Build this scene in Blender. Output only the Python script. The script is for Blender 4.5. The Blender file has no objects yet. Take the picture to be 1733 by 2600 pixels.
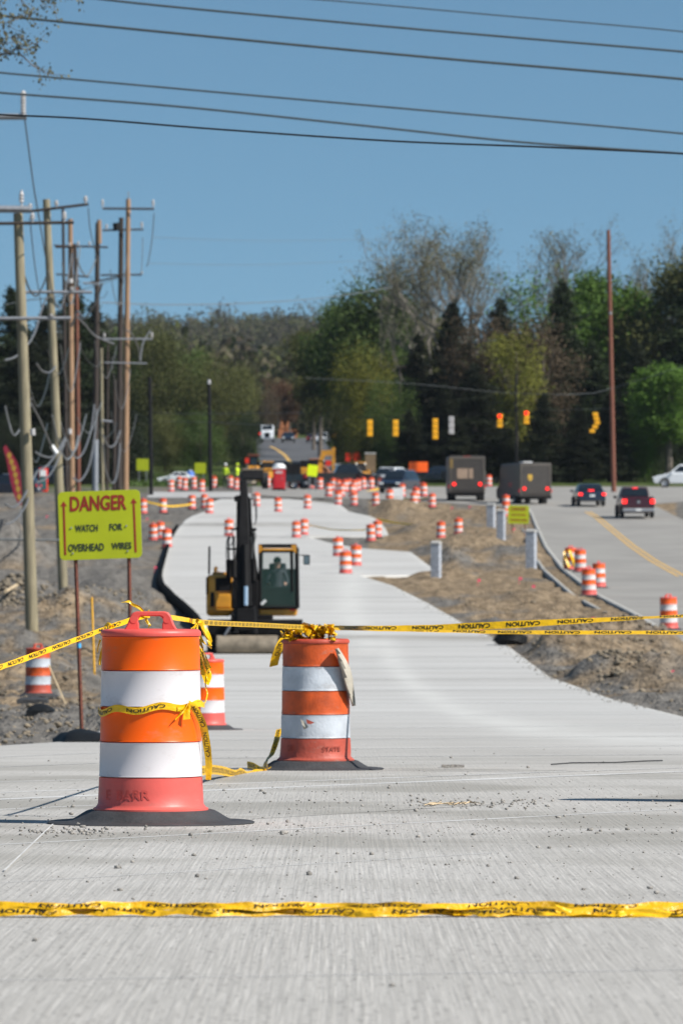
import bpy, math, random
import numpy as np
from mathutils import Vector, Matrix
random.seed(7); rng = np.random.default_rng(7)
R = math.radians
scene = bpy.context.scene
col = scene.collection
F, CX, YH = 15000.0, 866.5, 1450.0       # focal length, principal column and eye level, in photo pixels
K = 1733/1568.0

# ------------------------------------------------------------------ terrain profile
_PD = [(14.3,2560),(19.2,2330),(30,2083),(43.5,1949),(75,1852),(105,1772),(150,1662),(178,1603),(214,1516),(256,1454),(310,1389),
       (341,1361),(376,1320),(395,1301),(420,1276),(465,1251),(520,1236),(600,1210),(882,1124),(1000,1108),(1300,1098),(1600,1062),(2200,975),(3000,905),(4000,872),(5200,868)]
_lx = np.log(np.array([p[0] for p in _PD])); _ly = np.array([p[1] for p in _PD], float)
def _pchip(x, y):
    h = np.diff(x); d = np.diff(y)/h; m = np.zeros(len(x)); m[0]=d[0]; m[-1]=d[-1]
    for i in range(1,len(x)-1):
        if d[i-1]*d[i] > 0:
            w1=2*h[i]+h[i-1]; w2=h[i]+2*h[i-1]; m[i]=(w1+w2)/(w1/d[i-1]+w2/d[i])
    return m
_m = _pchip(_lx,_ly)
def yofD(D):
    D = np.asarray(D, float); x = np.log(np.clip(D, 14.3, 5200))
    i = np.clip(np.searchsorted(_lx,x)-1,0,len(_lx)-2); h=_lx[i+1]-_lx[i]; t=(x-_lx[i])/h
    v = (2*t**3-3*t**2+1)*_ly[i]+(t**3-2*t**2+t)*h*_m[i]+(-2*t**3+3*t**2)*_ly[i+1]+(t**3-t**2)*h*_m[i+1]
    return v
def Zp(D):
    D = np.asarray(D, float)
    return np.where(D<14.3, (YH-2560)*14.3/F, (YH-yofD(D))*np.clip(D,14.3,None)/F)
_tD = np.exp(np.linspace(math.log(14.3), math.log(5200), 6000)); _tY = yofD(_tD)
_tYm = np.minimum.accumulate(_tY)
def Dof(y):
    return float(np.interp(-y, -_tYm, _tD)) if y < 2560 else (YH-2560)*14.3/(YH-y)
def G(px, py, dz=0.0):                      # the ground point seen at a photo pixel
    D = Dof(py); return Vector(((px-CX)*D/F, D, float(Zp(D))+dz))
def A(px, py, D):                           # the point at distance D seen at a photo pixel
    return Vector(((px-CX)*D/F, D, (YH-py)*D/F))
def GD(x, D, dz=0.0): return Vector((x, D, float(Zp(D))+dz))

# ------------------------------------------------------------------ materials
def mat(name, c, rough=.6, metal=0., var=.12, scale=4., bump=0., emit=0., spec=.5, coat=0., bscale=None, stretch=None):
    m = bpy.data.materials.new(name); m.use_nodes = True; nt = m.node_tree; b = nt.nodes['Principled BSDF']
    b.inputs['Roughness'].default_value = rough; b.inputs['Metallic'].default_value = metal
    b.inputs['Specular IOR Level'].default_value = spec
    if coat: b.inputs['Coat Weight'].default_value = coat
    tc = nt.nodes.new('ShaderNodeTexCoord'); mp = nt.nodes.new('ShaderNodeMapping'); nt.links.new(tc.outputs['Object'], mp.inputs[0])
    if stretch: mp.inputs['Scale'].default_value = stretch
    n = nt.nodes.new('ShaderNodeTexNoise'); n.inputs['Scale'].default_value = scale; n.inputs['Detail'].default_value = 6
    nt.links.new(mp.outputs[0], n.inputs['Vector'])
    r = nt.nodes.new('ShaderNodeValToRGB'); nt.links.new(n.outputs['Fac'], r.inputs[0])
    r.color_ramp.elements[0].position = .3; r.color_ramp.elements[1].position = .7
    r.color_ramp.elements[0].color = (*[v*(1-var) for v in c],1); r.color_ramp.elements[1].color = (*[min(1,v*(1+var)) for v in c],1)
    nt.links.new(r.outputs[0], b.inputs['Base Color'])
    if emit:
        b.inputs['Emission Color'].default_value = (*c,1); b.inputs['Emission Strength'].default_value = emit
    if name.startswith('drum_') or name=='machine_yellow':
        n5=nt.nodes.new('ShaderNodeTexNoise'); n5.inputs['Scale'].default_value=7; n5.inputs['Detail'].default_value=9; n5.inputs['Roughness'].default_value=.72
        m5=nt.nodes.new('ShaderNodeMapping'); m5.inputs['Scale'].default_value=(1,1,2.2); nt.links.new(tc.outputs['Object'],m5.inputs[0]); nt.links.new(m5.outputs[0],n5.inputs['Vector'])
        r5=nt.nodes.new('ShaderNodeMapRange'); r5.inputs[1].default_value=.57; r5.inputs[2].default_value=.75; r5.inputs[4].default_value=.65 if ('worn' in name or 'weather' in name) else .32; nt.links.new(n5.outputs['Fac'],r5.inputs[0])
        sz=nt.nodes.new('ShaderNodeSeparateXYZ'); nt.links.new(tc.outputs['Object'],sz.inputs[0]); g5=nt.nodes.new('ShaderNodeMapRange'); g5.inputs[1].default_value=.45; g5.inputs[2].default_value=.06; g5.inputs[4].default_value=.22; nt.links.new(sz.outputs[2],g5.inputs[0])
        gm=nt.nodes.new('ShaderNodeMath'); gm.operation='MULTIPLY'; nt.links.new(g5.outputs[0],gm.inputs[0]); nt.links.new(n5.outputs['Fac'],gm.inputs[1])
        ad=nt.nodes.new('ShaderNodeMath'); ad.operation='ADD'; nt.links.new(r5.outputs[0],ad.inputs[0]); nt.links.new(gm.outputs[0],ad.inputs[1])
        x5=nt.nodes.new('ShaderNodeMix'); x5.data_type='RGBA'; x5.inputs[7].default_value=(.26,.22,.18,1); nt.links.new(ad.outputs[0],x5.inputs[0]); nt.links.new(r.outputs[0],x5.inputs[6]); nt.links.new(x5.outputs[2],b.inputs['Base Color'])
    if bump:
        n2 = nt.nodes.new('ShaderNodeTexNoise'); n2.inputs['Scale'].default_value = bscale or scale*6; n2.inputs['Detail'].default_value = 5
        nt.links.new(mp.outputs[0], n2.inputs['Vector'])
        bp = nt.nodes.new('ShaderNodeBump'); bp.inputs['Strength'].default_value = bump; bp.inputs['Distance'].default_value = .02
        nt.links.new(n2.outputs['Fac'], bp.inputs['Height']); nt.links.new(bp.outputs[0], b.inputs['Normal'])
    return m
def glassmat(name, c=(.5,.6,.58), alpha=.35):
    m = bpy.data.materials.new(name); m.use_nodes = True; nt = m.node_tree; b = nt.nodes['Principled BSDF']
    b.inputs['Base Color'].default_value = (*c,1); b.inputs['Roughness'].default_value = .05; b.inputs['Alpha'].default_value = alpha
    return m
M = {}
M['orange'] = mat('drum_orange_sheeting', (1.,.118,.001), .38, var=.08, scale=3, spec=.3)
M['orange_old'] = mat('drum_worn_orange_sheeting', (.52,.075,.008), .5, var=.28, scale=9, bump=.15)
M['white'] = mat('drum_white_sheeting', (.66,.62,.625), .4, var=.05, scale=3)
M['white_old'] = mat('drum_worn_white_sheeting', (.47,.50,.54), .45, var=.15, scale=8, bump=.15)
M['pink'] = mat('drum_plastic', (.70,.095,.075), .45, var=.14, scale=4, bump=.05)
M['pink_old'] = mat('drum_weathered_plastic', (.44,.06,.03), .55, var=.22, scale=5, bump=.2)
M['farwhite'] = mat('drum_dusty_white', (.60,.56,.55), .5, var=.15, scale=5)
M['faror'] = mat('drum_dusty_orange', (.82,.11,.01), .5, var=.15, scale=5)
M['rubber'] = mat('black_rubber', (.040,.040,.042), .7, var=.3, scale=6, bump=.3)
M['black'] = mat('black_plastic', (.009,.010,.011), .6, var=.3, spec=.2)
M['blacksteel'] = mat('black_painted_steel', (.008,.007,.008), .6, var=.5, scale=5, bump=.1, spec=.2)
M['tape'] = mat('yellow_tape_film', (.82,.47,.003), .32, var=.10, scale=12, bump=.35, bscale=30)
M['tapeink'] = mat('tape_black_ink', (.012,.010,.008), .4, var=.1)
M['lime'] = mat('lime_sign_sheeting', (.37,.41,.003), .45, var=.07, scale=2)
M['limebright'] = mat('bright_lime_sheeting', (.72,.86,.0), .45, var=.04)
M['signred'] = mat('sign_red_paint', (.24,.012,.004), .6, var=.2)
M['signblack'] = mat('sign_dark_paint', (.02,.03,.015), .6, var=.2)
M['rust'] = mat('rusty_steel_post', (.13,.035,.018), .75, var=.4, scale=20, bump=.3)
M['galv'] = mat('galvanised_steel', (.27,.28,.30), .5, metal=.3, var=.15, scale=8)
M['wood_pale'] = mat('pale_pole_wood', (.24,.205,.13), .8, var=.3, scale=3, bump=.5, stretch=(6,6,.4))
M['wood_orange'] = mat('tan_pole_wood', (.31,.185,.105), .8, var=.25, scale=3, bump=.5, stretch=(6,6,.4))
M['wood_dark'] = mat('dark_creosoted_wood', (.04,.028,.022), .8, var=.4, scale=3, bump=.5, stretch=(6,6,.4))
M['wood_red'] = mat('reddish_pole_wood', (.17,.06,.035), .8, var=.3, scale=3, bump=.5, stretch=(6,6,.4))
M['lath'] = mat('raw_lath_wood', (.55,.42,.26), .8, var=.2, scale=10)
M['insul'] = mat('grey_porcelain', (.45,.43,.42), .35, var=.2)
M['wire'] = mat('cable_sheath', (.035,.04,.035), .5, var=.2)
M['wire_grey'] = mat('bare_aluminium_cable', (.16,.17,.17), .5, var=.2)
M['loopwire'] = mat('grey_service_cable', (.13,.13,.13), .5, var=.2)
M['exyellow'] = mat('machine_yellow', (.55,.24,.012), .45, var=.25, scale=3, bump=.05, coat=.2)
M['exdark'] = mat('machine_dark_frame', (.006,.0055,.006), .65, var=.4, scale=5, bump=.1, spec=.18)
M['bucket'] = mat('muddy_bucket_steel', (.22,.18,.13), .75, var=.35, scale=4, bump=.4)
M['chrome'] = mat('polished_rod', (.75,.8,.85), .25, metal=.8, var=.03)
M['glass'] = mat('dark_window_glass', (.01,.013,.016), .08, var=.1, spec=.8)
M['cabglass'] = glassmat('tinted_cab_glass', (.06,.12,.10), .30)
M['skin'] = mat('skin', (.45,.26,.18), .6, var=.05)
M['hair'] = mat('dark_hair', (.02,.015,.012), .8)
M['cloth_dark'] = mat('dark_work_clothes', (.03,.035,.045), .9, var=.2)
M['vest'] = mat('hi_vis_vest', (.62,.80,.02), .7, var=.1)
M['tail'] = mat('lit_red_lamp', (1.,.02,.015), .3, emit=1.5)
M['taildim'] = mat('red_lamp_lens', (.55,.01,.015), .3, emit=.25)
M['headlamp'] = mat('clear_lamp', (.9,.9,.85), .1, var=.02)
M['tyre'] = mat('tyre_rubber', (.02,.02,.021), .8, var=.2)
M['rim'] = mat('wheel_rim', (.35,.35,.36), .35, metal=.6, var=.1)
M['signal'] = mat('signal_yellow', (.85,.40,.005), .5, var=.06)
M['cone'] = M['orange']
M['redplastic'] = mat('red_plastic_wall', (.50,.012,.02), .5, var=.12)
M['whiteroof'] = mat('white_plastic', (.75,.75,.74), .5, var=.06)
M['orsign'] = mat('orange_sign_cloth', (1.,.12,.003), .5, var=.06)
M['redsign'] = mat('red_orange_sign', (.75,.03,.01), .5, var=.1)
M['brownpanel'] = mat('brown_plywood', (.20,.13,.07), .8, var=.2)
M['canvas'] = mat('dirty_canvas', (.42,.38,.31), .85, var=.15, scale=8, bump=.3)
M['stone'] = mat('grey_stone', (.27,.25,.225), .9, var=.5, scale=30, bump=.3)
M['clod'] = mat('dirt_clods', (.19,.155,.11), .95, var=.5, scale=3, bump=.4)
M['maroon'] = mat('maroon_paint', (.045,.005,.008), .3, coat=.5, var=.1)
M['navy'] = mat('dark_blue_paint', (.012,.018,.035), .25, coat=.6, var=.1)
M['blackcar'] = mat('black_car_paint', (.008,.009,.011), .25, coat=.6, var=.1)
M['whitecar'] = mat('white_car_paint', (.72,.74,.76), .3, coat=.5, var=.04)
M['brown'] = mat('brown_truck_paint', (.055,.045,.038), .5, var=.12, coat=.1)
M['brownlt'] = mat('brown_truck_trim', (.10,.085,.07), .5, var=.15)
M['tan'] = mat('tan_door_patch', (.34,.24,.17), .8, var=.1)
M['gold'] = mat('gold_emblem', (.62,.38,.05), .5, var=.15)
M['pinkflag'] = mat('pink_flagging', (.95,.08,.16), .5)
M['flagred'] = mat('flag_red', (.26,.01,.03), .6, var=.15)
M['flagyel'] = mat('flag_yellow', (.38,.24,.03), .6, var=.15)
M['blue'] = mat('blue_plastic', (.06,.16,.50), .5)
M['concretepost'] = mat('weathered_grey_post', (.36,.38,.42), .7, var=.25, scale=6, bump=.2)
M['barrier'] = mat('dusty_concrete', (.40,.39,.37), .85, var=.12)

# ------------------------------------------------------------------ mesh building
class MB:
    def __init__(s): s.v=[]; s.f=[]; s.mi=[]; s.mats=[]; s.T=Matrix.Identity(4)
    def _m(s, m):
        if m is None: return 0
        if m not in s.mats: s.mats.append(m)
        return s.mats.index(m)
    def add(s, vs, fs, m=None):
        o=len(s.v); i=s._m(m)
        s.v += [tuple(s.T@Vector(v)) for v in vs]; s.f += [tuple(o+k for k in f) for f in fs]; s.mi += [i]*len(fs); return s
    def box(s, x0,x1,y0,y1,z0,z1, m=None):
        vs=[(x,y,z) for z in (z0,z1) for y in (y0,y1) for x in (x0,x1)]
        return s.add(vs,[(0,2,3,1),(4,5,7,6),(0,1,5,4),(2,6,7,3),(0,4,6,2),(1,3,7,5)],m)
    def hexa(s, c8, m=None): return s.add(c8,[(0,2,3,1),(4,5,7,6),(0,1,5,4),(2,6,7,3),(0,4,6,2),(1,3,7,5)],m)
    def tube(s, pts, r, n=8, m=None, cap=True):
        pts=[Vector(p) for p in pts]; rs = r if isinstance(r,(list,tuple)) else [r]*len(pts)
        vs=[]; fs=[]; up=None
        for i,p in enumerate(pts):
            t=(pts[min(i+1,len(pts)-1)]-pts[max(i-1,0)]).normalized()
            if up is None: up = Vector((0,0,1)) if abs(t.z)<.9 else Vector((0,1,0))
            a=t.cross(up); 
            if a.length<1e-6: a=t.cross(Vector((1,0,0)))
            a.normalize(); b=a.cross(t).normalized(); up=b
            for k in range(n):
                q=2*math.pi*k/n; vs.append(tuple(p+(a*math.cos(q)+b*math.sin(q))*rs[i]))
        for i in range(len(pts)-1):
            for k in range(n): fs.append((i*n+k,i*n+(k+1)%n,(i+1)*n+(k+1)%n,(i+1)*n+k))
        if cap: fs.append(tuple(range(n))); fs.append(tuple((len(pts)-1)*n+k for k in range(n-1,-1,-1)))
        return s.add(vs,fs,m)
    def cyl(s, p, q, r, n=16, m=None): return s.tube([p,q],r,n,m)
    def lathe(s, prof, n=32, m=None, x=0,y=0, cap=False, wob=None):
        vs=[]; fs=[]
        for j,(r,z) in enumerate(prof):
            for k in range(n):
                a=2*math.pi*k/n; rr = r*(1+(wob(a,z) if wob else 0)); vs.append((x+rr*math.cos(a),y+rr*math.sin(a),z))
        for j in range(len(prof)-1):
            for k in range(n): fs.append((j*n+k,j*n+(k+1)%n,(j+1)*n+(k+1)%n,(j+1)*n+k))
        if cap: fs.append(tuple(range(n-1,-1,-1))); fs.append(tuple((len(prof)-1)*n+k for k in range(n)))
        return s.add(vs,fs,m)
    def prism(s, poly, w0, w1, m=None, axis='x'):         # polygon in the other two axes, extruded along axis
        n=len(poly); vs=[]
        for w in (w0,w1):
            for a,b in poly: vs.append((w,a,b) if axis=='x' else (a,w,b) if axis=='y' else (a,b,w))
        fs=[tuple(range(n)),tuple(range(2*n-1,n-1,-1))]+[(k,(k+1)%n,n+(k+1)%n,n+k)[::-1] for k in range(n)]
        return s.add(vs,fs,m)
    def sphere(s, c, r, m=None, nu=10, nv=6, sc=(1,1,1)):
        vs=[];fs=[]
        for j in range(nv+1):
            t=math.pi*j/nv
            for k in range(nu):
                a=2*math.pi*k/nu; vs.append((c[0]+r*sc[0]*math.sin(t)*math.cos(a),c[1]+r*sc[1]*math.sin(t)*math.sin(a),c[2]+r*sc[2]*math.cos(t)))
        for j in range(nv):
            for k in range(nu): fs.append((j*nu+k,(j+1)*nu+k,(j+1)*nu+(k+1)%nu,j*nu+(k+1)%nu))
        return s.add(vs,fs,m)
    def build(s, name, m=None, parent=None, smooth=None, bevel=0., seg=2):
        me=bpy.data.meshes.new(name); me.from_pydata(s.v,[],s.f)
        for mm in ([m] if m and not s.mats else s.mats): me.materials.append(mm)
        if s.mats: me.polygons.foreach_set('material_index', s.mi)
        me.validate(); me.update()
        if smooth:
            me.shade_smooth()
            try: me.set_sharp_from_angle(angle=R(smooth if smooth is not True else 40))
            except Exception: pass
        o=bpy.data.objects.new(name,me); col.objects.link(o)
        if parent: o.parent=parent
        if bevel:
            b=o.modifiers.new('bevel','BEVEL'); b.width=bevel; b.segments=seg; b.limit_method='ANGLE'; b.angle_limit=R(35)
        return o
def raw(name, v, f, m, parent=None, smooth=False, attrs=None):
    v=np.asarray(v,np.float32); f=np.asarray(f,np.int32); k=f.shape[1]
    me=bpy.data.meshes.new(name); me.vertices.add(len(v)); me.vertices.foreach_set('co',v.ravel())
    me.loops.add(f.size); me.loops.foreach_set('vertex_index',f.ravel())
    me.polygons.add(len(f)); me.polygons.foreach_set('loop_start',np.arange(0,f.size,k,dtype=np.int32))
    try: me.polygons.foreach_set('loop_total',np.full(len(f),k,dtype=np.int32))
    except Exception: pass
    me.update(calc_edges=True); me.materials.append(m)
    for an,(dom,val) in (attrs or {}).items():
        a=me.attributes.new(an,'FLOAT',dom); a.data.foreach_set('value',np.asarray(val,np.float32))
    if smooth: me.shade_smooth()
    o=bpy.data.objects.new(name,me); col.objects.link(o)
    if parent: o.parent=parent
    return o
def tag(o,label=None,cat=None,group=None,kind=None):
    if label: o['label']=label
    if cat: o['category']=cat
    if group: o['group']=group
    if kind: o['kind']=kind
    return o
def empty(name,loc,label=None,cat=None,group=None,rz=0.,sc=1.):
    o=bpy.data.objects.new(name,None); o.empty_display_size=.2; col.objects.link(o); o.location=loc; o.rotation_euler=(0,0,rz); o.scale=(sc,sc,sc)
    return tag(o,label,cat,group)
_kids={}
def copy_tree(o,parent=None):
    c=o.copy(); col.objects.link(c); c.parent=parent
    for ch in list(o.children): copy_tree(ch,c)
    return c
def text_data(s, w=None, h=None, cx=0, cy=0):              # lettering as flat faces; fitted to w x h, centred
    cu=bpy.data.curves.new('t','FONT'); cu.body=s; cu.resolution_u=3; cu.size=1; cu.offset=.018
    ob=bpy.data.objects.new('t',cu); col.objects.link(ob); dg=bpy.context.evaluated_depsgraph_get()
    me=bpy.data.meshes.new_from_object(ob.evaluated_get(dg)); vs=np.array([v.co[:] for v in me.vertices]); fs=[tuple(p.vertices) for p in me.polygons]
    bpy.data.objects.remove(ob); bpy.data.curves.remove(cu); bpy.data.meshes.remove(me)
    mn=vs.min(0); mx=vs.max(0); sz=mx-mn
    out=np.zeros((len(vs),2)); out[:,0]=((vs[:,0]-mn[0])/sz[0]-.5)*(w or sz[0])+cx; out[:,1]=((vs[:,1]-mn[1])/sz[1]-.5)*(h or sz[1])+cy
    return out,fs

# ------------------------------------------------------------------ camera, light
cam=bpy.data.cameras.new('camera'); co=bpy.data.objects.new('camera',cam); col.objects.link(co); scene.camera=co
co.location=(0,0,0); co.rotation_euler=(R(90),0,0); cam.sensor_fit='VERTICAL'; cam.sensor_height=36; cam.lens=F*36/2600
cam.shift_y=(YH-1300)/2600.; cam.clip_start=.5; cam.clip_end=9000
cam.dof.use_dof=True; cam.dof.focus_distance=30.5; cam.dof.aperture_fstop=10.5
EL,AZ=42.,28.
sd=Vector((math.cos(R(AZ))*math.cos(R(EL)),-math.sin(R(AZ))*math.cos(R(EL)),math.sin(R(EL))))
sl=bpy.data.lights.new('sun','SUN'); so=bpy.data.objects.new('sun',sl); col.objects.link(so); so.rotation_euler=sd.to_track_quat('Z','Y').to_euler()
sl.energy=4.7; sl.angle=R(.5); sl.color=(1.,.955,.89)
w=bpy.data.worlds.new('World'); scene.world=w; w.use_nodes=True; nt=w.node_tree; bg=nt.nodes['Background']
sky=nt.nodes.new('ShaderNodeTexSky'); sky.sky_type='NISHITA'; sky.sun_disc=False; sky.sun_elevation=R(EL); sky.sun_rotation=R(90+AZ)
sky.air_density=1.; sky.dust_density=.4; sky.ozone_density=1.3
tc=nt.nodes.new('ShaderNodeTexCoord'); sp=nt.nodes.new('ShaderNodeSeparateXYZ'); cb=nt.nodes.new('ShaderNodeCombineXYZ')
ma=nt.nodes.new('ShaderNodeMath'); ma.operation='MULTIPLY_ADD'; ma.inputs[1].default_value=1.9; ma.inputs[2].default_value=.14
nt.links.new(tc.outputs['Generated'],sp.inputs[0]); nt.links.new(sp.outputs[0],cb.inputs[0]); nt.links.new(sp.outputs[1],cb.inputs[1])
nt.links.new(sp.outputs[2],ma.inputs[0]); nt.links.new(ma.outputs[0],cb.inputs[2])
nm=nt.nodes.new('ShaderNodeVectorMath'); nm.operation='NORMALIZE'; nt.links.new(cb.outputs[0],nm.inputs[0]); nt.links.new(nm.outputs[0],sky.inputs[0])
tn=nt.nodes.new('ShaderNodeMix'); tn.data_type='RGBA'; tn.blend_type='MULTIPLY'; tn.inputs[0].default_value=1; tn.inputs[7].default_value=(.67,.915,.92,1); nt.links.new(sky.outputs[0],tn.inputs[6]); nt.links.new(tn.outputs[2],bg.inputs['Color']); bg.inputs['Strength'].default_value=.092
scene.view_settings.view_transform='Standard'; scene.view_settings.look='None'; scene.view_settings.exposure=.46; scene.view_settings.gamma=1
scene.render.engine='CYCLES'
# ------------------------------------------------------------------ the ground and the roads
def lerp_rows(rows,y):
    ys=[r[0] for r in rows]
    return [float(np.interp(y,ys,[r[k] for r in rows])) for k in range(1,len(rows[0]))]
d=K
MAIN=sorted([(1146*d,505*d,660*d),(1158*d,480*d,780*d),(1175*d,470*d,800*d),(1186*d,440*d,850*d),(1195*d,425*d,868*d),(1215*d,408*d,885*d),(1231*d,398*d,892*d),(1232.5*d,398*d,705*d),
  (1246*d,388*d,752*d),(1255*d,384*d,800*d),(1260*d,383*d,835*d),(1268*d,380*d,942*d),(1300*d,373*d,985*d),(1320*d,372*d,1012*d),(1322*d,372*d,825*d),
  (1345*d,378*d,900*d),(1385*d,418*d,980*d),(1425*d,447*d,1050*d),(1455*d,455*d,1110*d),(1472*d,456*d,1150*d),(1510*d,450*d,1200*d),(1555*d,430*d,1260*d),(1605*d,395*d,1400*d),
  (1650*d,330*d,1580*d),(1685*d,210*d,1760*d),(1704*d,140*d,1900*d),(1713*d,0,2050*d),(1722*d,-400,2300*d),(1760*d,-2500,4200),(2600,-8000,9700)])
RIGHT=sorted([(1236,640,3200),(1255,640,3400),(1262,700,3400),(1270,1010,1800),(1282,1190,1640),(1290,1343,1672),(1304,1352,1700),(1317,1358,1725),(1337,1366,1790),(1392,1392,1960),(1448,1437,2120),(1514,1525,2350),
  (1558,1613,2500),(1608,1696,2700),(1640,1752,2900),(1700,1900,3300),(1800,2500,4300)])
FAR=sorted([(1113,652,812),(1124,650,826),(1160,655,858),(1205,672,905),(1236,690,960)])
SIDE=sorted([(1250,388,612),(1256,380,640),(1265,372,640)])
STRIPS=[(MAIN,MAIN[0][0],2600),(RIGHT,1236,1800),(FAR,1113,1236),(SIDE,1250,1265)]
def near_strip(px,y):
    m=1e9
    for rows,y0,y1 in STRIPS:
        yy=min(max(y,y0),y1); xl,xr=lerp_rows(rows,yy)
        dx=max(xl-px,px-xr,0); dy=abs(y-yy)*6
        m=min(m,math.hypot(dx,dy))
    return m
def vn(x,y,s=0):                                          # value noise
    def h(i,j): 
        q=math.sin(i*127.1+j*311.7+s*74.7)*43758.5453; return q-math.floor(q)
    i,j=math.floor(x),math.floor(y); fx,fy=x-i,y-j; fx=fx*fx*(3-2*fx); fy=fy*fy*(3-2*fy)
    return (h(i,j)*(1-fx)+h(i+1,j)*fx)*(1-fy)+(h(i,j+1)*(1-fx)+h(i+1,j+1)*fx)*fy
def fbm(x,y,s=0): return vn(x,y,s)*.5+vn(x*2.1,y*2.1,s+1)*.27+vn(x*4.3,y*4.3,s+2)*.15+vn(x*8.7,y*8.7,s+3)*.08
# mounds: photo x, y, radius m across, radius m deep, height m
MOUNDS=[(1600,1640,2.2,6,.55),(1450,1660,1.4,5,.42),(1700,1735,1.2,5,.35),(1560,1720,1.6,4,.30),(1180,1395,2.6,9,.6),(1130,1425,1.5,5,.6),(1230,1360,2.0,8,.45),(1290,1415,1.8,6,.5),
 (1010,1300,1.6,9,.7),(1060,1352,2.,8,.5),(880,1300,1.6,6,.4),(1250,1310,2.0,8,.5),(1120,1460,1.2,4,.35),(1350,1520,1.6,5,.25),
 (270,1545,2.0,5,.55),(160,1560,1.3,4,.45),(30,1430,1.6,8,1.5),(60,1510,1.3,6,.5),(300,1480,1.2,8,.4),(380,1520,1.0,5,.25),(60,1700,.9,5,.25),(200,1740,.6,4,.2),(340,1345,2.,10,.4),(230,1420,2.,10,.4),(40,1630,.8,4,.3)]
MW=[]
for (mx,my,ra,rd,hh) in MOUNDS:
    g=G(mx,my); MW.append((g.x,g.y,ra,rd,hh*1.3))
def Hb(px,y,x,D):
    ms=near_strip(px,y)
    yy=min(max(y,MAIN[0][0]),2600); xl,xr=lerp_rows(MAIN,yy); dm=math.hypot(max(xl-px,px-xr,0),abs(y-yy)*6)
    if ms<4: return -.10*max(0,1-dm/60.)
    k=min(1,(ms-4)/60.)
    b=0.
    for (gx,gy,ra,rd,hh) in MW:
        q=((x-gx)/ra)**2+((D-gy)/rd)**2
        if q<6: b+=hh*math.exp(-q)*(.6+.8*fbm(x*1.7,D*.6,5))
    n=(fbm(x*.9,D*.35,1)-.5)*.55+(fbm(x*3.0,D*1.0,9)-.5)*.30
    if D>480: n*=.3
    return (b+n*.8)*k - .05*k - .10*max(0,1-dm/60.)
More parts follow.
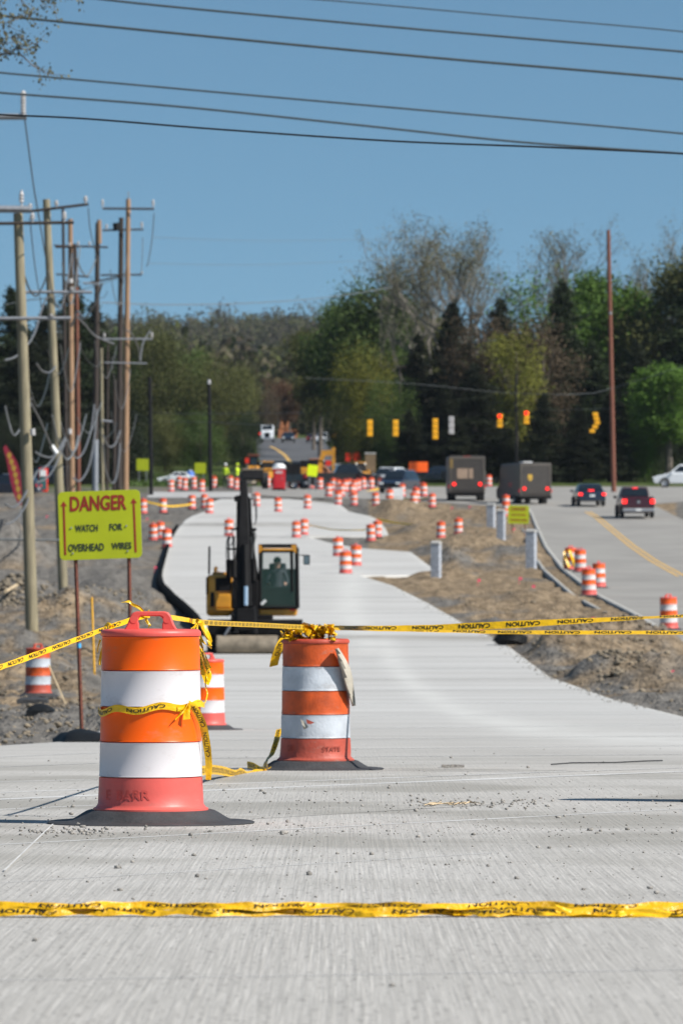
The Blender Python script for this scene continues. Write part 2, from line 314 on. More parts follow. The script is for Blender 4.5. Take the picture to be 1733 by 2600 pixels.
def ground():
    ys=list(np.arange(2600,1236,-3.5))+list(np.arange(1236,1108,-2.5)); Ds=[Dof(y) for y in ys]
    far=[1050,1150,1300,1450,1600,1800,2000,2200,2500,2800,3100,3500,4000,4500,5200]
    Ds=[-60,-20,0,8,12]+Ds+far; 
    core=list(np.arange(-420,2160,10)); out=[-60000,-30000,-14000,-8000,-5000,-3000,-2000,-1300,-800]; outr=[2400,2800,3500,4500,7000,12000,20000,35000,60000]
    cols=out+core+outr
    V=[];Br=[];Gr=[]
    for D in Ds:
        De=max(D,13.5); z0=float(Zp(D)); y=YH-z0*F/De
        for c in cols:
            x=(c-CX)*De/F; z=z0
            if D<13.5: z-=.10
            elif D<1010 and -450<c<2200: z+=Hb(c,y,x,D)
            if D>1040: z+= (fbm(x/420.,D/700.,3)-.5)*min(1,(D-1040)/1200.)*38
            V.append((x,D,z))
            # soil kinds
            br=0.; gr=0.
            if y<1640 and 930<c<1720: br=1.
            if 1560<y<1760 and c>1300: br=max(0,min(1,(fbm(x*.8,D*.2,4)-.42)*6))*.9
            if c<440 and 1560<y<1800: br=max(0,min(1,(fbm(x*1.1,D*.25,6)-.46)*6))
            if c<440 and y<=1560: br=max(0,min(1,(fbm(x*.35,D*.1,7)-.56)*6))*.8
            if 930<c<1720 and y<1640: br=max(0,min(1,(fbm(x*.5,D*.15,8)-.25)*7))
            if D>525: gr=1.
            elif D>470 and (c<380): gr=.5
            Br.append(br);Gr.append(gr)
    nc=len(cols); n=len(Ds)
    I=np.arange(n-1)[:,None]*nc+np.arange(nc-1)[None,:]; f=np.stack([I,I+1,I+1+nc,I+nc],-1).reshape(-1,4)
    m=bpy.data.materials.new('disturbed_ground'); m.use_nodes=True; nt=m.node_tree; b=nt.nodes['Principled BSDF']; b.inputs['Roughness'].default_value=.95; b.inputs['Specular IOR Level'].default_value=.1
    L=nt.links; N=nt.nodes
    tc=N.new('ShaderNodeTexCoord'); mp=N.new('ShaderNodeMapping'); L.new(tc.outputs['Object'],mp.inputs[0]); mp.inputs['Scale'].default_value=(1,.35,1)
    def noise(sc,det=8): 
        q=N.new('ShaderNodeTexNoise'); q.inputs['Scale'].default_value=sc; q.inputs['Detail'].default_value=det; L.new(mp.outputs[0],q.inputs['Vector']); return q
    def ramp(src,c0,c1,p0=.35,p1=.65):
        r=N.new('ShaderNodeValToRGB'); L.new(src,r.inputs[0]); r.color_ramp.elements[0].position=p0; r.color_ramp.elements[1].position=p1; r.color_ramp.elements[0].color=(*c0,1); r.color_ramp.elements[1].color=(*c1,1); return r
    def mix(fac,a,bb):
        q=N.new('ShaderNodeMix'); q.data_type='RGBA'; L.new(fac,q.inputs[0]); L.new(a,q.inputs[6]); L.new(bb,q.inputs[7]); return q.outputs[2]
    n1=noise(3.0); n2=noise(.5)
    grey=ramp(n1.outputs[0],(.105,.097,.087),(.195,.18,.16)); brown=ramp(n1.outputs[0],(.145,.105,.065),(.32,.24,.155)); grass=ramp(n2.outputs[0],(.035,.06,.012),(.09,.11,.03),.4,.6)
    a1=N.new('ShaderNodeAttribute'); a1.attribute_name='brown'; a2=N.new('ShaderNodeAttribute'); a2.attribute_name='grass'
    c=mix(a1.outputs['Fac'],grey.outputs[0],brown.outputs[0]); c=mix(a2.outputs['Fac'],c,grass.outputs[0]); L.new(c,b.inputs['Base Color'])
    n3=noise(9,6); bp=N.new('ShaderNodeBump'); bp.inputs['Strength'].default_value=1.; bp.inputs['Distance'].default_value=.14; L.new(n3.outputs[0],bp.inputs['Height']); L.new(bp.outputs[0],b.inputs['Normal'])
    o=raw('ground',V,f,m,smooth=True,attrs={'brown':('POINT',Br),'grass':('POINT',Gr)}); tag(o,kind='structure')
ground()

def concrete(name,c0,c1,near=False,dark=(.33,.32,.30)):
    m=bpy.data.materials.new(name); m.use_nodes=True; nt=m.node_tree; b=nt.nodes['Principled BSDF']; b.inputs['Roughness'].default_value=.88; b.inputs['Specular IOR Level'].default_value=.2
    L=nt.links; N=nt.nodes; tc=N.new('ShaderNodeTexCoord')
    def noise(sc,stretch,det=5,rot=0.,w=0.):
        mp=N.new('ShaderNodeMapping'); L.new(tc.outputs['Object'],mp.inputs[0]); mp.inputs['Scale'].default_value=stretch; mp.inputs['Rotation'].default_value=(0,0,rot)
        q=N.new('ShaderNodeTexNoise'); q.inputs['Scale'].default_value=sc; q.inputs['Detail'].default_value=det; L.new(mp.outputs[0],q.inputs['Vector']); return q.outputs[0]
    def math_(op,a,bb):
        q=N.new('ShaderNodeMath'); q.operation=op
        for i,v in enumerate((a,bb)):
            if isinstance(v,(int,float)): q.inputs[i].default_value=v
            else: L.new(v,q.inputs[i])
        return q.outputs[0]
    def mr(v,a,bb,c=0.,e=1.):
        q=N.new('ShaderNodeMapRange'); L.new(v,q.inputs[0]); q.inputs[1].default_value=a; q.inputs[2].default_value=bb; q.inputs[3].default_value=c; q.inputs[4].default_value=e; return q.outputs[0]
    def mixc(fac,a,bb):
        q=N.new('ShaderNodeMix'); q.data_type='RGBA'
        for i,v in ((0,fac),(6,a),(7,bb)):
            if isinstance(v,tuple): q.inputs[i].default_value=(*v,1)
            elif isinstance(v,(int,float)): q.inputs[i].default_value=v
            else: L.new(v,q.inputs[i])
        return q.outputs[2]
    tr=noise(1.0,(.12,2.6,1),6,R(2)); tr2=noise(1.,(.25,.55,1),3,R(3)); blot=noise(.35,(1,.22,1),5)
    base=mixc(mr(blot,.35,.65),c0,c1)
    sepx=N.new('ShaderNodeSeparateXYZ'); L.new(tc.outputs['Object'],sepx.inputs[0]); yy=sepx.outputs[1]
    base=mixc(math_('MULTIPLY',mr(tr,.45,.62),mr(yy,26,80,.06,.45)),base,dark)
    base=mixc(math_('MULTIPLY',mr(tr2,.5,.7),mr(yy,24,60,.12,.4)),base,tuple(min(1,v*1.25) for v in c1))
    tr3=noise(1.0,(.04,.75,1),5,R(1))
    if near:
        lt=noise(1.0,(75,.45,1),3,R(-4)); lt2=noise(1.,(190,1.2,1),2,R(-7)); sp_=noise(55,(1,.22,1),3); dirt=noise(1.,(.7,.5,1),7,R(2)); 
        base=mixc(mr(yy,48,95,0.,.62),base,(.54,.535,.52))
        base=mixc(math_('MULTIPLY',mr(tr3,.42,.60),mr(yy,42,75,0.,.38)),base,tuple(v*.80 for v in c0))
        nearf=mr(yy,22,46,1.,0.)
        base=mixc(math_('MULTIPLY',math_('MULTIPLY',mr(lt,.42,.66),nearf),.42),base,tuple(v*.66 for v in c0))
        base=mixc(math_('MULTIPLY',math_('MULTIPLY',mr(lt2,.5,.66),nearf),.35),base,tuple(min(1,v*1.45) for v in c1))
        base=mixc(math_('MULTIPLY',mr(sp_,.60,.68),.55),base,(.13,.12,.11))
        dm=math_('MULTIPLY',math_('MULTIPLY',mr(dirt,.46,.60),mr(yy,54,38,0,.7)),mr(yy,19,27,0.05,1.))
        base=mixc(dm,base,(.27,.255,.225))
        g=N.new('ShaderNodeBump'); g.inputs['Strength'].default_value=.5; g.inputs['Distance'].default_value=.006; L.new(math_('ADD',lt,math_('MULTIPLY',sp_,.6)),g.inputs['Height']); L.new(g.outputs[0],b.inputs['Normal'])
    at=N.new('ShaderNodeAttribute'); at.attribute_name='pale'
    pn=noise(1.2,(1,.4,1),5)
    base=mixc(math_('MULTIPLY',at.outputs['Fac'],mr(pn,.3,.6,.3,.8)),base,(.55,.54,.51))
    at2=N.new('ShaderNodeAttribute'); at2.attribute_name='dirty'
    base=mixc(math_('MULTIPLY',at2.outputs['Fac'],mr(pn,.3,.6,.45,.9)),base,(.27,.25,.22))
    L.new(base,b.inputs['Base Color']); return m
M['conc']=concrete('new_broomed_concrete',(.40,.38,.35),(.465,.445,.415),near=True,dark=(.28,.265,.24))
M['roadconc']=concrete('worn_road_concrete',(.26,.245,.225),(.30,.285,.26),dark=(.21,.20,.18))
M['farasph']=concrete('grey_asphalt',(.085,.085,.09),(.12,.12,.12),dark=(.06,.06,.065))
M['paleconc']=concrete('pale_fresh_concrete',(.38,.37,.35),(.42,.41,.40))
PALE=[(880*d,1470*d),(905*d,1530*d),(960*d,1585*d),(1060*d,1640*d),(1200*d,1672*d),(1400*d,1695*d),(1600*d,1705*d)]
PALE2=[(810*d,1330*d),(800*d,1400*d),(850*d,1480*d)]
DIRTY=[(1150*d,1468*d,300,6),(700*d,1463*d,350,5),(560*d,1205*d,200,5)]  # first two darken the slab along the dirt line and its shadow stripe
def strip(name,rows,y0,y1,m,lift,skirt=.0,step=3.5,nx=60,attrs=False,lab=None):
    ys=sorted(set(list(np.arange(y0,y1,step))+[y1]+[r[0] for r in rows if y0<=r[0]<=y1]),reverse=True)
    V=[];P=[];Q=[]
    tl=[0]; 
    for i in range(1,nx): tl.append(i/nx)
    tl.append(1)
    for y in ys:
        D=Dof(y); z=float(Zp(D))+lift; xl,xr=lerp_rows(rows,y)
        V.append(((xl-CX)*D/F,D,z-skirt)); P.append(0);Q.append(0)
        for t in tl:
            px=xl+(xr-xl)*t; V.append(((px-CX)*D/F,D,z))
            p=0.;q=0.
            if attrs:
                for poly,wd in ((PALE,26),(PALE2,30)):
                    for (ax,ay),(bx,by) in zip(poly,poly[1:]):
                        ux,uy=bx-ax,by-ay; t_=max(0,min(1,((px-ax)*ux+(y-ay)*uy)/(ux*ux+uy*uy))); ddx=px-ax-ux*t_; ddy=(y-ay-uy*t_)
                        p=max(p,math.exp(-((ddx/wd)**2*.6+(ddy/wd)**2*1.5)))
                for (ax,ay,rx,ry) in DIRTY: q=max(q,math.exp(-((px-ax)/rx)**2-((y-ay)/ry)**2))
                e=min(px-xl,xr-px)
                if 1150*d<y<1780*d: p=max(p,.8*math.exp(-(e/14.)**2))
            P.append(p);Q.append(q)
        V.append(((xr-CX)*D/F,D,z-skirt)); P.append(0);Q.append(0)
    nc=len(tl)+2; I=np.arange(len(ys)-1)[:,None]*nc+np.arange(nc-1)[None,:]; f=np.stack([I,I+1,I+1+nc,I+nc],-1).reshape(-1,4)
    o=raw(name,V,f,m,attrs={'pale':('POINT',P),'dirty':('POINT',Q)}); tag(o,kind='structure'); return o
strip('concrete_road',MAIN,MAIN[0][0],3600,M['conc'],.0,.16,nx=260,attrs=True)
strip('traffic_road',RIGHT,1236,1800,M['roadconc'],.02)
strip('hill_road',FAR,1113,1235,M['farasph'],.02)
strip('side_slab',SIDE,1250,1265,M['paleconc'],.04)
def lane_line(name,pts,wm,m,lift,gap=0.,label=None):             # painted line on the ground through photo pixels
    ys=[p[1] for p in pts]; V=[]
    yy=np.arange(min(ys),max(ys),3.5); pts=sorted(pts,key=lambda p:p[1])
    for y in yy:
        px=np.interp(y,[p[1] for p in pts],[p[0] for p in pts]); g=G(px,y,lift)
        V += [(g.x-wm/2+gap,g.y,g.z),(g.x+wm/2+gap,g.y,g.z)]
    f=[(2*i,2*i+1,2*i+3,2*i+2) for i in range(len(yy)-1)]
    o=raw(name,V,f,m); tag(o,kind='structure'); return o
M['ylane']=mat('yellow_lane_paint',(.60,.36,.09),.7,var=.2,scale=6)
YL=[(1735*1,1468),(1657,1425),(1602,1387),(1547,1342),(1515,1315),(1490,1300)]
lane_line('yellow_lane_line',YL,.14,M['ylane'],.026,-.14); lane_line('yellow_lane_line',YL,.14,M['ylane'],.026,.16)
lane_line('yellow_hill_line',[(686,1134),(700,1140),(722,1155),(740,1178),(752,1200)],.45,M['ylane'],.026)
# kerbs along the traffic road
M['kerbconc']=mat('kerb_concrete',(.33,.32,.295),.85,var=.15,scale=2)
def kerb(off,wm,y0,y1,h,dy=0):
    V=[]; yy=np.arange(y0,y1,3.5)
    for y in yy:
        xl,_=lerp_rows(RIGHT,y); D=Dof(y); x=(xl-CX)*D/F+off; z=float(Zp(D))
        V += [(x-wm,D,z-.2),(x-wm,D,z+h),(x,D,z+h),(x,D,z-.2)]
    f=[]
    for i in range(len(yy)-1):
        for k in range(3): f.append((4*i+k,4*i+k+1,4*i+5+k,4*i+4+k))
    o=raw('kerb',V,f,M['kerbconc']); tag(o,kind='structure')
kerb(-.03,.22,1291,1680,.06); kerb(-.95,.14,1345,1560,.05)
# pale joint and cure lines across the near slab
M['jointline']=mat('pale_joint_line',(.55,.54,.52),.85,var=.12,scale=2)
M['jointdark']=mat('dark_saw_cut',(.10,.095,.09),.9,var=.2,scale=2)
def crossline(x0,y0,x1,y1,wm,m,name='pavement_joint',n=40):
    a=G(x0,y0,.0); b=G(x1,y1,.0); V=[]
    for i in range(n+1):
        t=i/n; x=a.x+(b.x-a.x)*t; D=a.y+(b.y-a.y)*t; ww=wm*(.5+1.0*fbm(x*3,D,3)); 
        for sg in (-1,1): V.append((x,D+sg*ww/2,float(Zp(D+sg*ww/2))+(.0012 if D<40 else .0022)))
    f=[(2*i,2*i+1,2*i+3,2*i+2) for i in range(n)]
    tag(raw(name,V,f,m),kind='structure')
for (yl,yr,wm,x0,x1) in [(2032,1957,.30,-60,1800),(2015,1948,.16,-60,1800),(1905,1893,.2,500,1800),(1880,1868,.2,500,1800),(2148,2050,.10,-60,1800),(2246,2166,.05,-60,1250),
     (2490,2462,.02,-60,1800),(1925,1915,.2,500,1800),(1987,1972,.10,-60,520),(1925,1912,.3,-60,250),(1950,1938,.15,-60,250),(1852,1840,.3,560,1790),(1822,1812,.3,560,1650),(1790,1783,.3,560,1500),(2058,2045,.12,-60,240)]:
    crossline(x0,yl,x1,yr,wm,M['jointline'])
crossline(640,2080,1300,2040,.03,M['jointdark']); crossline(-50,1655*d,860*1.,1466*d,.01,M['jointdark'],n=4) if False else None
for y,x0,x1 in ((1233.5*d,395*d,900*d),(1205*d,410*d,560*d)): crossline(x0,y,x1,y+1,.9,M['jointdark'])
crossline(820*d,1462*d,1135*d,1464*d,1.6,mat('dirt_and_shadow_stripe',(.30,.28,.25),.95,var=.2,scale=1))  # dirt line across the slab, with a shadow stripe painted into its tone
M['jointmid']=mat('dusty_saw_cut',(.26,.25,.235),.9,var=.15,scale=2)
for (y_,x0_,x1_) in ((1755,420,1700),(1728,440,1560),(1700,470,1480),(1672,480,1390),(1645,500,1330),(1560,480,1130),(1520,440,1040),(1480,425,950),(1432,428,870),(1405,430,900),(1330,480,860),(1312,500,830)): crossline(x0_,y_,x1_,y_-4,.10+.0012*Dof(y_),M['jointmid'])
o=lane_line('longitudinal_joint',[(10,2215),(135,2095)],.009,M['jointline'],.006)

# loose stones on the slab and in the dirt
def stones(name,spots,m,label):
    ico=[(0,0,1),(.89,0,.45),(.28,.85,.45),(-.72,.53,.45),(-.72,-.53,.45),(.28,-.85,.45),(.72,.53,-.45),(-.28,.85,-.45),(-.89,0,-.45),(-.28,-.85,-.45),(.72,-.53,-.45),(0,0,-1)]
    icf=[(0,1,2),(0,2,3),(0,3,4),(0,4,5),(0,5,1),(1,6,2),(2,7,3),(3,8,4),(4,9,5),(5,10,1),(6,7,2),(7,8,3),(8,9,4),(9,10,5),(10,6,1),(6,11,7),(7,11,8),(8,11,9),(9,11,10),(10,11,6)]
    ico=np.array(ico); icf=np.array(icf); V=[];Fc=[]
    for i,(x,D,z,r) in enumerate(spots):
        a=rng.random()*6.28; c,s=math.cos(a),math.sin(a); j=1+(rng.random((12,1))-.5)*.7
        v=ico*j*np.array([1,.8,.62])*r; v=np.stack([v[:,0]*c-v[:,1]*s,v[:,0]*s+v[:,1]*c,v[:,2]],1)+np.array([x,D,z+r*.4]); V.append(v); Fc.append(icf+12*i)
    o=raw(name,np.concatenate(V),np.concatenate(Fc),m); tag(o,label,None,None,'stuff'); o['category']='gravel'
sp=[]
for i in range(1500):
    y=random.choice([random.gauss(2040,22),random.gauss(2105,16),random.uniform(1960,2300),random.uniform(1900,2200)])
    if y<1880 or y>2560: continue
    px=random.uniform(-20,1760); D=Dof(y); r=min(.015,.0022*math.exp(abs(random.gauss(0,.7))))
    sp.append(((px-CX)*D/F,D,float(Zp(D)),r))
for i in range(120):
    px=random.gauss(1220,110); y=random.gauss(2040,7); D=Dof(y); sp.append(((px-CX)*D/F,D,float(Zp(D)),random.uniform(.004,.013)))
for i in range(90):
    px=random.gauss(180,90); y=random.gauss(2112,6); D=Dof(y); sp.append(((px-CX)*D/F,D,float(Zp(D)),random.uniform(.004,.013)))
for (px,y,r) in ((300,2205,.016),(305,2262,.012),(785,2222,.016),(1592,2108,.016),(1310,2232,.012),(1480,2260,.010),(1665,2270,.012),(1340,1950,.02),(1145,1925,.02),(720,2118,.02),(1285,2056,.014),(995,2505,.01),(90,1800+590,.01)):
    D=Dof(y); sp.append(((px-CX)*D/F,D,float(Zp(D)),r))
for i in range(420):
    y=random.uniform(1480,1800); xl,xr=lerp_rows(MAIN,y); px=(xr-abs(random.gauss(0,14))) if random.random()<.7 else (xl+abs(random.gauss(0,14))); D=Dof(y); sp.append(((px-CX)*D/F,D,float(Zp(D)),random.uniform(.008,.03)))
stones('loose_gravel',sp,M['stone'],'loose grey pebbles scattered over the near concrete slab')
sp=[]
for i in range(2200):
    if random.random()<.45: px=random.uniform(-60,250); y=random.uniform(1560,1880)
    else: px=random.uniform(1180,1800); y=random.uniform(1400,1830)
    if near_strip(px,y)<6: continue
    D=Dof(y); x=(px-CX)*D/F; r=min(.10,.02*math.exp(abs(random.gauss(0,.6)))); sp.append((x,D,float(Zp(D))+Hb(px,y,x,D)-.2*r,r))
for i in range(500):
    px=random.gauss(20,40); y=random.gauss(1510,14); D=Dof(y); x=(px-CX)*D/F; sp.append((x,D,float(Zp(D))+Hb(px,y,x,D),random.uniform(.05,.14)))
for (mx,my,n_) in ((1600,1640,160),(1450,1650,150),(1130,1425,120),(1180,1395,120),(1010,1300,90),(290,1545,150),(160,1560,130),(1250,1310,80),(1560,1720,200)):
    for i in range(n_):
        px=random.gauss(mx,45); y=random.gauss(my,10)
        if near_strip(px,y)<6: continue
        D=Dof(y); x=(px-CX)*D/F; sp.append((x,D,float(Zp(D))+Hb(px,y,x,D)-.02,random.uniform(.03,.10)))
stones('rubble',sp,M['clod'],'broken clods and stones strewn over the dug-up verges')
# ------------------------------------------------------------------ vegetation
def leafmat(name,c,var=.38,trans=.25):
    m=bpy.data.materials.new(name); m.use_nodes=True; nt=m.node_tree; b=nt.nodes['Principled BSDF']; b.inputs['Roughness'].default_value=.7; b.inputs['Specular IOR Level'].default_value=.15
    at=nt.nodes.new('ShaderNodeAttribute'); at.attribute_name='v'; r=nt.nodes.new('ShaderNodeValToRGB'); nt.links.new(at.outputs['Fac'],r.inputs[0])
    r.color_ramp.elements[0].color=(*[x*(1-var) for x in c],1); r.color_ramp.elements[1].color=(*[x*(1+var) for x in c],1)
    oi=nt.nodes.new('ShaderNodeObjectInfo'); hs=nt.nodes.new('ShaderNodeHueSaturation')
    mr=nt.nodes.new('ShaderNodeMapRange'); nt.links.new(oi.outputs['Random'],mr.inputs[0]); mr.inputs[3].default_value=.75; mr.inputs[4].default_value=1.25
    nt.links.new(mr.outputs[0],hs.inputs['Value']); nt.links.new(r.outputs[0],hs.inputs['Color'])
    nt.links.new(hs.outputs[0],b.inputs['Base Color'])
    tl=nt.nodes.new('ShaderNodeBsdfTranslucent'); nt.links.new(hs.outputs[0],tl.inputs['Color']); mx=nt.nodes.new('ShaderNodeMixShader'); mx.inputs[0].default_value=trans
    nt.links.new(b.outputs[0],mx.inputs[1]); nt.links.new(tl.outputs[0],mx.inputs[2]); nt.links.new(mx.outputs[0],nt.nodes['Material Output'].inputs[0])
    return m
LM={'rust':leafmat('russet_buds',(.13,.07,.04)),'green':leafmat('mid_green_leaves',(.075,.115,.03)),'bright':leafmat('bright_spring_leaves',(.10,.18,.03)),'olive':leafmat('olive_leaves',(.095,.10,.034)),
    'dark':leafmat('dark_conifer_needles',(.026,.032,.017)),'darkg':leafmat('deep_green_needles',(.032,.046,.020)),'brown':leafmat('reddish_buds',(.085,.062,.038)),
    'grey':leafmat('grey_green_buds',(.17,.165,.10)),'yell':leafmat('yellow_green_leaves',(.16,.16,.03))}
M['barkpale']=mat('pale_twig_bark',(.135,.12,.10),.9,var=.2,scale=2)
M['bark']=mat('grey_bark',(.13,.105,.085),.9,var=.3,scale=2,bump=.3)
M['barkdark']=mat('dark_bark',(.04,.032,.026),.9,var=.3,scale=2,bump=.3)
def leaves(P,size,rg,flat=0.):
    n=len(P); a=rg.normal(size=(n,3)); a/=np.linalg.norm(a,axis=1)[:,None]; b=np.cross(a,rg.normal(size=(n,3))); b/=np.linalg.norm(b,axis=1)[:,None]
    if flat: a[:,2]*=1-flat; b[:,2]*=1-flat
    s=size*(.6+.8*rg.random((n,1)))
    V=np.stack([P-a*s,P+b*s*.7,P+a*s,P-b*s*.7],1).reshape(-1,3); f=np.arange(4*n).reshape(-1,4); return V,f
def deciduous(seed,H=15,W=9,n=24000,lobes=16,size=.125,low=.18,gap=.35):
    rg=np.random.default_rng(seed); P=[];vv=[]
    C=[]
    for i in range(lobes):
        t=rg.random(); z=H*(low+.12+(.8-low)*t); rad=W/2*math.sin(math.pi*min(1,.25+.72*(1-t)**.8))*.72; a=rg.random()*6.28
        C.append((rad*math.cos(a)*rg.random()**.4,rad*math.sin(a)*rg.random()**.4,z,W*(.13+.12*rg.random())))
    C.append((0,0,H*.86,W*.17)); C.append((0,0,H*.55,W*.27))
    ks=rg.integers(0,len(C),n)
    sub={}
    for i,c in enumerate(C):   # each lobe split in sub-clumps
        q=rg.normal(size=(14,3)); q/=np.linalg.norm(q,axis=1)[:,None]; sub[i]=np.array(c[:3])+q*c[3]*(.55+.5*rg.random((14,1)))
    for i in range(len(C)):
        m=int((ks==i).sum()); sc=sub[i][rg.integers(0,14,m)]; p=sc+rg.normal(size=(m,3))*C[i][3]*.30; P.append(p); vv.append(np.clip(rg.normal(.5,.25,m)+((sub[i][:,2].mean()/H)-.5)*.2,0,1))
    P=np.concatenate(P); v=np.concatenate(vv); V,f=leaves(P,size,rg); return V,f,v,[c[:3] for c in C]
def conifer(seed,H=15,W=7,n=9000,size=.13):
    rg=np.random.default_rng(seed); P=[];vv=[]
    nb=150
    for i in range(nb):
        t=(i+rg.random())/nb; z=H*(.03+.95*t**.9); L=W/2*(1-t)**.75*(.65+.5*rg.random()); a=rg.random()*6.28+i*2.4; m=int(n/nb*(1.9*(1-t)+.25)/1.2)
        r=L*rg.random(m)**.6; dz=-.18*r+.05*r*r/ max(L,.3); w=.10*L+.12
        p=np.stack([r*math.cos(a)+rg.normal(size=m)*w,r*math.sin(a)+rg.normal(size=m)*w,z+dz+rg.normal(size=m)*.16],1); P.append(p); vv.append(np.clip(rg.normal(.45,.2)+rg.normal(0,.12,m),0,1))
    P=np.concatenate(P); v=np.concatenate(vv); V,f=leaves(P,size,rg,.4); return V,f,v,None
def branches(seed,H=20,spread=.46,levels=6,tw=.014,up=.75):
    rg=random.Random(seed); mb=MB(); tips=[]
    def grow(p,dv,L,r,lv):
        n=3; pts=[p]; q=Vector(p); dd=Vector(dv)
        for i in range(n):
            dd=(dd+Vector((rg.gauss(0,.10),rg.gauss(0,.10),rg.gauss(0,.05)+.05))).normalized(); q=q+dd*L/n; pts.append(q.copy())
        mb.tube(pts,[r,r*.87,r*.76,r*.64],5 if lv<2 else 3,cap=False)
        if lv>=levels: tips.append(q.copy()); tips.append(pts[2]); return
        k=rg.choice((1,2,2)) if lv else 5
        for j in range(k+ (1 if lv>1 else 0)):
            s0=pts[rg.choice((1,2,3,3))] if lv else pts[rg.choice((2,3))]
            ax=Vector((rg.gauss(0,1),rg.gauss(0,1),rg.gauss(0,.35)+up)).normalized(); nd=(dd*(1-spread)+ax*spread).normalized()
            grow(s0,nd,L*rg.uniform(.62,.84),max(tw,r*.58),lv+1)
    grow(Vector((0,0,0)),Vector((0,0,1)),H*.27,H*.014,0); return mb,tips
TP={}
def proto(key):
    if key in TP: return TP[key]
    kind,seed=key
    if kind=='dec': V,f,v,C=deciduous(seed,W=[9,11,8,10][seed%4]); H=15
    elif kind=='con': V,f,v,C=conifer(seed,W=[7,8.5,6.5][seed%3],n=30000); H=15
    elif kind=='thin': V,f,v,C=deciduous(seed,n=9000,lobes=22,size=.11); H=15
    elif kind=='bush': V,f,v,C=deciduous(seed,H=15,W=15,n=26000,lobes=22,low=-.05); H=15
    elif kind=='bare':
        mb,tips=branches(seed,20); rg=np.random.default_rng(seed); T=np.array([t[:] for t in tips]); nn=5500; P=T[rg.integers(0,len(T),nn)]+rg.normal(size=(nn,3))*.22
        V,f=leaves(P,.055,rg); v=rg.random(len(P)); H=float(T[:,2].max())
        cr=raw('crown',V,f,LM['grey'],attrs={'v':('FACE',v)}); br=mb.build('trunk',M['barkpale']); crm,brm=cr.data,br.data
        bpy.data.objects.remove(cr); bpy.data.objects.remove(br); TP[key]=(crm,brm,H); return TP[key]
    cr=raw('crown',V,f,LM['green'],attrs={'v':('FACE',v)}); crm=cr.data; bpy.data.objects.remove(cr)
    mb=MB(); mb.tube([(0,0,-.4),(.05,0,H*.3),(.1,.1,H*.6),(0,0,H*.9)],[.32,.24,.14,.04],7)
    if C:
        for c in C[:10]:
            z0=H*.25+.25*c[2]; mb.tube([(.05,.03,z0),(c[0]*.5,c[1]*.5,(z0+c[2])/2+.3),tuple(c)],[.11,.07,.03],4)
    br=mb.build('trunk',M['bark']); brm=br.data; bpy.data.objects.remove(br); TP[key]=(crm,brm,H); return TP[key]
def tree(kind,seed,px,ytop,D,lm,label,name='tree',wsc=1.,cat='tree',group=None,bark='bark'):
    crm,brm,H=proto((kind,seed)); g=GD((px-CX)*D/F,D); h=(float(yofD(D))-ytop)*D/F; s=h/H
    t=empty(name,g,label,cat,group,rz=random.random()*6.28); t.scale=(s*wsc,s*wsc,s)
    for nme,me,mm in (('crown',crm,LM[lm]),('trunk',brm,M[bark])):
        o=bpy.data.objects.new(nme,me); col.objects.link(o); o.parent=t; o.material_slots[0].link='OBJECT'; o.material_slots[0].material=mm if not(kind=='bare' and nme=='trunk') else M['barkpale']
    return t
q=lambda v:v*d
# tall bare trees behind the right-hand wood
tree('bare',1,q(985),q(512),640,'grey','tall leafing tree at the left end of the bare treetops','bare_tree',1.0,group='tall bare trees behind the wood')
tree('bare',2,q(1075),q(495),650,'grey','tallest of the bare trees, rising over the dark conifers','bare_tree',1.05,group='tall bare trees behind the wood')
tree('bare',3,q(1155),q(515),640,'grey','bare tree leaning right beside the tallest bare crown','bare_tree',1.25,group='tall bare trees behind the wood')
tree('bare',4,q(1280),q(500),640,'grey','open bare tree standing alone against the sky left of the red pole','bare_tree',1.25,group='tall bare trees behind the wood',bark='barkdark')
tree('bare',5,q(1430),q(508),640,'grey','bare tree whose branches spread behind the tall red pole','bare_tree',1.05,group='tall bare trees behind the wood')
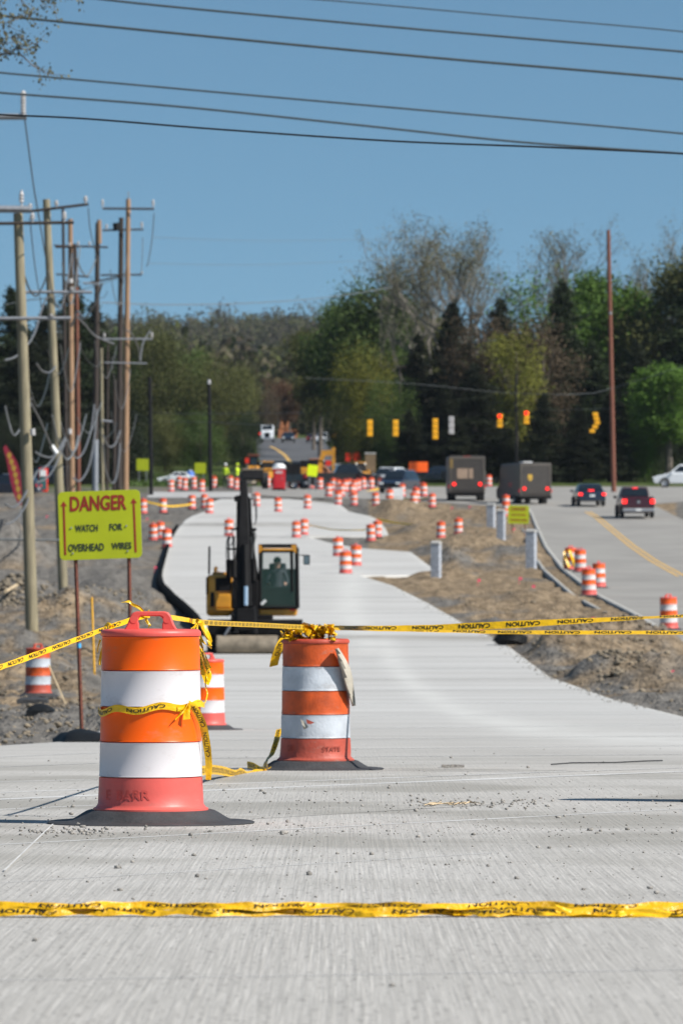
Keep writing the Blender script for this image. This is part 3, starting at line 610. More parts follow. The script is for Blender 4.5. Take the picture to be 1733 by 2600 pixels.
# the right-hand wood
RW=[('con',0,1040,688,585,'dark',1.25,'broad black-green conifer at the front of the wood, left of centre','conifer_tree'),
('con',1,1150,682,590,'dark',1.15,'black-green conifer directly behind the left brown truck','conifer_tree'),
('con',2,1210,740,575,'darkg',1.2,'lower dark conifer between the two brown trucks','conifer_tree'),
('con',0,1290,640,600,'darkg',1.15,'tall dark conifer above the right brown truck','conifer_tree'),
('con',1,960,765,590,'dark',1.15,'dark conifer behind the orange rectangular sign','conifer_tree'),
('dec',1,1365,622,610,'bright',1.05,'fresh green tree just left of the tall red pole','leafy_tree'),
('dec',2,1440,660,612,'bright',.95,'fresh green tree behind the tall red pole','leafy_tree'),
('con',2,1360,780,590,'darkg',1.3,'shaded conifer at the foot of the fresh green trees','conifer_tree'),
('con',0,1460,780,592,'dark',1.3,'shaded conifer behind the maroon pickup','conifer_tree'),
('dec',3,1545,600,605,'olive',1.0,'large dull green tree at the right edge of the picture','leafy_tree'),
('con',1,1595,570,600,'darkg',1.1,'dark conifer crown cut by the right edge of the picture','conifer_tree'),
('dec',2,1535,835,560,'bright',1.7,'low bright green tree above the white car at the right','leafy_tree'),
('bush',2,1480,930,565,'bright',.6,'small bright green bush right of the tall red pole','bush'),
('dec',0,860,655,680,'green',1.1,'rounded mid-green tree right of the distant hill','leafy_tree'),
('dec',3,790,690,700,'green',.8,'green tree beside the distant hill, its top catching light','leafy_tree'),
('dec',2,735,755,740,'olive',1.0,'olive tree where the wood meets the distant hill','leafy_tree'),
('dec',1,925,680,690,'olive',1.0,'olive tree under the left bare treetop','leafy_tree'),
('bush',0,845,825,600,'yell',.62,'yellow-green tree above the yellow traffic signals','leafy_tree'),
('bush',3,900,880,570,'green',.62,'low green tree behind the three yellow signals','leafy_tree'),
('bush',1,800,880,640,'olive',.6,'low olive tree left of the yellow signals','leafy_tree'),
('thin',1,1110,700,578,'brown',1.0,'thin budding tree in front of the black-green conifers','budding_tree'),
('thin',2,1185,770,565,'yell',.8,'thin yellow-green sapling between the trucks','budding_tree'),
('thin',3,1245,720,570,'brown',1.0,'thin brown budding tree above the right brown truck','budding_tree'),
('con',1,1090,830,560,'dark',1.5,'low black conifer right behind the left brown truck','conifer_tree'),
('con',2,1020,880,556,'dark',1.5,'low black conifer above the parked dark van','conifer_tree'),
('con',0,1400,900,560,'dark',1.5,'low black conifer left of the foot of the red pole','conifer_tree'),
('con',0,1250,900,556,'dark',1.6,'low black conifer above the right brown truck roof','conifer_tree'),
('con',2,1330,930,556,'dark',1.6,'low black conifer above the small dark car','conifer_tree'),
('con',1,940,940,560,'dark',1.5,'low black conifer above the white parked car','conifer_tree'),
('bush',2,1600,900,570,'dark',.8,'dark undergrowth bush behind the white car','bush'),
('bush',3,860,985,600,'darkg',.8,'dark undergrowth bush beneath the leftmost signal','bush'),
('bush',0,1500,1000,566,'darkg',.9,'dark undergrowth bush right of the foot of the red pole','bush'),
('bush',1,1170,1000,560,'dark',.9,'dark undergrowth bush in the gap between the trucks','bush'),
('bush',2,1060,1000,560,'dark',.9,'dark undergrowth bush left of the left truck','bush'),
('bush',3,780,960,700,'darkg',.8,'dark bush on the right bank of the hill road','bush'),
('thin',2,720,850,800,'olive',1.2,'thin olive tree on the right bank of the hill road','budding_tree'),
# centre and left
('thin',1,640,862,960,'rust',1.2,'reddish budding tree at the head of the hill road','budding_tree'),
('thin',3,612,890,920,'brown',1.1,'brown budding tree above the white truck on the hill','budding_tree'),
('dec',2,665,880,930,'rust',1.1,'reddish brown tree beside the head of the hill road','leafy_tree'),
('dec',0,555,850,800,'olive',1.0,'olive tree left of the hill road','leafy_tree'),
('bush',0,500,840,680,'olive',.85,'broad olive tree behind the shorter black steel pole','leafy_tree'),
('bush',1,420,800,700,'green',.85,'broad green tree between the two black steel poles','leafy_tree'),
('bush',2,350,770,680,'olive',.8,'olive tree behind the taller black steel pole','leafy_tree'),
('dec',3,300,760,700,'green',1.1,'green tree just right of the cluster of wooden poles','leafy_tree'),
('bush',3,460,950,600,'green',.9,'low green thicket behind the lime signs','bush'),
('bush',0,380,960,600,'olive',.9,'low olive thicket behind the left lime sign','bush'),
('bush',2,560,960,640,'darkg',.8,'dark thicket on the left bank of the hill road','bush'),
('bush',1,300,950,590,'darkg',.9,'dark thicket behind the wooden poles','bush'),
('con',0,165,632,560,'darkg',1.1,'tall dark conifer whose tip rises among the wooden poles','conifer_tree'),
('con',1,215,690,565,'dark',1.1,'dark conifer right of the tallest left conifer','conifer_tree'),
('con',2,105,700,560,'dark',1.2,'dark conifer between the two nearest wooden poles','conifer_tree'),
('con',0,25,655,560,'darkg',1.1,'dark green conifer at the left edge of the picture','conifer_tree'),
('con',1,-40,680,560,'dark',1.2,'dark conifer mostly beyond the left edge','conifer_tree'),
('con',2,60,760,545,'dark',1.5,'low dark conifer behind the nearest wooden pole','conifer_tree'),
('con',0,150,820,545,'dark',1.5,'low dark conifer behind the second wooden pole','conifer_tree'),
('con',1,240,860,550,'dark',1.4,'low dark conifer at the right side of the pole cluster','conifer_tree'),
('bush',1,90,980,540,'dark',.9,'dark undergrowth behind the parked vehicles at the left','bush'),
('bush',0,195,990,540,'dark',.9,'dark undergrowth below the pole cluster','bush'),
('bush',3,10,960,540,'dark',.9,'dark undergrowth behind the feather flag','bush')]
for (k,sd_,x,yt,D,lm,ws,lb,nm_) in RW:
    tree(k,sd_,q(x),q(yt),D,lm,lb,nm_,ws,'bush' if nm_=='bush' else 'tree','trees and bushes of the roadside woods',bark='barkdark' if lm.startswith('dark') else 'bark')
# branch of a nearer tree at the top-left corner
bt=empty('tree',GD((-330-CX)*95/F,95),'leafing twigs reaching in at the top left corner','tree')
mb=MB(); tips=[]
rb=random.Random(5)
def lp(px,py,D=95.): return A(px,py,D)-bt.location
mb.tube([lp(-330,1700),lp(-340,900),lp(-320,200),lp(-300,-300)],[.25,.2,.15,.08],8,cap=False)
def tw(p,dv,L,r,lv):
    q_=p; pts=[p]
    for i in range(4):
        dv=(dv+Vector((rb.gauss(0,.2),rb.gauss(0,.2),rb.gauss(0,.2)))).normalized(); q_=q_+dv*L/4; pts.append(q_); 
        if lv<3 and i: tw(q_,(dv+Vector((rb.gauss(0,.7),rb.gauss(0,.6),rb.gauss(0,.7)))).normalized(),L*.55,r*.6,lv+1)
        if lv>=1: tips.append(q_)
    mb.tube(pts,[r,r*.9,r*.75,r*.6,r*.5],4,cap=False)
for (sx,sy,dx,dz,L) in ((-320,110,1,.12,1.75),(-320,20,1,.1,1.95),(-315,170,1,.2,1.7),(-310,-80,1,-.05,1.9)): tw(lp(sx,sy),Vector((dx,0,dz)).normalized(),L,.03,0)
mb.build('trunk',M['bark'],bt)
T=np.array([t[:] for t in tips]); rg=np.random.default_rng(3); n_=2600; P=T[rg.integers(0,len(T),n_)]+rg.normal(size=(n_,3))*.06
V,f=leaves(P,.030,rg); raw('crown',V,f,LM['grey'],bt,attrs={'v':('FACE',rg.random(n_))})
# distant wooded hill: one mass
rg=np.random.default_rng(11); V=[];Fc=[];vv=[];o_=0
for i in range(1500):
    D=math.exp(rg.uniform(math.log(1050),math.log(4300))); px=rg.uniform(-500,2200) if rg.random()<.25 else rg.uniform(150,1100)
    x=(px-CX)*D/F; y=float(yofD(D)); z=float(Zp(D))+(fbm(x/420.,D/700.,3)-.5)*min(1,max(0,(D-1040)/1200.))*38
    h=rg.uniform(11,19)*(1.35 if rg.random()<.05 else 1); w_=h*rg.uniform(.28,.45); m_=170
    if D<1150 and 600<px<900: continue
    p=rg.normal(size=(m_,3)); p/=np.linalg.norm(p,axis=1)[:,None]; p*=(.65+.4*rg.random((m_,1))); p=p*np.array([w_,w_,h*.5])*(1+.25*np.sin(p[:,:1]*5+i))+np.array([x,D,z+h*.52])
    v_,f_=leaves(p,.75,rg); V.append(v_);Fc.append(f_+o_);o_+=len(v_); vv.append(np.clip(np.full(m_,rg.random())+rg.normal(0,.12,m_),0,1))
m=leafmat('hill_wood_foliage',(.10,.10,.05)); cr=[n for n in m.node_tree.nodes if n.type=='VALTORGB'][0].color_ramp
cr.elements[0].color=(.045,.048,.026,1); cr.elements[1].color=(.14,.12,.075,1); e=cr.elements.new(.45); e.color=(.085,.065,.045,1); e=cr.elements.new(.75); e.color=(.085,.10,.028,1)
o=raw('hill_wood',np.concatenate(V),np.concatenate(Fc),m,attrs={'v':('FACE',np.concatenate(vv))}); tag(o,'distant wooded hillside of mixed spring trees beneath the sky','woods',None,'stuff')
# rough grass on the left verge
P=[]
for i in range(5000):
    px=rng.uniform(300,640); D=rng.uniform(530,600); x=(px-CX)*D/F
    if near_strip(px,float(yofD(D)))<14: continue
    P.append((x,D,float(Zp(D))+.1))
V,f=leaves(np.array(P),.22,rng); tag(raw('rough_grass',V,f,LM['green'],attrs={'v':('FACE',rng.random(len(P)))}),'rough green grass on the verge beyond the crossing','grass',None,'stuff')
# ------------------------------------------------------------------ construction drums
DR=[(.272,.05),(.262,.075),(.258,.235)]
def band_profile(k,old=False):
    z0,z1=[(.235,.41),(.41,.585),(.585,.765),(.765,.935)][k]; r=[.256,.252,.249,.245][k]
    return [(r-.012,z0),(r+.003,z0+.004),(r,z0+.010),(r-.003,z1-.008),(r-.001,z1-.003),(r-.014,z1)]
def make_drum(name,label,mt,n=40,ribs=False,rz=0.,loc=(0,0,0),group='orange and white construction drums',sc=1.,dent=0.):
    t=empty(name,loc,label,'traffic drum',group,rz=rz,sc=sc)
    wob=(lambda a,z: dent*(math.sin(3*a+z*9)*.4+math.sin(5*a-z*23)*.35+math.sin(9*a+z*41)*.25)) if dent else None
    low=[(.0,.07),(.287,.068),(.287,.078),(.274,.084),(.263,.10),(.2605,.16),(.257,.232),(.243,.236)]
    top=[(.232,.932),(.249,.936),(.251,.946),(.249,.958),(.238,.968),(.20,.970),(.19,.962),(.0,.962)]
    b=MB(); b.lathe(low,n,wob=(lambda a,z: wob(a,z)*(1 if .09<z<.2 else .2)*2.2) if wob else None); b.lathe([(.243,.236),(.241,.41),(.237,.585),(.234,.765),(.232,.932)],n); b.lathe(top,n); b.build('body',mt['body'],t,smooth=50)
    for k,nm in enumerate(('white','orange','white','orange')):
        b=MB(); pr=band_profile(k)
        if ribs:
            (r0,z0),(r1,z1)=pr[2],pr[3]; mid=[]
            for j in range(1,24): tt=j/24; mid.append((r0+(r1-r0)*tt+(.0012 if j%2 else -.0012),z0+(z1-z0)*tt))
            pr=pr[:3]+mid+pr[3:]
        b.lathe(pr,n,wob=wob); b.build('reflective_band',mt[nm],t,smooth=45)
    # tyre-ring base
    b=MB(); m_=96 if n>=40 else 24
    rp=[(.24,.066),(.300,.070),(.316,.066),(.340,.052),(.372,.032),(.395,.020),(.42,.016),(.50,.013),(.512,.007),(.505,.0)]
    b.lathe(rp,m_,wob=(lambda a,z: (.004*math.sin(a*48)*(1 if .025<z<.06 else 0)+.012*math.sin(a*2+1)+.008*math.sin(a*5))) if n>=40 else None); b.build('rubber_base',mt['base'],t,smooth=60)
    # handle: a bridge with a slot
    h=MB(); y0,y1=-.021,.021
    out=[(-.135,.962),(-.118,.990),(-.098,1.040),(-.088,1.052),(-.07,1.058),(.07,1.058),(.088,1.052),(.098,1.040),(.118,.990),(.135,.962)]
    inn=[(-.058,.962),(-.058,.994),(-.064,1.012),(-.058,1.027),(-.045,1.034),(.045,1.034),(.058,1.027),(.064,1.012),(.058,.994),(.058,.962)]
    vs=[];fs=[]; k=len(out)
    for yv in (y0,y1):
        for p in out: vs.append((p[0],yv,p[1]))
        for p in inn: vs.append((p[0],yv,p[1]))
    for i in range(k-1):
        fs+= [(i,k+i,k+i+1,i+1),(2*k+i,2*k+i+1,3*k+i+1,3*k+i),(i,i+1,2*k+i+1,2*k+i),(k+i,3*k+i,3*k+i+1,k+i+1)]
    fs+=[(0,2*k,3*k,k),(k-1,2*k-1,4*k-1,3*k-1)]
    h.add(vs,fs)
    if n>=40:
        for sx in (-1,1): h.cyl((sx*.083,-.0235,1.018),(sx*.083,.0235,1.018),.012,12)
    h.build('handle',mt['body'],t,bevel=.007 if n>=40 else .004,seg=3 if n>=40 else 1,smooth=35)
    return t
MNEW=dict(body=M['pink'],white=M['white'],orange=M['orange'],base=M['rubber'])
MOLD=dict(body=M['pink_old'],white=M['white_old'],orange=M['orange_old'],base=M['rubber'])
MFAR=dict(body=M['pink'],white=M['farwhite'],orange=M['faror'],base=M['rubber'])
gd1=G(383,2091)
drum1=make_drum('traffic_drum','large clean orange and white drum nearest the camera, with yellow tape round its middle',MNEW,n=72,loc=gd1,rz=R(-3),sc=1.0)
gd2=G(801,1954)
drum2=make_drum('traffic_drum','scuffed orange and white drum with ribbed bands and a grey cloth on its side',MOLD,n=56,ribs=True,loc=gd2,rz=R(70),sc=.975,dent=.006)
# stencil marks on the lowest band of both drums, worn almost away
M['stencil']=mat('faded_stencil',(.62,.083,.065),.6,var=.2,scale=15); M['stencil2']=mat('dark_stencil',(.24,.035,.02),.6,var=.3,scale=15)
def wrap_text(s,w,h,r,z,a0,m,parent,name='lettering',flip=False):
    v,f=text_data(s,w,h); b=MB(); vs=[]
    for x,y in v:
        if flip: x,y=-x,-y
        a=a0+x/r; vs.append((r*math.sin(a),-r*math.cos(a),z+y))
    b.add(vs,f); return b.build(name,m,parent)
wrap_text('E  BARR',.26,.05,.2635,.15,-.42,M['stencil'],drum1)
t_=wrap_text('OR',.055,.045,.268,.165,-.78-R(70)+R(0),M['stencil2'],drum2); 
wrap_text('STATE',.15,.035,.268,.16,.47-R(70),M['stencil2'],drum2)
gd3=G(523,1853)
drum3=make_drum('traffic_drum','orange and white drum half hidden just behind the nearest drum',MNEW,n=40,loc=gd3,rz=R(20),sc=.92)
gd4=G(97,1768)
drum4=make_drum('traffic_drum','dirty drum standing alone in the dirt at the left, under the slanting tape',MOLD,n=40,loc=gd4,rz=R(40),sc=.90,dent=.004)
# an off-frame drum whose shadow lies across the slab at the right
dr_off=make_drum('traffic_drum','drum just outside the right edge that throws its shadow on the slab',MNEW,n=40,loc=G(1957,2036),rz=0)
dp=make_drum('traffic_drum','x',MFAR,n=18)
FD=[(364,1306,'first drum right of the danger sign, beside its upper edge'),(414,1303,'bright drum on the dirt right of the danger sign'),
(389,1371,'leftmost of the three drums grouped beside the danger sign'),(408,1367,'middle one of the three drums grouped beside the danger sign'),(424,1389,'nearest of the three drums grouped beside the danger sign'),
(434,1250,'drum left of the row below the left lime sign'),(455,1240,'drum behind the leftmost drum below the lime signs'),(468,1245,'third drum from the left below the lime signs'),(492,1241,'bright drum under the blue tank'),(512,1250,'dull drum left of the shorter black steel pole'),
(543,1239,'drum just right of the shorter black steel pole'),(585,1238,'pale drum beside the workers in lime vests'),(599,1243,'drum right of the workers in lime vests'),(679,1238,'drum just left of the red portable toilet'),(736,1240,'drum just right of the red portable toilet'),(752,1239,'second drum right of the red portable toilet'),
(519,1289,'rear one of the two drums standing left of the excavator boom tip'),(531,1303,'front one of the two drums standing left of the excavator boom tip'),(487,1294,'dull drum alone on the slab corner left of the boom tip'),
(651,1285,'drum partly behind the top of the excavator boom, on its right'),(706,1299,'drum standing alone on the slab right of the excavator boom'),(780,1291,'dull drum on the slab edge below the bright lime sign'),
(581,1361,'drum partly hidden behind the excavator boom, on its left'),(752,1365,'front one of the two drums in mid slab right of the boom'),(771,1358,'rear one of the two drums in mid slab right of the boom'),
(858,1412,'rear drum of the three at the corner of the right stub slab'),(877,1456,'nearest drum of the three at the corner of the right stub slab, bright orange'),(902,1436,'right-hand drum of the three at the corner of the right stub slab'),
(941,1375,'front one of the two drums at the end of the upper stub slab'),(957,1364,'rear one of the two drums at the end of the upper stub slab'),
(1118,1369,'left one of the two drums on the brown dirt in the middle distance'),(1163,1364,'right one of the two drums on the brown dirt in the middle distance'),
(858,1281,'dull drum next to the yellow tape left of the white barricade'),(876,1250,'bright drum among those left of the parked dark van'),(858,1250,'dim drum among those in front of the black pickup nose'),(898,1283,'drum at the end of the yellow tape line'),(899,1251,'drum standing before the far brown panel'),(922,1243,'drum between the brown panel and the dark van'),
(942,1243,'bright drum before the nose of the parked dark van'),(965,1246,'drum before the front wheel of the parked dark van'),(953,1287,'drum on the grey dirt left of the white barricade'),(988,1295,'drum touching the left side of the white barricade'),
(1056,1274,'drum under the left half of the orange rectangular sign'),(1050,1290,'front drum of the group right of the white barricade'),(1075,1262,'narrow-looking drum under the right half of the orange sign'),(1096,1289,'drum alone left of the left brown truck'),
(1283,1318,'drum peering over the small lime sign by the traffic road'),(1240,1236,'red-orange drum between the two brown trucks'),
(1472,1454,'second of the drums along the kerb, beside the yellow-taped one'),(1494,1516,'front-left drum of the kerbside group'),(1519,1494,'front-right drum of the kerbside group'),(1697,1601,'drum at the right edge where the tapes end'),(1446,1449,'kerbside drum wrapped in yellow tape'),
(812,1243,'drum far back in front of the black pickup'),(834,1262,'low drum right of the bright lime sign'),(790,1241,'far drum in front of the black pickup cab'),(845,1247,'drum in the dense cluster, its left end'),(866,1262,'drum in the dense cluster, slightly nearer than its neighbours'),(886,1246,'drum in the dense cluster behind the brown board foot'),(893,1263,'drum at the near right of the dense cluster'),(908,1247,'drum in the dense cluster beside the minivan nose'),(1020,1262,'drum left of the legs of the orange sign'),(700,1243,'drum hidden partly by the red portable toilet'),(1284,1292,'drum behind the drum that peers over the lime roadside sign')]
for i,(x,y,lb) in enumerate(FD):
    o=dp if i==0 else copy_tree(dp); g=G(x,y); D=g.y; g.z+=Hb(x,y,g.x,D)*.6; o.location=g; o['label']=lb; o.rotation_euler=(R(random.uniform(-1.5,1.5)),R(random.uniform(-2,2)),random.random()*6.28)
    sz=1.0; o.scale=(sz*random.uniform(.97,1.05),)*3
# ------------------------------------------------------------------ caution tape
class Ribbon:
    def __init__(s,P,Wd,w=.075,n=200):               # P: points, Wd: full width vectors at points
        P=[Vector(p) for p in P]; Wd=[Vector(x) for x in Wd]; s.c=[];s.w=[];s.l=[0]
        k=len(P)
        def cr(a,b,c,e,t): return .5*((2*b)+(c-a)*t+(2*a-5*b+4*c-e)*t*t+(3*b-a-3*c+e)*t**3)
        for i in range(k-1):
            a,b,c,e=P[max(i-1,0)],P[i],P[i+1],P[min(i+2,k-1)]; m=max(2,int(n/(k-1)))
            for j in range(m if i<k-2 else m+1):
                t=j/m; s.c.append(cr(a,b,c,e,t)); s.w.append(Wd[i].lerp(Wd[i+1],t*t*(3-2*t)))
        for i in range(1,len(s.c)): s.l.append(s.l[-1]+(s.c[i]-s.c[i-1]).length)
        s.w0=w
    def at(s,u,v,off=0.):                             # u metres along, v in -.5...5
        import bisect
        i=min(max(bisect.bisect_right(s.l,u)-1,0),len(s.c)-2); t=(u-s.l[i])/max(1e-9,s.l[i+1]-s.l[i])
        c=s.c[i].lerp(s.c[i+1],t); w_=s.w[i].lerp(s.w[i+1],t); n=(s.c[i+1]-s.c[i]).cross(w_).normalized()
        if n.y>0: n=-n
        return c+w_*v+n*off
    def mesh(s,name,m,parent,crease=0.,na=4,seed=0):
        V=[];f=[]
        for i in range(len(s.c)):
            w_=s.w[i]; tt=(s.c[min(i+1,len(s.c)-1)]-s.c[max(i-1,0)]); n=tt.cross(w_).normalized()
            for k in range(na+1):
                v=k/na-.5; off=crease*(math.sin(v*9+s.l[i]*14+seed)*.5+math.sin(s.l[i]*37+v*5+seed)*.5)
                V.append(tuple(s.c[i]+w_*v+n*off))
        for i in range(len(s.c)-1):
            for k in range(na): a=i*(na+1)+k; f.append((a,a+1,a+na+2,a+na+1))
        s.args=(name,m,parent); s.mb=MB(); s.mb.add(V,f,m); s.o=s.mb.build(name,m,parent,smooth=True); return s.o
    def words(s,start,period,wlen,h,parent,flip=True,off=.0025,phase=0,word='CAUTION',vc=0.,end=None):
        vd,fd=text_data(word,wlen,h); b=s.mb; u=start; k0=len(b.v); L=s.l[-1] if end is None else end
        while u+wlen<L:
            vs=[]
            for x,y in vd:
                if flip: x,y=-x,-y
                vs.append(tuple(s.at(u+wlen/2+x,y+vc,off)))
            b.add(vs,fd,M['tapeink']); u+=period
        if len(b.v)>k0:
            me=s.o.data; bpy.data.objects.remove(s.o); bpy.data.meshes.remove(me); s.o=b.build(s.args[0],s.args[1],s.args[2],smooth=True)
def vis(px_h,D,ang=None,w=.076):                     # width vector whose visible height is px_h photo pixels
    c=min(1.,px_h*D/F/w); sgn=math.sqrt(max(0,1-c*c)); return Vector((0,sgn*w,c*w))
def tape(name,label,pts,cat='caution tape',group='yellow caution tape',crease=.001,text=True,word0=.08,period=.385,seed=0,flip=True,w=.076,wl=.28,hh=.62,n=220,parent=None,vc=0.):
    P=[A(x,y,D) for x,y,D,h in pts]; W_=[vis(h,D,w=w) for x,y,D,h in pts]
    t=parent or empty(name,(0,0,0),label,cat,group); r=Ribbon(P,W_,n=n); r.mesh('tape_strip',M['tape'],t,crease,seed=seed)
    if text: r.words(word0,period,wl,hh,t,flip,vc=vc)
    return t
tp=tape('caution_tape','yellow tape slanting up from the left edge to the nearest drum handle',
 [(-60,q(1552),28,16),(q(12),q(1529),28.4,15),(q(80),q(1505),28.8,16),(q(160),q(1475),29.2,14),(q(235),q(1447),29.6,12),(q(262),q(1437),29.7,14),(q(320),q(1418),29.9,13),(q(345),q(1414),29.97,13)],word0=.16,period=.30,wl=.22,crease=.002)
tp2=tape('caution_tape','long yellow tape stretched over the road, from the nearest drum to the right edge',
 [(q(385),q(1417),29.97,12),(q(430),q(1424),30.4,11),(q(470),q(1430),31,13),(q(600),q(1436),37,12),(q(712),q(1441),42.9,11),(q(850),q(1443),42.6,12),(q(980),q(1442),42.3,14),(q(1100),q(1438),42.0,18),(q(1190),q(1434),41.8,18),(q(1300),q(1428),41.6,14),(q(1420),q(1422),41.4,10),(q(1500),q(1418),41.2,6),(q(1620),q(1413),41,9)],word0=1.2,period=.42,n=420,crease=.001)
tp3=tape('caution_tape','level yellow tape just below the long one, from the second drum rightwards',
 [(q(735),q(1444),43.2,6),(q(900),q(1447),42.9,7),(q(1050),q(1450),42.7,8),(q(1140),q(1452),42.5,9),(q(1300),q(1453),42.2,10),(q(1450),q(1453),42,9),(q(1620),q(1454),41.8,9)],word0=.3,period=.39,n=260,seed=2)
# loop of tape around the middle of the nearest drum, with a knot and a hanging tail
t=empty('caution_tape',(0,0,0),'yellow tape wound round the middle of the nearest drum and knotted at its right','caution tape','yellow caution tape')
def ringpt(a,z,r,g=gd1): return Vector((g.x+r*math.sin(a),g.y-r*math.cos(a),g.z+z))
P=[];W_=[]
for i in range(25):
    a=-2.2+i*(2.2+1.45)/24; zz=.545+.045*((a+1.5)/3.)+ (.010*math.sin(a*7)); P.append(ringpt(a,zz-.0+.012,.262)); h_=.036 if a<.75 else .028; W_.append(Vector((0,.0,h_)))
r=Ribbon(P,W_,n=240); r.mesh('tape_strip',M['tape'],t,.0015); r.words(.18,.29,.2,.5,t,True,off=.003)
P=[];W_=[]
for i in range(12):
    a=.55+i*.1; P.append(ringpt(a,.585+.018*math.sin((a-.55)*2.2)-.02*abs(a-.9),.268)); W_.append(Vector((0,0,.026)))
Ribbon(P,W_,n=80).mesh('tape_strip',M['tape'],t,.002,seed=3)
ka=.78
def tail(offs,w0,g=gd1,base=None,seed=0,text=True):
    P=[];W_=[]
    for (a,z,rr,wd) in offs: P.append(ringpt(a,z,rr,g)); W_.append(Vector(wd)*w0)
    r=Ribbon(P,W_,n=90); r.mesh('tape_tail',M['tape'],base,.002,seed=seed)
    if text: r.words(.03,.16,.13,.55,base,True,off=.0035)
tail([(.80,.600,.270,(.1,0,1)),(.95,.575,.275,(.9,0,.35)),(1.15,.50,.285,(1,0,.2)),(1.3,.40,.29,(1,0,.1)),(1.38,.31,.295,(.9,-.2,0)),(1.36,.22,.295,(.7,-.3,0))],.038,base=t)
tail([(.78,.598,.272,(.2,0,1)),(.66,.575,.278,(.7,0,.7)),(.56,.545,.282,(.8,.2,.6)),(.52,.532,.284,(.6,.3,.6))],.045,base=t,seed=5,text=False)
tail([(.80,.598,.272,(.2,0,1)),(.72,.565,.282,(.9,0,.4)),(.70,.525,.286,(1,.1,.1))],.036,base=t,seed=6,text=False)
# bow and knots on the handle
t=empty('caution_tape',(0,0,0),'yellow tape knotted round the handle of the nearest drum with a curling loose end','caution tape','yellow caution tape')
def strp(pts,w0,m=M['tape'],n=60,seed=0,name='tape_strip',cr=.002,text=False,parent=None):
    P=[A(x,y,D) for (x,y,D,_) in pts]; W_=[Vector(wd).normalized()*w0 for (_,_,_,wd) in pts]
    r=Ribbon(P,W_,n=n); r.mesh(name,m,parent or t,cr,seed=seed)
    if text: r.words(.02,.16,.13,.55,parent or t,True,off=.0035)
z1=lambda X:X/2.412; z2=lambda Y:1500+Y/2.412
strp([(z1(885),z2(140),29.95,(1,0,1)),(z1(855),z2(105),29.93,(.4,0,1)),(z1(815),z2(85),29.93,(.2,0,1)),(z1(790),z2(66),29.93,(.1,.6,.6)),(z1(765),z2(68),29.93,(0,1,.3)),(z1(742),z2(72),29.95,(0,1,.2))],.016)
strp([(z1(885),z2(150),29.93,(1,0,0)),(z1(893),z2(170),29.93,(1,0,0)),(z1(905),z2(195),29.93,(1,0,.3)),(z1(918),z2(212),29.93,(1,.4,0)),(z1(905),z2(235),29.95,(.6,.3,.5))],.014)
strp([(z1(885),z2(150),29.93,(1,0,.3)),(z1(900),z2(128),29.93,(1,0,0)),(z1(912),z2(120),29.9,(.6,.5,.6)),(z1(905),z2(142),29.93,(1,0,.2))],.014)
strp([(z1(870),z2(150),29.92,(0,0,1)),(z1(840),z2(130),29.92,(1,0,.4)),(z1(818),z2(140),29.93,(1,0,0)),(z1(830),z2(165),29.95,(1,0,.5)),(z1(810),z2(195),29.95,(1,0,0))],.013)
strp([(z1(858),z2(160),29.94,(1,0,.6)),(z1(880),z2(148),29.90,(0,0,1)),(z1(905),z2(150),29.92,(0,0,1)),(z1(890),z2(160),29.95,(1,0,1))],.026)
t=empty('caution_tape',(0,0,0),'thin strand of yellow tape hanging down the left side of the nearest drum','caution tape','yellow caution tape')
strp([(z1(690),z2(205),29.72,(1,0,0)),(z1(668),z2(250),29.72,(1,0,0)),(z1(645),z2(310),29.73,(1,.2,0)),(z1(628),z2(360),29.76,(.8,.4,0)),(z1(614),z2(420),29.8,(.9,.2,0)),(z1(612),z2(455),29.82,(.7,.6,0))],.014,text=True)
strp([(z1(640),z2(225),29.70,(0,0,1)),(z1(655),z2(205),29.68,(.3,0,1)),(z1(680),z2(212),29.66,(1,0,.4)),(z1(688),z2(235),29.70,(1,0,0)),(z1(665),z2(232),29.70,(0,0,1))],.022)
strp([(z1(616),z2(300),29.80,(1,0,0)),(z1(604),z2(340),29.82,(.6,0,.4)),(z1(598),z2(378),29.85,(.4,.6,0))],.012,m=M['tape'])
# hanging bundle right of the nearest drum
t=empty('caution_tape',(0,0,0),'bunch of yellow tape tails hanging beside the upper right of the nearest drum','caution tape','yellow caution tape')
z3=lambda X:400+X/3.484; z4=lambda Y:1200+Y/3.484
for k,(pp,w0) in enumerate([([(365,1312),(395,1345),(440,1420),(470,1500),(468,1540),(430,1525),(385,1480),(362,1420)],.026),([(358,1315),(340,1380),(350,1480),(385,1560),(410,1640),(440,1730),(455,1800),(430,1870)],.030),
   ([(355,1325),(318,1370),(300,1385)],.028),([(362,1450),(395,1540),(425,1620),(455,1700),(470,1730)],.022),([(360,1500),(380,1600),(390,1700),(410,1790),(440,1850)],.034),([(372,1330),(400,1400),(440,1470),(470,1530)],.018),
   ([(430,1800),(425,1880),(440,1950),(425,2020),(400,2060)],.008),([(345,1330),(360,1300),(385,1310),(365,1330)],.02)]):
    pts=[(z3(X),z4(Y),30.35-.02*k+.03*math.sin(i*1.3+k),(math.cos(.5*i+k*.3),.3*math.sin(i+k),.35+.3*math.sin(i*1.7+k))) for i,(X,Y) in enumerate(pp)]
    strp(pts,w0,seed=k,text=(k in (1,3,4)),n=80)
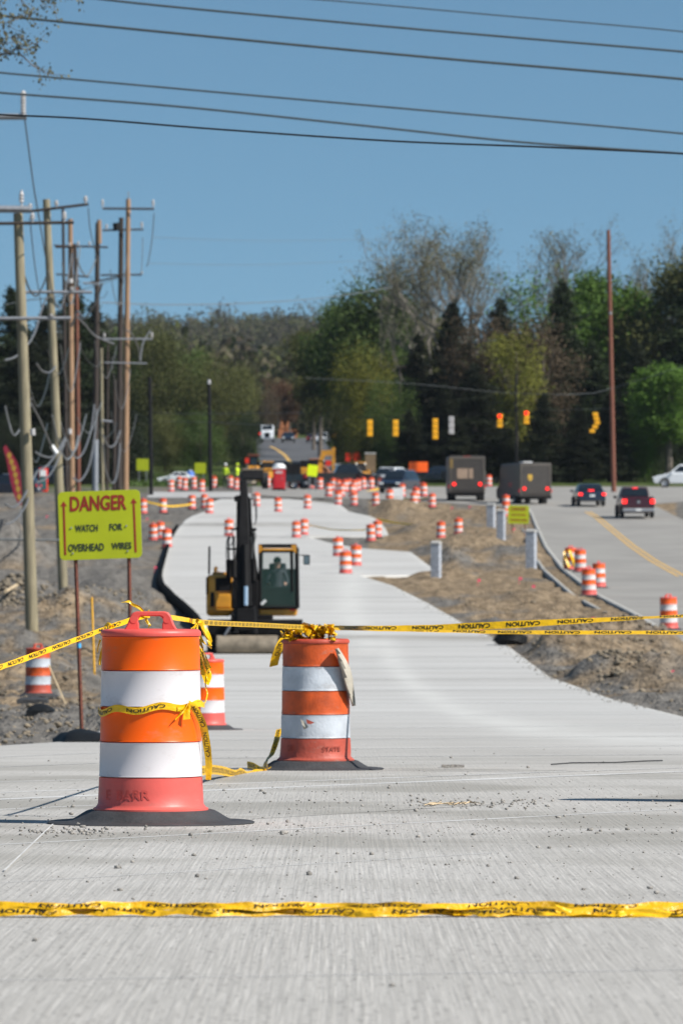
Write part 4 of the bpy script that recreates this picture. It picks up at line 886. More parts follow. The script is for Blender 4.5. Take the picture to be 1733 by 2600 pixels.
# heap of tape on the second drum
t=empty('caution_tape',(0,0,0),'crumpled heap of yellow tape over the top and left shoulder of the second drum','caution tape','yellow caution tape')
z5=lambda X:500+X/3.136; z6=lambda Y:1500+Y/3.136
rb=random.Random(8)
for k in range(46):
    X=rb.uniform(680,1095); Y=rb.uniform(268,375)+abs(X-900)*.10; pts=[]
    for i in range(6):
        pts.append((z5(X),z6(Y),gd2.y-.06+rb.uniform(-.16,.10),(rb.uniform(-1,1),rb.uniform(-1,1),rb.uniform(-.2,1)))); X=min(1095,max(675,X+rb.uniform(-60,60))); Y=min(385,max(270+abs(X-900)*.12,Y+rb.uniform(-28,28)))
    strp(pts,rb.uniform(.025,.06),seed=k,n=40,text=(k%2==0))
strp([(z5(700),z6(375),42.9,(1,0,0)),(z5(665),z6(420),42.88,(1,0,.2)),(z5(645),z6(480),42.88,(1,0,.1)),(z5(625),z6(540),42.9,(1,.2,.3)),(z5(610),z6(600),42.92,(1,.3,.2))],.065,text=True)
strp([(z5(680),z6(385),42.92,(1,0,0)),(z5(650),z6(440),42.93,(1,0,.2)),(z5(615),z6(500),42.93,(1,.4,.1)),(z5(592),z6(595),42.94,(1,.3,.3))],.03)
strp([(z5(900),z6(265),43.0,(1,0,0)),(z5(925),z6(320),42.95,(.8,0,.4)),(z5(935),z6(375),42.93,(1,0,.3))],.05,seed=4)
t=empty('caution_tape',(0,0,0),'slack yellow tape fallen onto the slab between the two nearest drums','caution tape','yellow caution tape')
def onz(px,py): return Dof(py)
def strg(pts,w0,**k):
    strp([(x,y,D,wd) for (x,y,D,wd) in pts],w0,**k)
strg([(z5(655),z6(1100),43.2,(1,0,.2)),(z5(630),z6(1200),43.0,(1,.1,.2)),(z5(595),z6(1300),42.9,(1,.3,.3)),(z5(550),z6(1360),42.6,(.8,.2,.6)),(z5(545),z6(1400),42.4,(.6,.3,.7)),(z5(560),z6(1425),42.2,(.3,.8,.4))],.045,text=True,n=90)
strg([(z5(400),z6(1385),42.4,(0,.2,1)),(z5(450),z6(1395),42.3,(0,.3,1)),(z5(500),z6(1425),42.2,(.2,.5,1)),(z5(540),z6(1430),42.1,(.2,.6,.8))],.05,text=True)
strg([(q(380),q(1790),36.9,(0,.3,1)),(z5(60),z6(1430),37.5,(0,.2,1)),(z5(140),z6(1425),38.6,(0,.1,1)),(z5(220),z6(1437),39.7,(0,.1,1)),(z5(300),z6(1455),40.4,(0,.5,.6)),(z5(350),z6(1447),40.9,(0,0,1)),(z5(400),z6(1462),41.3,(0,.6,.5)),(z5(470),z6(1455),41.8,(0,.2,.8)),(z5(560),z6(1440),42.3,(0,.6,.6)),(z5(640),z6(1385),42.7,(0,.3,.5))],.062,text=True,n=160,cr=.006)
# rumpled tape lying across the foreground: two strands
t=empty('caution_tape',(0,0,0),'rumpled yellow tape lying right across the foreground slab','caution tape','yellow caution tape')
M['tape_dull']=mat('dusty_yellow_tape',(.66,.37,.004),.4,var=.3,scale=9,bump=.6,bscale=25)
def groundtape(seed,y0,h0,period,word0,zofs,dofs,flip,crease,xs=(-80,1820)):
    rb=random.Random(seed); D0=19.25; P=[];W_=[]; n_=46
    for i in range(n_+1):
        px=xs[0]+(xs[1]-xs[0])*i/n_; D=D0+dofs+.03*math.sin(i*.55+seed)+rb.uniform(-.008,.008)-(.10 if False else 0)
        hgt=h0*(.85+.3*vn(i*.35,seed)); zc=zofs+hgt/2+.006*vn(i*.6,seed+4)
        x=(px-CX)*D/F; gz=float(Zp(D)); P.append(Vector((x,D,gz+zc))); dy=math.sqrt(max(.0001,.0722**2-hgt**2)); W_.append(Vector((0,dy*(.35+.3*vn(i*.4,seed+9)),hgt)))
    r=Ribbon(P,W_,n=500); r.mesh('tape_strip',M['tape_dull'],t,crease*2,na=7,seed=seed); r.words(word0,period,.205,.5,t,flip,off=.004)
groundtape(3,0,.026,.335,.09,.002,-.012,True,.003)
groundtape(8,0,.020,.36,.25,.022,.018,True,.003)
groundtape(14,0,.016,.40,.02,.004,-.03,False,.002,xs=(1150,1820))
strp([(1410,2306,19.2,(0,.3,1)),(1450,2318,19.2,(0,.3,1)),(1520,2326,19.2,(0,.3,1)),(1640,2318,19.2,(0,.3,1)),(1740,2330,19.2,(0,.2,1))],.026,n=90,cr=.003)
# taped kerbside drum and thin far tapes
for lb,pts,hh in [('faint yellow tape sagging between the left drums and the steel pole',[(364,1272,392),(430,1285,392),(487,1280,395)],4),('far yellow tape strung in front of the toilet and the pickup',[(600,1246,500),(740,1248,495),(858,1262,470),(965,1240,480)],5),
   ('yellow tape from the upper stub slab to the brown dirt',[(957,1318,360),(1010,1328,358),(1118,1338,352)],5),('faint yellow tape drooping across the upper slab between drums',[(771,1330,345),(850,1345,340),(941,1345,338)],3),
   ('short yellow tape right of the white barricade',[(1000,1262,420),(1050,1268,415),(1100,1262,410)],4)]:
    t=empty('caution_tape',(0,0,0),lb,'caution tape','yellow caution tape'); Ribbon([A(x,y,D) for x,y,D in pts],[Vector((0,.03,hh*D/F)) for x,y,D in pts],n=30).mesh('tape_strip',M['tape'],t,.004)
t=empty('caution_tape',G(1446,1449),'loose yellow tape draped over a drum in the kerbside group','caution tape','yellow caution tape')
for k in range(5):
    a=k*1.1; P=[(.27*math.cos(a+j*.25)*(1 if j else .3),.27*math.sin(a+j*.25)*(1 if j else .3)-.05,1.0-j*.17) for j in range(6)]
    Ribbon([Vector(p) for p in P],[Vector((.10,.06,.03))]*6,n=30).mesh('tape_strip',M['tape'],t,.006,seed=k)
# yellow twine
t=MB(); pts=[]; rb=random.Random(2)
for k in range(5):
    pts=[G(1080+i*14+rb.uniform(-5,5),2046-i*.6+rb.uniform(-4,4),.01) for i in range(rb.randint(4,12))]; t.tube(pts,.0025,4)
tag(t.build('twine',M['lath']),'thin yellow twine lying on the slab among pebbles','twine')
t=MB(); t.tube([G(1398,1945,.012),G(1450,1942,.015),G(1560,1940,.012),G(1640,1937,.015),G(1680,1935,.012)],.005,5); tag(t.build('dark_strip',M['black']),'thin black strip lying on the slab at the right','rubber strip')  # thin dark line across the slab, built as a raised strip
t=MB(); 
for i in range(14): 
    g=G(1130+rb.uniform(0,40),1947+rb.uniform(-3,3)); t.box(g.x-.03,g.x+.03,g.y-.04,g.y+.04,g.z,g.z+rb.uniform(.005,.022))
tag(t.build('dirt_clump',M['stone']),'small dark clump of dirt on the slab right of the second drum','dirt clump')
# cloth on second drum
b=MB(); rows=[]
z5m=[(1112,460,10),(1132,500,24),(1158,560,48),(1182,620,58),(1200,690,54),(1212,760,46),(1226,830,36),(1238,890,26),(1242,915,18)]
vs=[];nc=9
for i_,(X,Y,wd) in enumerate(z5m):
    for k in range(nc):
        v=k/(nc-1)-.5; dx_=(z5(X+v*wd)-CX)*gd2.y/F-gd2.x; p=A(z5(X+v*wd),z6(Y),gd2.y-math.sqrt(max(.0,.262**2-dx_**2))-.03); fold=.022*math.cos(v*math.pi*2+i_*.5)+.03*(1-4*v*v)
        vs.append((p.x,p.y-fold,p.z))
for (X,Y,wd) in z5m[::-1]:
    pass
fs=[(i*nc+k,i*nc+k+1,(i+1)*nc+k+1,(i+1)*nc+k) for i in range(len(z5m)-1) for k in range(nc-1)]
b.add(vs,fs); o=b.build('cloth_rag',M['canvas'],smooth=True); sm=o.modifiers.new('s','SOLIDIFY'); sm.thickness=.01; tag(o,'stiff grey cloth rag hanging down the right side of the second drum','rag')
# torn patch on the second drum's lower white band
b=MB(); b.add([tuple(A(z5(X),z6(Y),gd2.y-.31+(D-42.69))) for X,Y,D in ((822,1018,42.69),(850,1040,42.66),(885,1080,42.60),(875,1095,42.61),(850,1105,42.64),(838,1070,42.64))],[(0,1,2,3,4,5)],M['canvas'])
b.add([tuple(A(z5(X),z6(Y),gd2.y-.305)) for X,Y,D in ((870,1022,42.69),(935,1050,42.70),(905,1062,42.69),(875,1058,42.69))],[(0,1,2,3)],M['pink_old'])
o=b.build('torn_sheeting'); o.parent=drum2; o.matrix_parent_inverse=Matrix.LocRotScale(drum2.location,drum2.rotation_euler,drum2.scale).inverted()
# ------------------------------------------------------------------ danger sign
def rrect(w,h,r,n=5):
    P=[]
    for cx_,cy_,a0 in ((w/2-r,h/2-r,0),(-w/2+r,h/2-r,90),(-w/2+r,-h/2+r,180),(w/2-r,-h/2+r,270)):
        for i in range(n+1): a=R(a0+90*i/n); P.append((cx_+r*math.cos(a),cy_+r*math.sin(a)))
    return P
SD=75.; gs=G(190*d,1680*d); SD=gs.y; s_=F/SD
sg=empty('danger_sign',gs,'yellow-green danger sign on two rusty posts warning of overhead wires','warning sign')
c=A(q(230),q(1206),SD)-gs
pn=empty('tmp',(0,0,0)); bpy.data.objects.remove(pn)
W_s=q(189)/s_; H_s=q(157)/s_
def onsign(X,Y): # zoom pixels (0,1200,500,1600 at 3.136) -> sign plane offsets
    return ((X/3.136)-q(230))/s_, (q(1206)-(1200+Y/3.136))/s_
RT=Matrix.Rotation(R(-2.),4,'Y')
b=MB(); b.T=Matrix.Translation(c)@RT; b.prism(rrect(W_s,H_s,.06),-.012,.012,axis='y'); panel=b.build('sign_panel',M['lime'],sg,bevel=.002)
def letters(s,X0,X1,Y0,Y1,m,name='lettering',b=None,bold=.0):
    x0,z0=onsign(X0,Y1); x1,z1=onsign(X1,Y0); 
    v,f=text_data(s,x1-x0,z1-z0,(x0+x1)/2,(z0+z1)/2); b=b or MB(); b.T=Matrix.Translation(c)
    sh=math.tan(R(2.)); cx0=(x0+x1)/2
    offs=[(0,0)]+([(bold,0),(-bold,0),(0,bold),(0,-bold)] if bold else [])
    for k,(ox,oz) in enumerate(offs): b.add([(x+ox,-.0155-.0006*k,z+oz+(x-cx0)*sh) for x,z in v],f,m)
    return b
for s__,a,m_ in (('DANGER',(560,1008,183,302),M['signred']),('WATCH',(600,780,415,470),M['signblack']),('FOR',(873,976,406,460),M['signblack']),('OVERHEAD',(545,830,566,626),M['signblack']),('WIRES',(890,1048,556,610),M['signblack'])):
    letters(s__,*a,m_,bold=.003 if s__=='DANGER' else .0012).build('lettering',m_,panel)
def arrow(xt,yt,xb,yb):
    b=MB(); b.T=Matrix.Translation(c); A0=onsign(xt,yt); B0=onsign(xb,yb); w_=.013; hw=.042; hh=.062
    ux,uz=B0[0]-A0[0],B0[1]-A0[1]; L_=math.hypot(ux,uz); ux/=L_; uz/=L_; nx,nz=uz,-ux
    P=[(A0[0],A0[1]),(A0[0]+ux*hh+nx*hw,A0[1]+uz*hh+nz*hw),(A0[0]+ux*hh+nx*w_,A0[1]+uz*hh+nz*w_),(B0[0]+nx*w_,B0[1]+nz*w_),(B0[0]-nx*w_,B0[1]-nz*w_),(A0[0]+ux*hh-nx*w_,A0[1]+uz*hh-nz*w_),(A0[0]+ux*hh-nx*hw,A0[1]+uz*hh-nz*hw)]
    b.add([(x,-.0155,z) for x,z in P],[tuple(range(7))]); b.build('arrow',M['signred'],panel)
arrow(508,228,522,657); arrow(1064,204,1082,635)
for X,Y in ((570,440),(1008,424),(582,642),(1018,625)):
    x,z=onsign(X,Y); b=MB(); b.T=Matrix.Translation(c); b.cyl((x,-.012,z),(x,-.026,z),.011,8); b.build('bolt',M['galv'],panel)
b=MB(); b.tube([(0,.03,-.3),A(q(171),q(1200),SD)-gs+Vector((0,.03,0))],.024,4); post1=b.build('post',M['rust'],sg)
g2=G(q(309),q(1655)); b=MB(); b.tube([Vector((A(q(303),q(1600),SD)-gs).to_tuple())+Vector((0,.03,-.3)),A(q(295),q(1200),SD)-gs+Vector((0,.03,0))],.024,4); b.build('post',M['rust'],sg)
p=A(q(181.5),q(1483),SD)-gs; b=MB(); b.tube([p+Vector((0,.03,-.03)),p+Vector((-.002,.03,.03))],.028,4); b.build('blue_band',mat('blue_tape_band',(.05,.35,.65),.5),post1)
# rubber mat at the post foot, block, laths
gm=G(q(187),q(1704)); 
def slab_obj(name,g,w,dp,h,m,label,cat,rz=0,wob=.25,n=9):
    b=MB(); vs=[];fs=[]
    for j in range(n):
        for i in range(n):
            u,v=i/(n-1)*2-1,j/(n-1)*2-1; k=(1-abs(u)**4)*(1-abs(v)**4)
            vs.append((u*w/2*(1+.1*vn(v*3,i)),v*dp/2*(1+.1*vn(u*3,j+9)),h*(.25+.75*k)*(1-wob+2*wob*vn(u*2.3+5,v*2.3,3))))
    for j in range(n-1):
        for i in range(n-1): a=j*n+i; fs.append((a,a+1,a+n+1,a+n))
    k0=len(vs); ring=[i for i in range(n)]+[j*n+n-1 for j in range(1,n)]+[(n-1)*n+i for i in range(n-2,-1,-1)]+[j*n for j in range(n-2,0,-1)]
    for r_ in ring: x,y,z=vs[r_]; vs.append((x,y,-.06))
    for i in range(len(ring)): fs.append((ring[i],k0+i,k0+(i+1)%len(ring),ring[(i+1)%len(ring)]))
    b.add(vs,fs); o=b.build(name,m,smooth=50); o.location=g; o.rotation_euler=(0,0,rz); tag(o,label,cat); return o
slab_obj('sandbag',gm,.46,.8,.12,M['black'],'limp black sandbag at the foot of the danger sign','sandbag',.2)
slab_obj('rubber_block',G(q(93),q(1645),0.06),.38,.5,.11,M['black'],'flat black rubber block on the dirt below the lone left drum','rubber block')
slab_obj('rubber_pad',G(q(75),q(1611),.02),.5,.6,.05,M['rubber'],'thin black pad beside the base of the lone left drum','rubber pad')
def stick(name,a,b_,r,m,label,cat='stake'):
    bb=MB(); bb.tube([a,b_],r,4); return tag(bb.build(name,m),label,cat)
gy=G(q(219),q(1575)); stick('survey_stake',gy-Vector((0,0,.2)),A(q(211),q(1372),gy.y),.022,mat('yellow_stake_paint',(.75,.38,.02),.6),'thin yellow stake right of the left post of the danger sign')
gl=G(q(152),q(1618)); stick('survey_stake',gl,A(q(113),q(1528),gl.y+.3),.018,M['lath'],'pale wooden stake leaning against the lone left drum')
gl=G(q(1497),q(1576)); b_=A(q(1540),q(1543),gl.y+.2); stick('survey_stake',gl-Vector((.0,0,.02)),b_,.02,M['lath'],'wooden stake leaning in the dirt near the right edge')
b=MB(); b.add([tuple(b_+Vector(v)) for v in ((.0,-.03,.02),(.06,-.03,.03),(.05,-.03,-.12),(.01,-.03,-.10))],[(0,1,2,3)]); tag(b.build('flagging_ribbon',M['pinkflag']),'pink flagging ribbon on the leaning stake near the right edge','ribbon')
for i,(x,y) in enumerate(((1216,1612),(1212,1486),(1317,1488),(1350,1511),(1500,1636),(118,1320),(55,1350),(372,1345),(392,1450),(1302,1365),(1145,1302),(1190,1305))):
    g=G(x,y); g.z+=Hb(x,y,g.x,g.y); h_=.28; b=MB(); b.tube([g,g+Vector((0,0,h_))],.006,4); b.box(g.x,g.x+.11,g.y-.003,g.y+.003,g.z+h_-.09,g.z+h_)
    lbs=['pink stake flag above the black hose coil','pink stake flag on the brown bank left of the kerb','pink stake flag beside the dark patch on the brown bank','pink stake flag in the middle of the brown bank','pink stake flag on the dirt ridge at the right','pink stake flag behind the danger sign, on its left','pink stake flag near the left edge behind the wooden pole','pink stake flag beside the trio of drums','pink stake flag on the grey dirt left of the silt sock','pink stake flag below the lime roadside sign','pink stake flag before the left brown truck','second pink stake flag before the left brown truck']
    o=b.build('marker_flag',M['pinkflag']); tag(o,lbs[i],'marker flag','pink marker flags in the dirt')
b=MB(); g0=G(q(10),q(1400)); b.tube([G(q(14),q(1392),.5),G(q(62),q(1355),.4)],.06,6); tag(b.build('timber',M['lath']),'pale timber lying among stones at the left edge','timber')
# conduit behind the sign
D_=G(60,1400).y; b=MB(); b.tube([A(-60,q(1238),D_*.62),A(q(60),q(1240),D_*.62),A(q(134),q(1241),D_*.62)],.04,6); 
b.tube([A(-60,q(1238),D_*.62),G(-60,1700)],.04,6); b.tube([A(q(170),q(1241),D_*.62),A(q(134),q(1241),D_*.62)],.04,6); tag(b.build('rail',M['wire_grey']),'grey horizontal rail crossing behind the danger sign at the left edge','rail')
# ------------------------------------------------------------------ silt sock and hose coil
P=[(445,1424),(425,1404),(395,1378),(372,1352),(366,1338),(372,1310),(383,1272),(395,1232),(408,1212)]
b=MB(); pts=[]; 
for (x,y) in [(462,1462),(456,1440)]+P: g=G(q(x-1.5),q(y)); pts.append(g+Vector((0,0,.10)))
fine=[]
for i in range(len(pts)-1):
    for t_ in (0,.25,.5,.75): fine.append(pts[i].lerp(pts[i+1],t_))
fine.append(pts[-1]); fine=[fine[0]]+[(fine[i-1]+fine[i]*2+fine[i+1])/4 for i in range(1,len(fine)-1)]+[fine[-1]]
b.tube(fine,[(.175 if i<18 else max(.09,.175-.01*(i-18)))+.012*vn(i*.9,3) for i in range(len(fine))],10); tag(b.build('silt_sock',mat('matt_black_fabric',(.006,.0065,.007),.95,var=.4,spec=.03),smooth=True),'long black silt sock curving along the left edge of the new concrete','silt sock')
g=G(q(1172),q(1482)); b=MB()
for k in range(7):
    rr_=(.34,.42,.45,.44,.40,.33,.24)[k]; pts=[(rr_*math.cos(a*.349)+.02*math.sin(k*2),rr_*1.2*math.sin(a*.349),.04+.05*k+.012*math.sin(a+k)) for a in range(18)]; b.tube(pts+[pts[0]],.032,7)
o=b.build('hose_coil',M['black'],smooth=True); o.location=g; tag(o,'coil of black hose on the dirt at the right edge of the concrete','hose coil')
# square grey posts in the dirt
for x,yt,yb,w_,lb in ((1001,1244,1328,20,'grey square post nearest the concrete, by the end of the stub slab'),(1219,1217,1306,21,'grey square post beside the lime roadside sign, the nearer of the right ones'),(1150,1171,1240,17,'grey square post just left of the lime roadside sign'),(1127,1157,1226,17,'grey square post farthest back, left of the lime roadside sign')):
    g=G(q(x),q(yb)); h_=q(yb-yt)*g.y/F; r_=q(w_)*g.y/F/2; b=MB(); b.box(-r_,r_,-r_,r_,-.3,h_-.12); t=empty('bollard_post',g,lb,'post','grey square posts in the dirt',rz=R(-18)); b.build('shaft',M['concretepost'],t,bevel=.012)
    b=MB(); b.box(-r_*1.12,r_*1.12,-r_*1.12,r_*1.12,h_-.12,h_-.04); b.prism([(-r_,h_-.04),(r_,h_-.04),(0,h_+.03)],-r_,r_,axis='x'); b.build('cap',M['barrier'],t,bevel=.01)
# ------------------------------------------------------------------ small signs
def sign_on_posts(name,label,x0,x1,y0,y1,yb,m,txt=None,roll=0.,posts=2,tm=None,cat='sign',group=None,postm='galv'):
    g=G(q((x0+x1)/2),q(yb)); s1=F/g.y; w_=q(x1-x0)/s1; h_=q(y1-y0)/s1; zc=(q(yb)-q((y0+y1)/2))/s1
    t=empty(name,g,label,cat,group); b=MB(); b.T=Matrix.Translation((0,0,zc))@Matrix.Rotation(R(roll),4,'Y'); b.prism(rrect(w_,h_,min(w_,h_)*.07,3),-.015,.015,axis='y'); p=b.build('sign_panel',m,t)
    if txt:
        for (s2,cy_,ww,hh) in txt:
            v,f=text_data(s2,ww*w_,hh*h_,0,cy_*h_); bb=MB(); bb.T=b.T; bb.add([(x,-.024,z) for x,z in v],f); bb.build('lettering',tm or M['signblack'],p)
    for sx in ((-.3,.3) if posts==2 else (0,)):
        bb=MB(); bb.tube([(sx*w_,.05,-.3),(sx*w_,.05,zc+h_*.3)],.035,5); bb.build('post',M[postm],t)
    return t
DT=[('DANGER',.30,.72,.2),('WATCH FOR',-.02,.7,.12),('OVERHEAD WIRES',-.3,.8,.12)]
sign_on_posts('warning_sign','small lime sign by the traffic road behind the nearest grey post',1166,1214,1161,1203,1232,M['lime'],DT,tm=M['signred'],roll=1,postm='rust')
sign_on_posts('warning_sign','lime sign touching the taller black steel pole on the left',314,342,1054,1081,1112,M['lime'],None,group='blank lime signs in the distance')
sign_on_posts('warning_sign','lime sign just left of the shorter black steel pole',447,473,1063,1088,1112,M['lime'],None,roll=1,group='blank lime signs in the distance')
sign_on_posts('warning_sign','brilliant tilted lime sign right of the red portable toilet',706,729,1068,1094,1132,M['limebright'],None,roll=7)
sign_on_posts('warning_sign','wide orange sign left of the first brown truck',939,982,1061,1084,1128,M['orsign'],None,postm='black')
sign_on_posts('warning_sign','left one of the two red-orange signs behind the black pickup',793,808,1041,1060,1090,M['redsign'],None,posts=1)
sign_on_posts('warning_sign','right one of the two red-orange signs behind the black pickup',811,828,1039,1059,1090,M['redsign'],None,posts=1)
for i,(x,y,lb) in enumerate(((773,1003,'orange diamond sign nearer the white car on the hill'),(792,1009,'orange diamond sign farther right on the hill'))):
    D_=800; g=GD((q(x)-CX)*D_/F,D_); t=empty('warning_sign',g,lb,'sign','orange diamond signs on the hill'); zc=A(q(x),q(y),D_).z-g.z; r_=.75; b=MB(); b.add([(0,-.06,zc+r_),(r_,-.06,zc),(0,-.06,zc-r_),(-r_,-.06,zc)],[(0,1,2,3)]); b.build('sign_panel',mat('dim_orange',(.55,.20,.01),.6),t); b=MB(); b.tube([(0,0,-.3),(0,0,zc+.3)],.06,5); b.build('post',M['galv'],t)
# white barricade
g=G(q(913),q(1166)); s1=F/g.y; t=empty('barricade',g,'white folding barricade with a red stripe left of the drum group','barricade'); h_=q(45)/s1; w_=q(26)/s1
for i,(z0,z1,m_) in enumerate(((.55,1.,M['whiteroof']),(.30,.53,M['whiteroof']),(.18,.28,M['redsign']),(.03,.16,M['whiteroof']))):
    b=MB(); b.box(-w_/2,w_/2,-.02,.02,z0*h_,z1*h_); b.build('panel',m_,t,bevel=.01)
for sx in (-1,1):
    b=MB(); b.tube([(sx*w_*.42,.25,0),(sx*w_*.42,.03,h_)],.025,4); b.build('leg',M['galv'],t)
v,f=text_data('ROAD CLOSED',.7*w_,.14*h_,0,.78*h_) ; b=MB(); b.add([(x,-.024,z) for x,z in v],f) ; 
# traffic cone
g=G(q(754.5),q(1132)); t=empty('traffic_cone',g,'slim orange cone before the black pickup','traffic cone'); b=MB(); b.lathe([(.15,.03),(.03,.80),(.0,.81)],14); b.box(-.22,.22,-.22,.22,0,.035); b.build('cone_body',M['orange'],t,smooth=40); b=MB(); b.lathe([(.105,.34),(.076,.5)],14); b.build('reflective_band',M['white'],t,smooth=40)
# portable toilet
g=G(q(641),q(1127)); s1=F/g.y; w_=q(28)/s1; h_=q(63)/s1; t=empty('portable_toilet',g,'red portable toilet with a white roof beside the black trailer','portable toilet')
b=MB(); b.box(-w_/2,w_/2,-w_/2,w_/2,.12,h_*.80); b.build('cabin',M['redplastic'],t,bevel=.04)
b=MB(); b.box(-w_*.55,w_*.55,-w_*.55,w_*.55,h_*.80,h_*.84); b.lathe([(w_*.52,h_*.84),(w_*.50,h_*.90),(w_*.40,h_*.96),(w_*.2,h_*.99),(0,h_)],18); b.build('roof',M['whiteroof'],t,smooth=40)
b=MB(); b.box(-w_*.34,w_*.34,-w_/2-.03,-w_/2,.2,h_*.76); dd_=b.build('door',M['redplastic'],t,bevel=.015); b=MB(); b.box(w_*.2,w_*.27,-w_/2-.06,-w_/2-.03,h_*.4,h_*.46); b.build('handle',M['galv'],dd_)
b=MB()
for k in range(5): b.box(-w_*.28,w_*.28,-w_/2-.045,-w_/2-.03,h_*(.62+.022*k),h_*(.63+.022*k))
b.build('vent',M['whiteroof'],dd_); b=MB(); b.box(-w_*.56,w_*.56,-w_*.56,w_*.56,0,.12); b.build('base',M['black'],t)
# brown panels, blue tank
def boxthing(name,x0,x1,y0,y1,D_,m,label,cat,dp=.3,legs=None):
    g=GD((q((x0+x1)/2)-CX)*D_/F,D_); s1=F/D_; z0=A(0,q(y1),D_).z-g.z; z1=A(0,q(y0),D_).z-g.z; w_=q(x1-x0)/s1; t=empty(name,g,label,cat)
    b=MB(); b.box(-w_/2,w_/2,-dp/2,dp/2,z0,z1); b.build('board',m,t,bevel=.03); 
    for sx in (-.42,.42): b=MB(); b.box(sx*w_-.06,sx*w_+.06,dp/2+.004,dp/2+.14,-.3,z1); b.build('leg',M['wood_dark'],t)
    b=MB(); b.box(-w_/2-.04,w_/2+.04,-dp/2-.03,-dp/2-.004,z1-.12,z1+.02); b.build('rail',M['barrier'],t); return t
boxthing('notice_board',838,862,1040,1086,545,M['brownpanel'],'tall brown board behind the parked vehicles','board')
boxthing('notice_board',768,784,1066,1088,540,M['brownpanel'],'low brown board right of the yellow digger boom','board')
g=G(q(437),q(1098)); t=empty('plastic_tank',GD((q(437)-CX)*545/F,545),'small blue plastic tank beside the left lime sign cluster','tank'); b=MB(); b.lathe([(.0,.0),(.36,.0),(.38,.1),(.38,1.0),(.30,1.12),(.12,1.18),(0,1.2)],18); b.build('shell',M['blue'],t,smooth=45); b=MB(); b.cyl((0,0,1.18),(0,0,1.28),.12,12); b.build('lid',M['whiteroof'],t)
g=GD((q(100)-CX)*470/F,470); t=empty('utility_cabinet',g,'small red-edged cabinet behind the nearest wooden pole','cabinet'); b=MB(); b.box(-.35,.35,-.3,.3,0,1.9); b.build('cabinet_body',M['redsign'],t,bevel=.05); b=MB(); b.box(-.27,.27,-.33,-.30,.2,1.2); b.build('door',mat('teal_paint',(.03,.12,.12),.5),t); b=MB(); b.box(-.25,.25,-.33,-.30,1.25,1.75); b.build('panel',M['whiteroof'],t)
# feather flag
g=GD((q(38)-CX)*330/F,330); t=empty('feather_flag',g,'tall curved red and yellow feather flag at the left edge','flag'); s1=F/330
b=MB(); L=[(14,1022),(20,1032),(30,1045),(40,1062),(47,1085),(49,1110),(52,1140),(50,1160),(44,1160),(34,1140),(26,1110),(20,1080),(14,1050),(8,1028)]
b.T=Matrix.Translation((0,0,0)); b.prism([(q(x-38)/s1,A(0,q(y),330).z-g.z) for x,y in L],-.012,.012,axis='y'); fl=b.build('flag_cloth',M['flagred'],t)
rb=random.Random(4)
for i,(x,y) in enumerate(((22,1047),(27,1062),(32,1076),(36,1092),(39,1108),(42,1124),(45,1142))):
    b=MB(); zc=A(0,q(y),330).z-g.z; xc=q(x-38)/s1; b.prism([(xc+.13*math.cos(k)*(1+.3*math.sin(3*k)),zc+.17*math.sin(k)*(1+.3*math.cos(4*k))) for k in [j*.785 for j in range(8)]],-.022,-.014,axis='y'); b.build('emblem',M['flagyel'],fl)
b=MB(); b.tube([(.30,.03,-.3),(.28,.03,1.2),(.0,.03,A(0,q(1085),330).z-g.z),(-.45,.03,A(0,q(1035),330).z-g.z),(-.6,.03,A(0,q(1022),330).z-g.z)],.02,5); b.build('pole',M['galv'],t)
# ------------------------------------------------------------------ utility poles and wires
def pole(label,xt,yt,xb,yb,wd,m,D_=None,arms=(),name='utility_pole',group='wooden utility poles at the left',extra=None,taper=.72):
    D0=D_ or Dof(q(yb)); g=A(q(xb),q(yb),D0) if D_ is None else GD((q(xb)-CX)*D_/F,D_)
    top=A(q(xt),q(yt),D0); r=q(wd)*D0/F/2
    t=empty(name,g,label,'utility pole' if 'utility' in name else 'pole',group); b=MB(); T_=top-g
    b.tube([(0,0,-.5) ,tuple(T_*.33),tuple(T_*.66),tuple(T_)],[r,r*(1-(1-taper)*.33),r*(1-(1-taper)*.66),r*taper],14); b.build('pole',m,t,smooth=40)
    for a in arms:
        (x0,y0,x1,y1,wm,mm,ins)=a; p0=A(q(x0),q(y0),D0-r-.1)-g; p1=A(q(x1),q(y1),D0-r-.1)-g
        b=MB(); b.tube([p0,p1],wm,4); 
        am=b.build('crossarm',M[mm],t)
        for (ix,ih) in ins:
            tt=(ix-x0)/(x1-x0); p=p0.lerp(p1,tt); h_=q(ih)*D0/F; b=MB(); b.lathe([(.03,0),(.03,h_*.35),(.085,h_*.4),(.05,h_*.5),(.085,h_*.58),(.05,h_*.68),(.08,h_*.76),(.04,h_*.88),(.04,h_)],8); b.T=Matrix.Identity(4)
            o=b.build('insulator',M['insul'],am,smooth=50); o.location=p
    for e in (extra or []):                       # hardware boxes or sheathed conduits: x0,y0,x1,y1,r,mat
        x0,y0,x1,y1,rr,mm=e; b=MB(); b.tube([A(q(x0),q(y0),D0-r-.08)-g,A(q(x1),q(y1),D0-r-.08)-g],rr,8); b.build('conduit',M[mm],t)
    return t,D0,g
pole('nearest and thickest wooden pole, pale with a shaded left side',42,490,75,1450,30,M['wood_pale'],arms=[(-40,514,170,511,.05,'wood_dark',[(148,26),(75,24)]),(-40,480,70,481,.11,'galv',[(50,44)]),(-40,732,163,731,.055,'galv',[(118,10)])],extra=[(75,985,76,1000,.08,'insul')])
pole('second wooden pole from the left, pale, standing behind the danger sign',107,458,148,1386,23,M['wood_pale'],arms=[(64,486,204,469,.05,'wood_dark',[(130,18),(197,20),(70,18)]),(40,671,212,671,.055,'galv',[(165,12)])],extra=[(160,985,161,997,.07,'insul')])
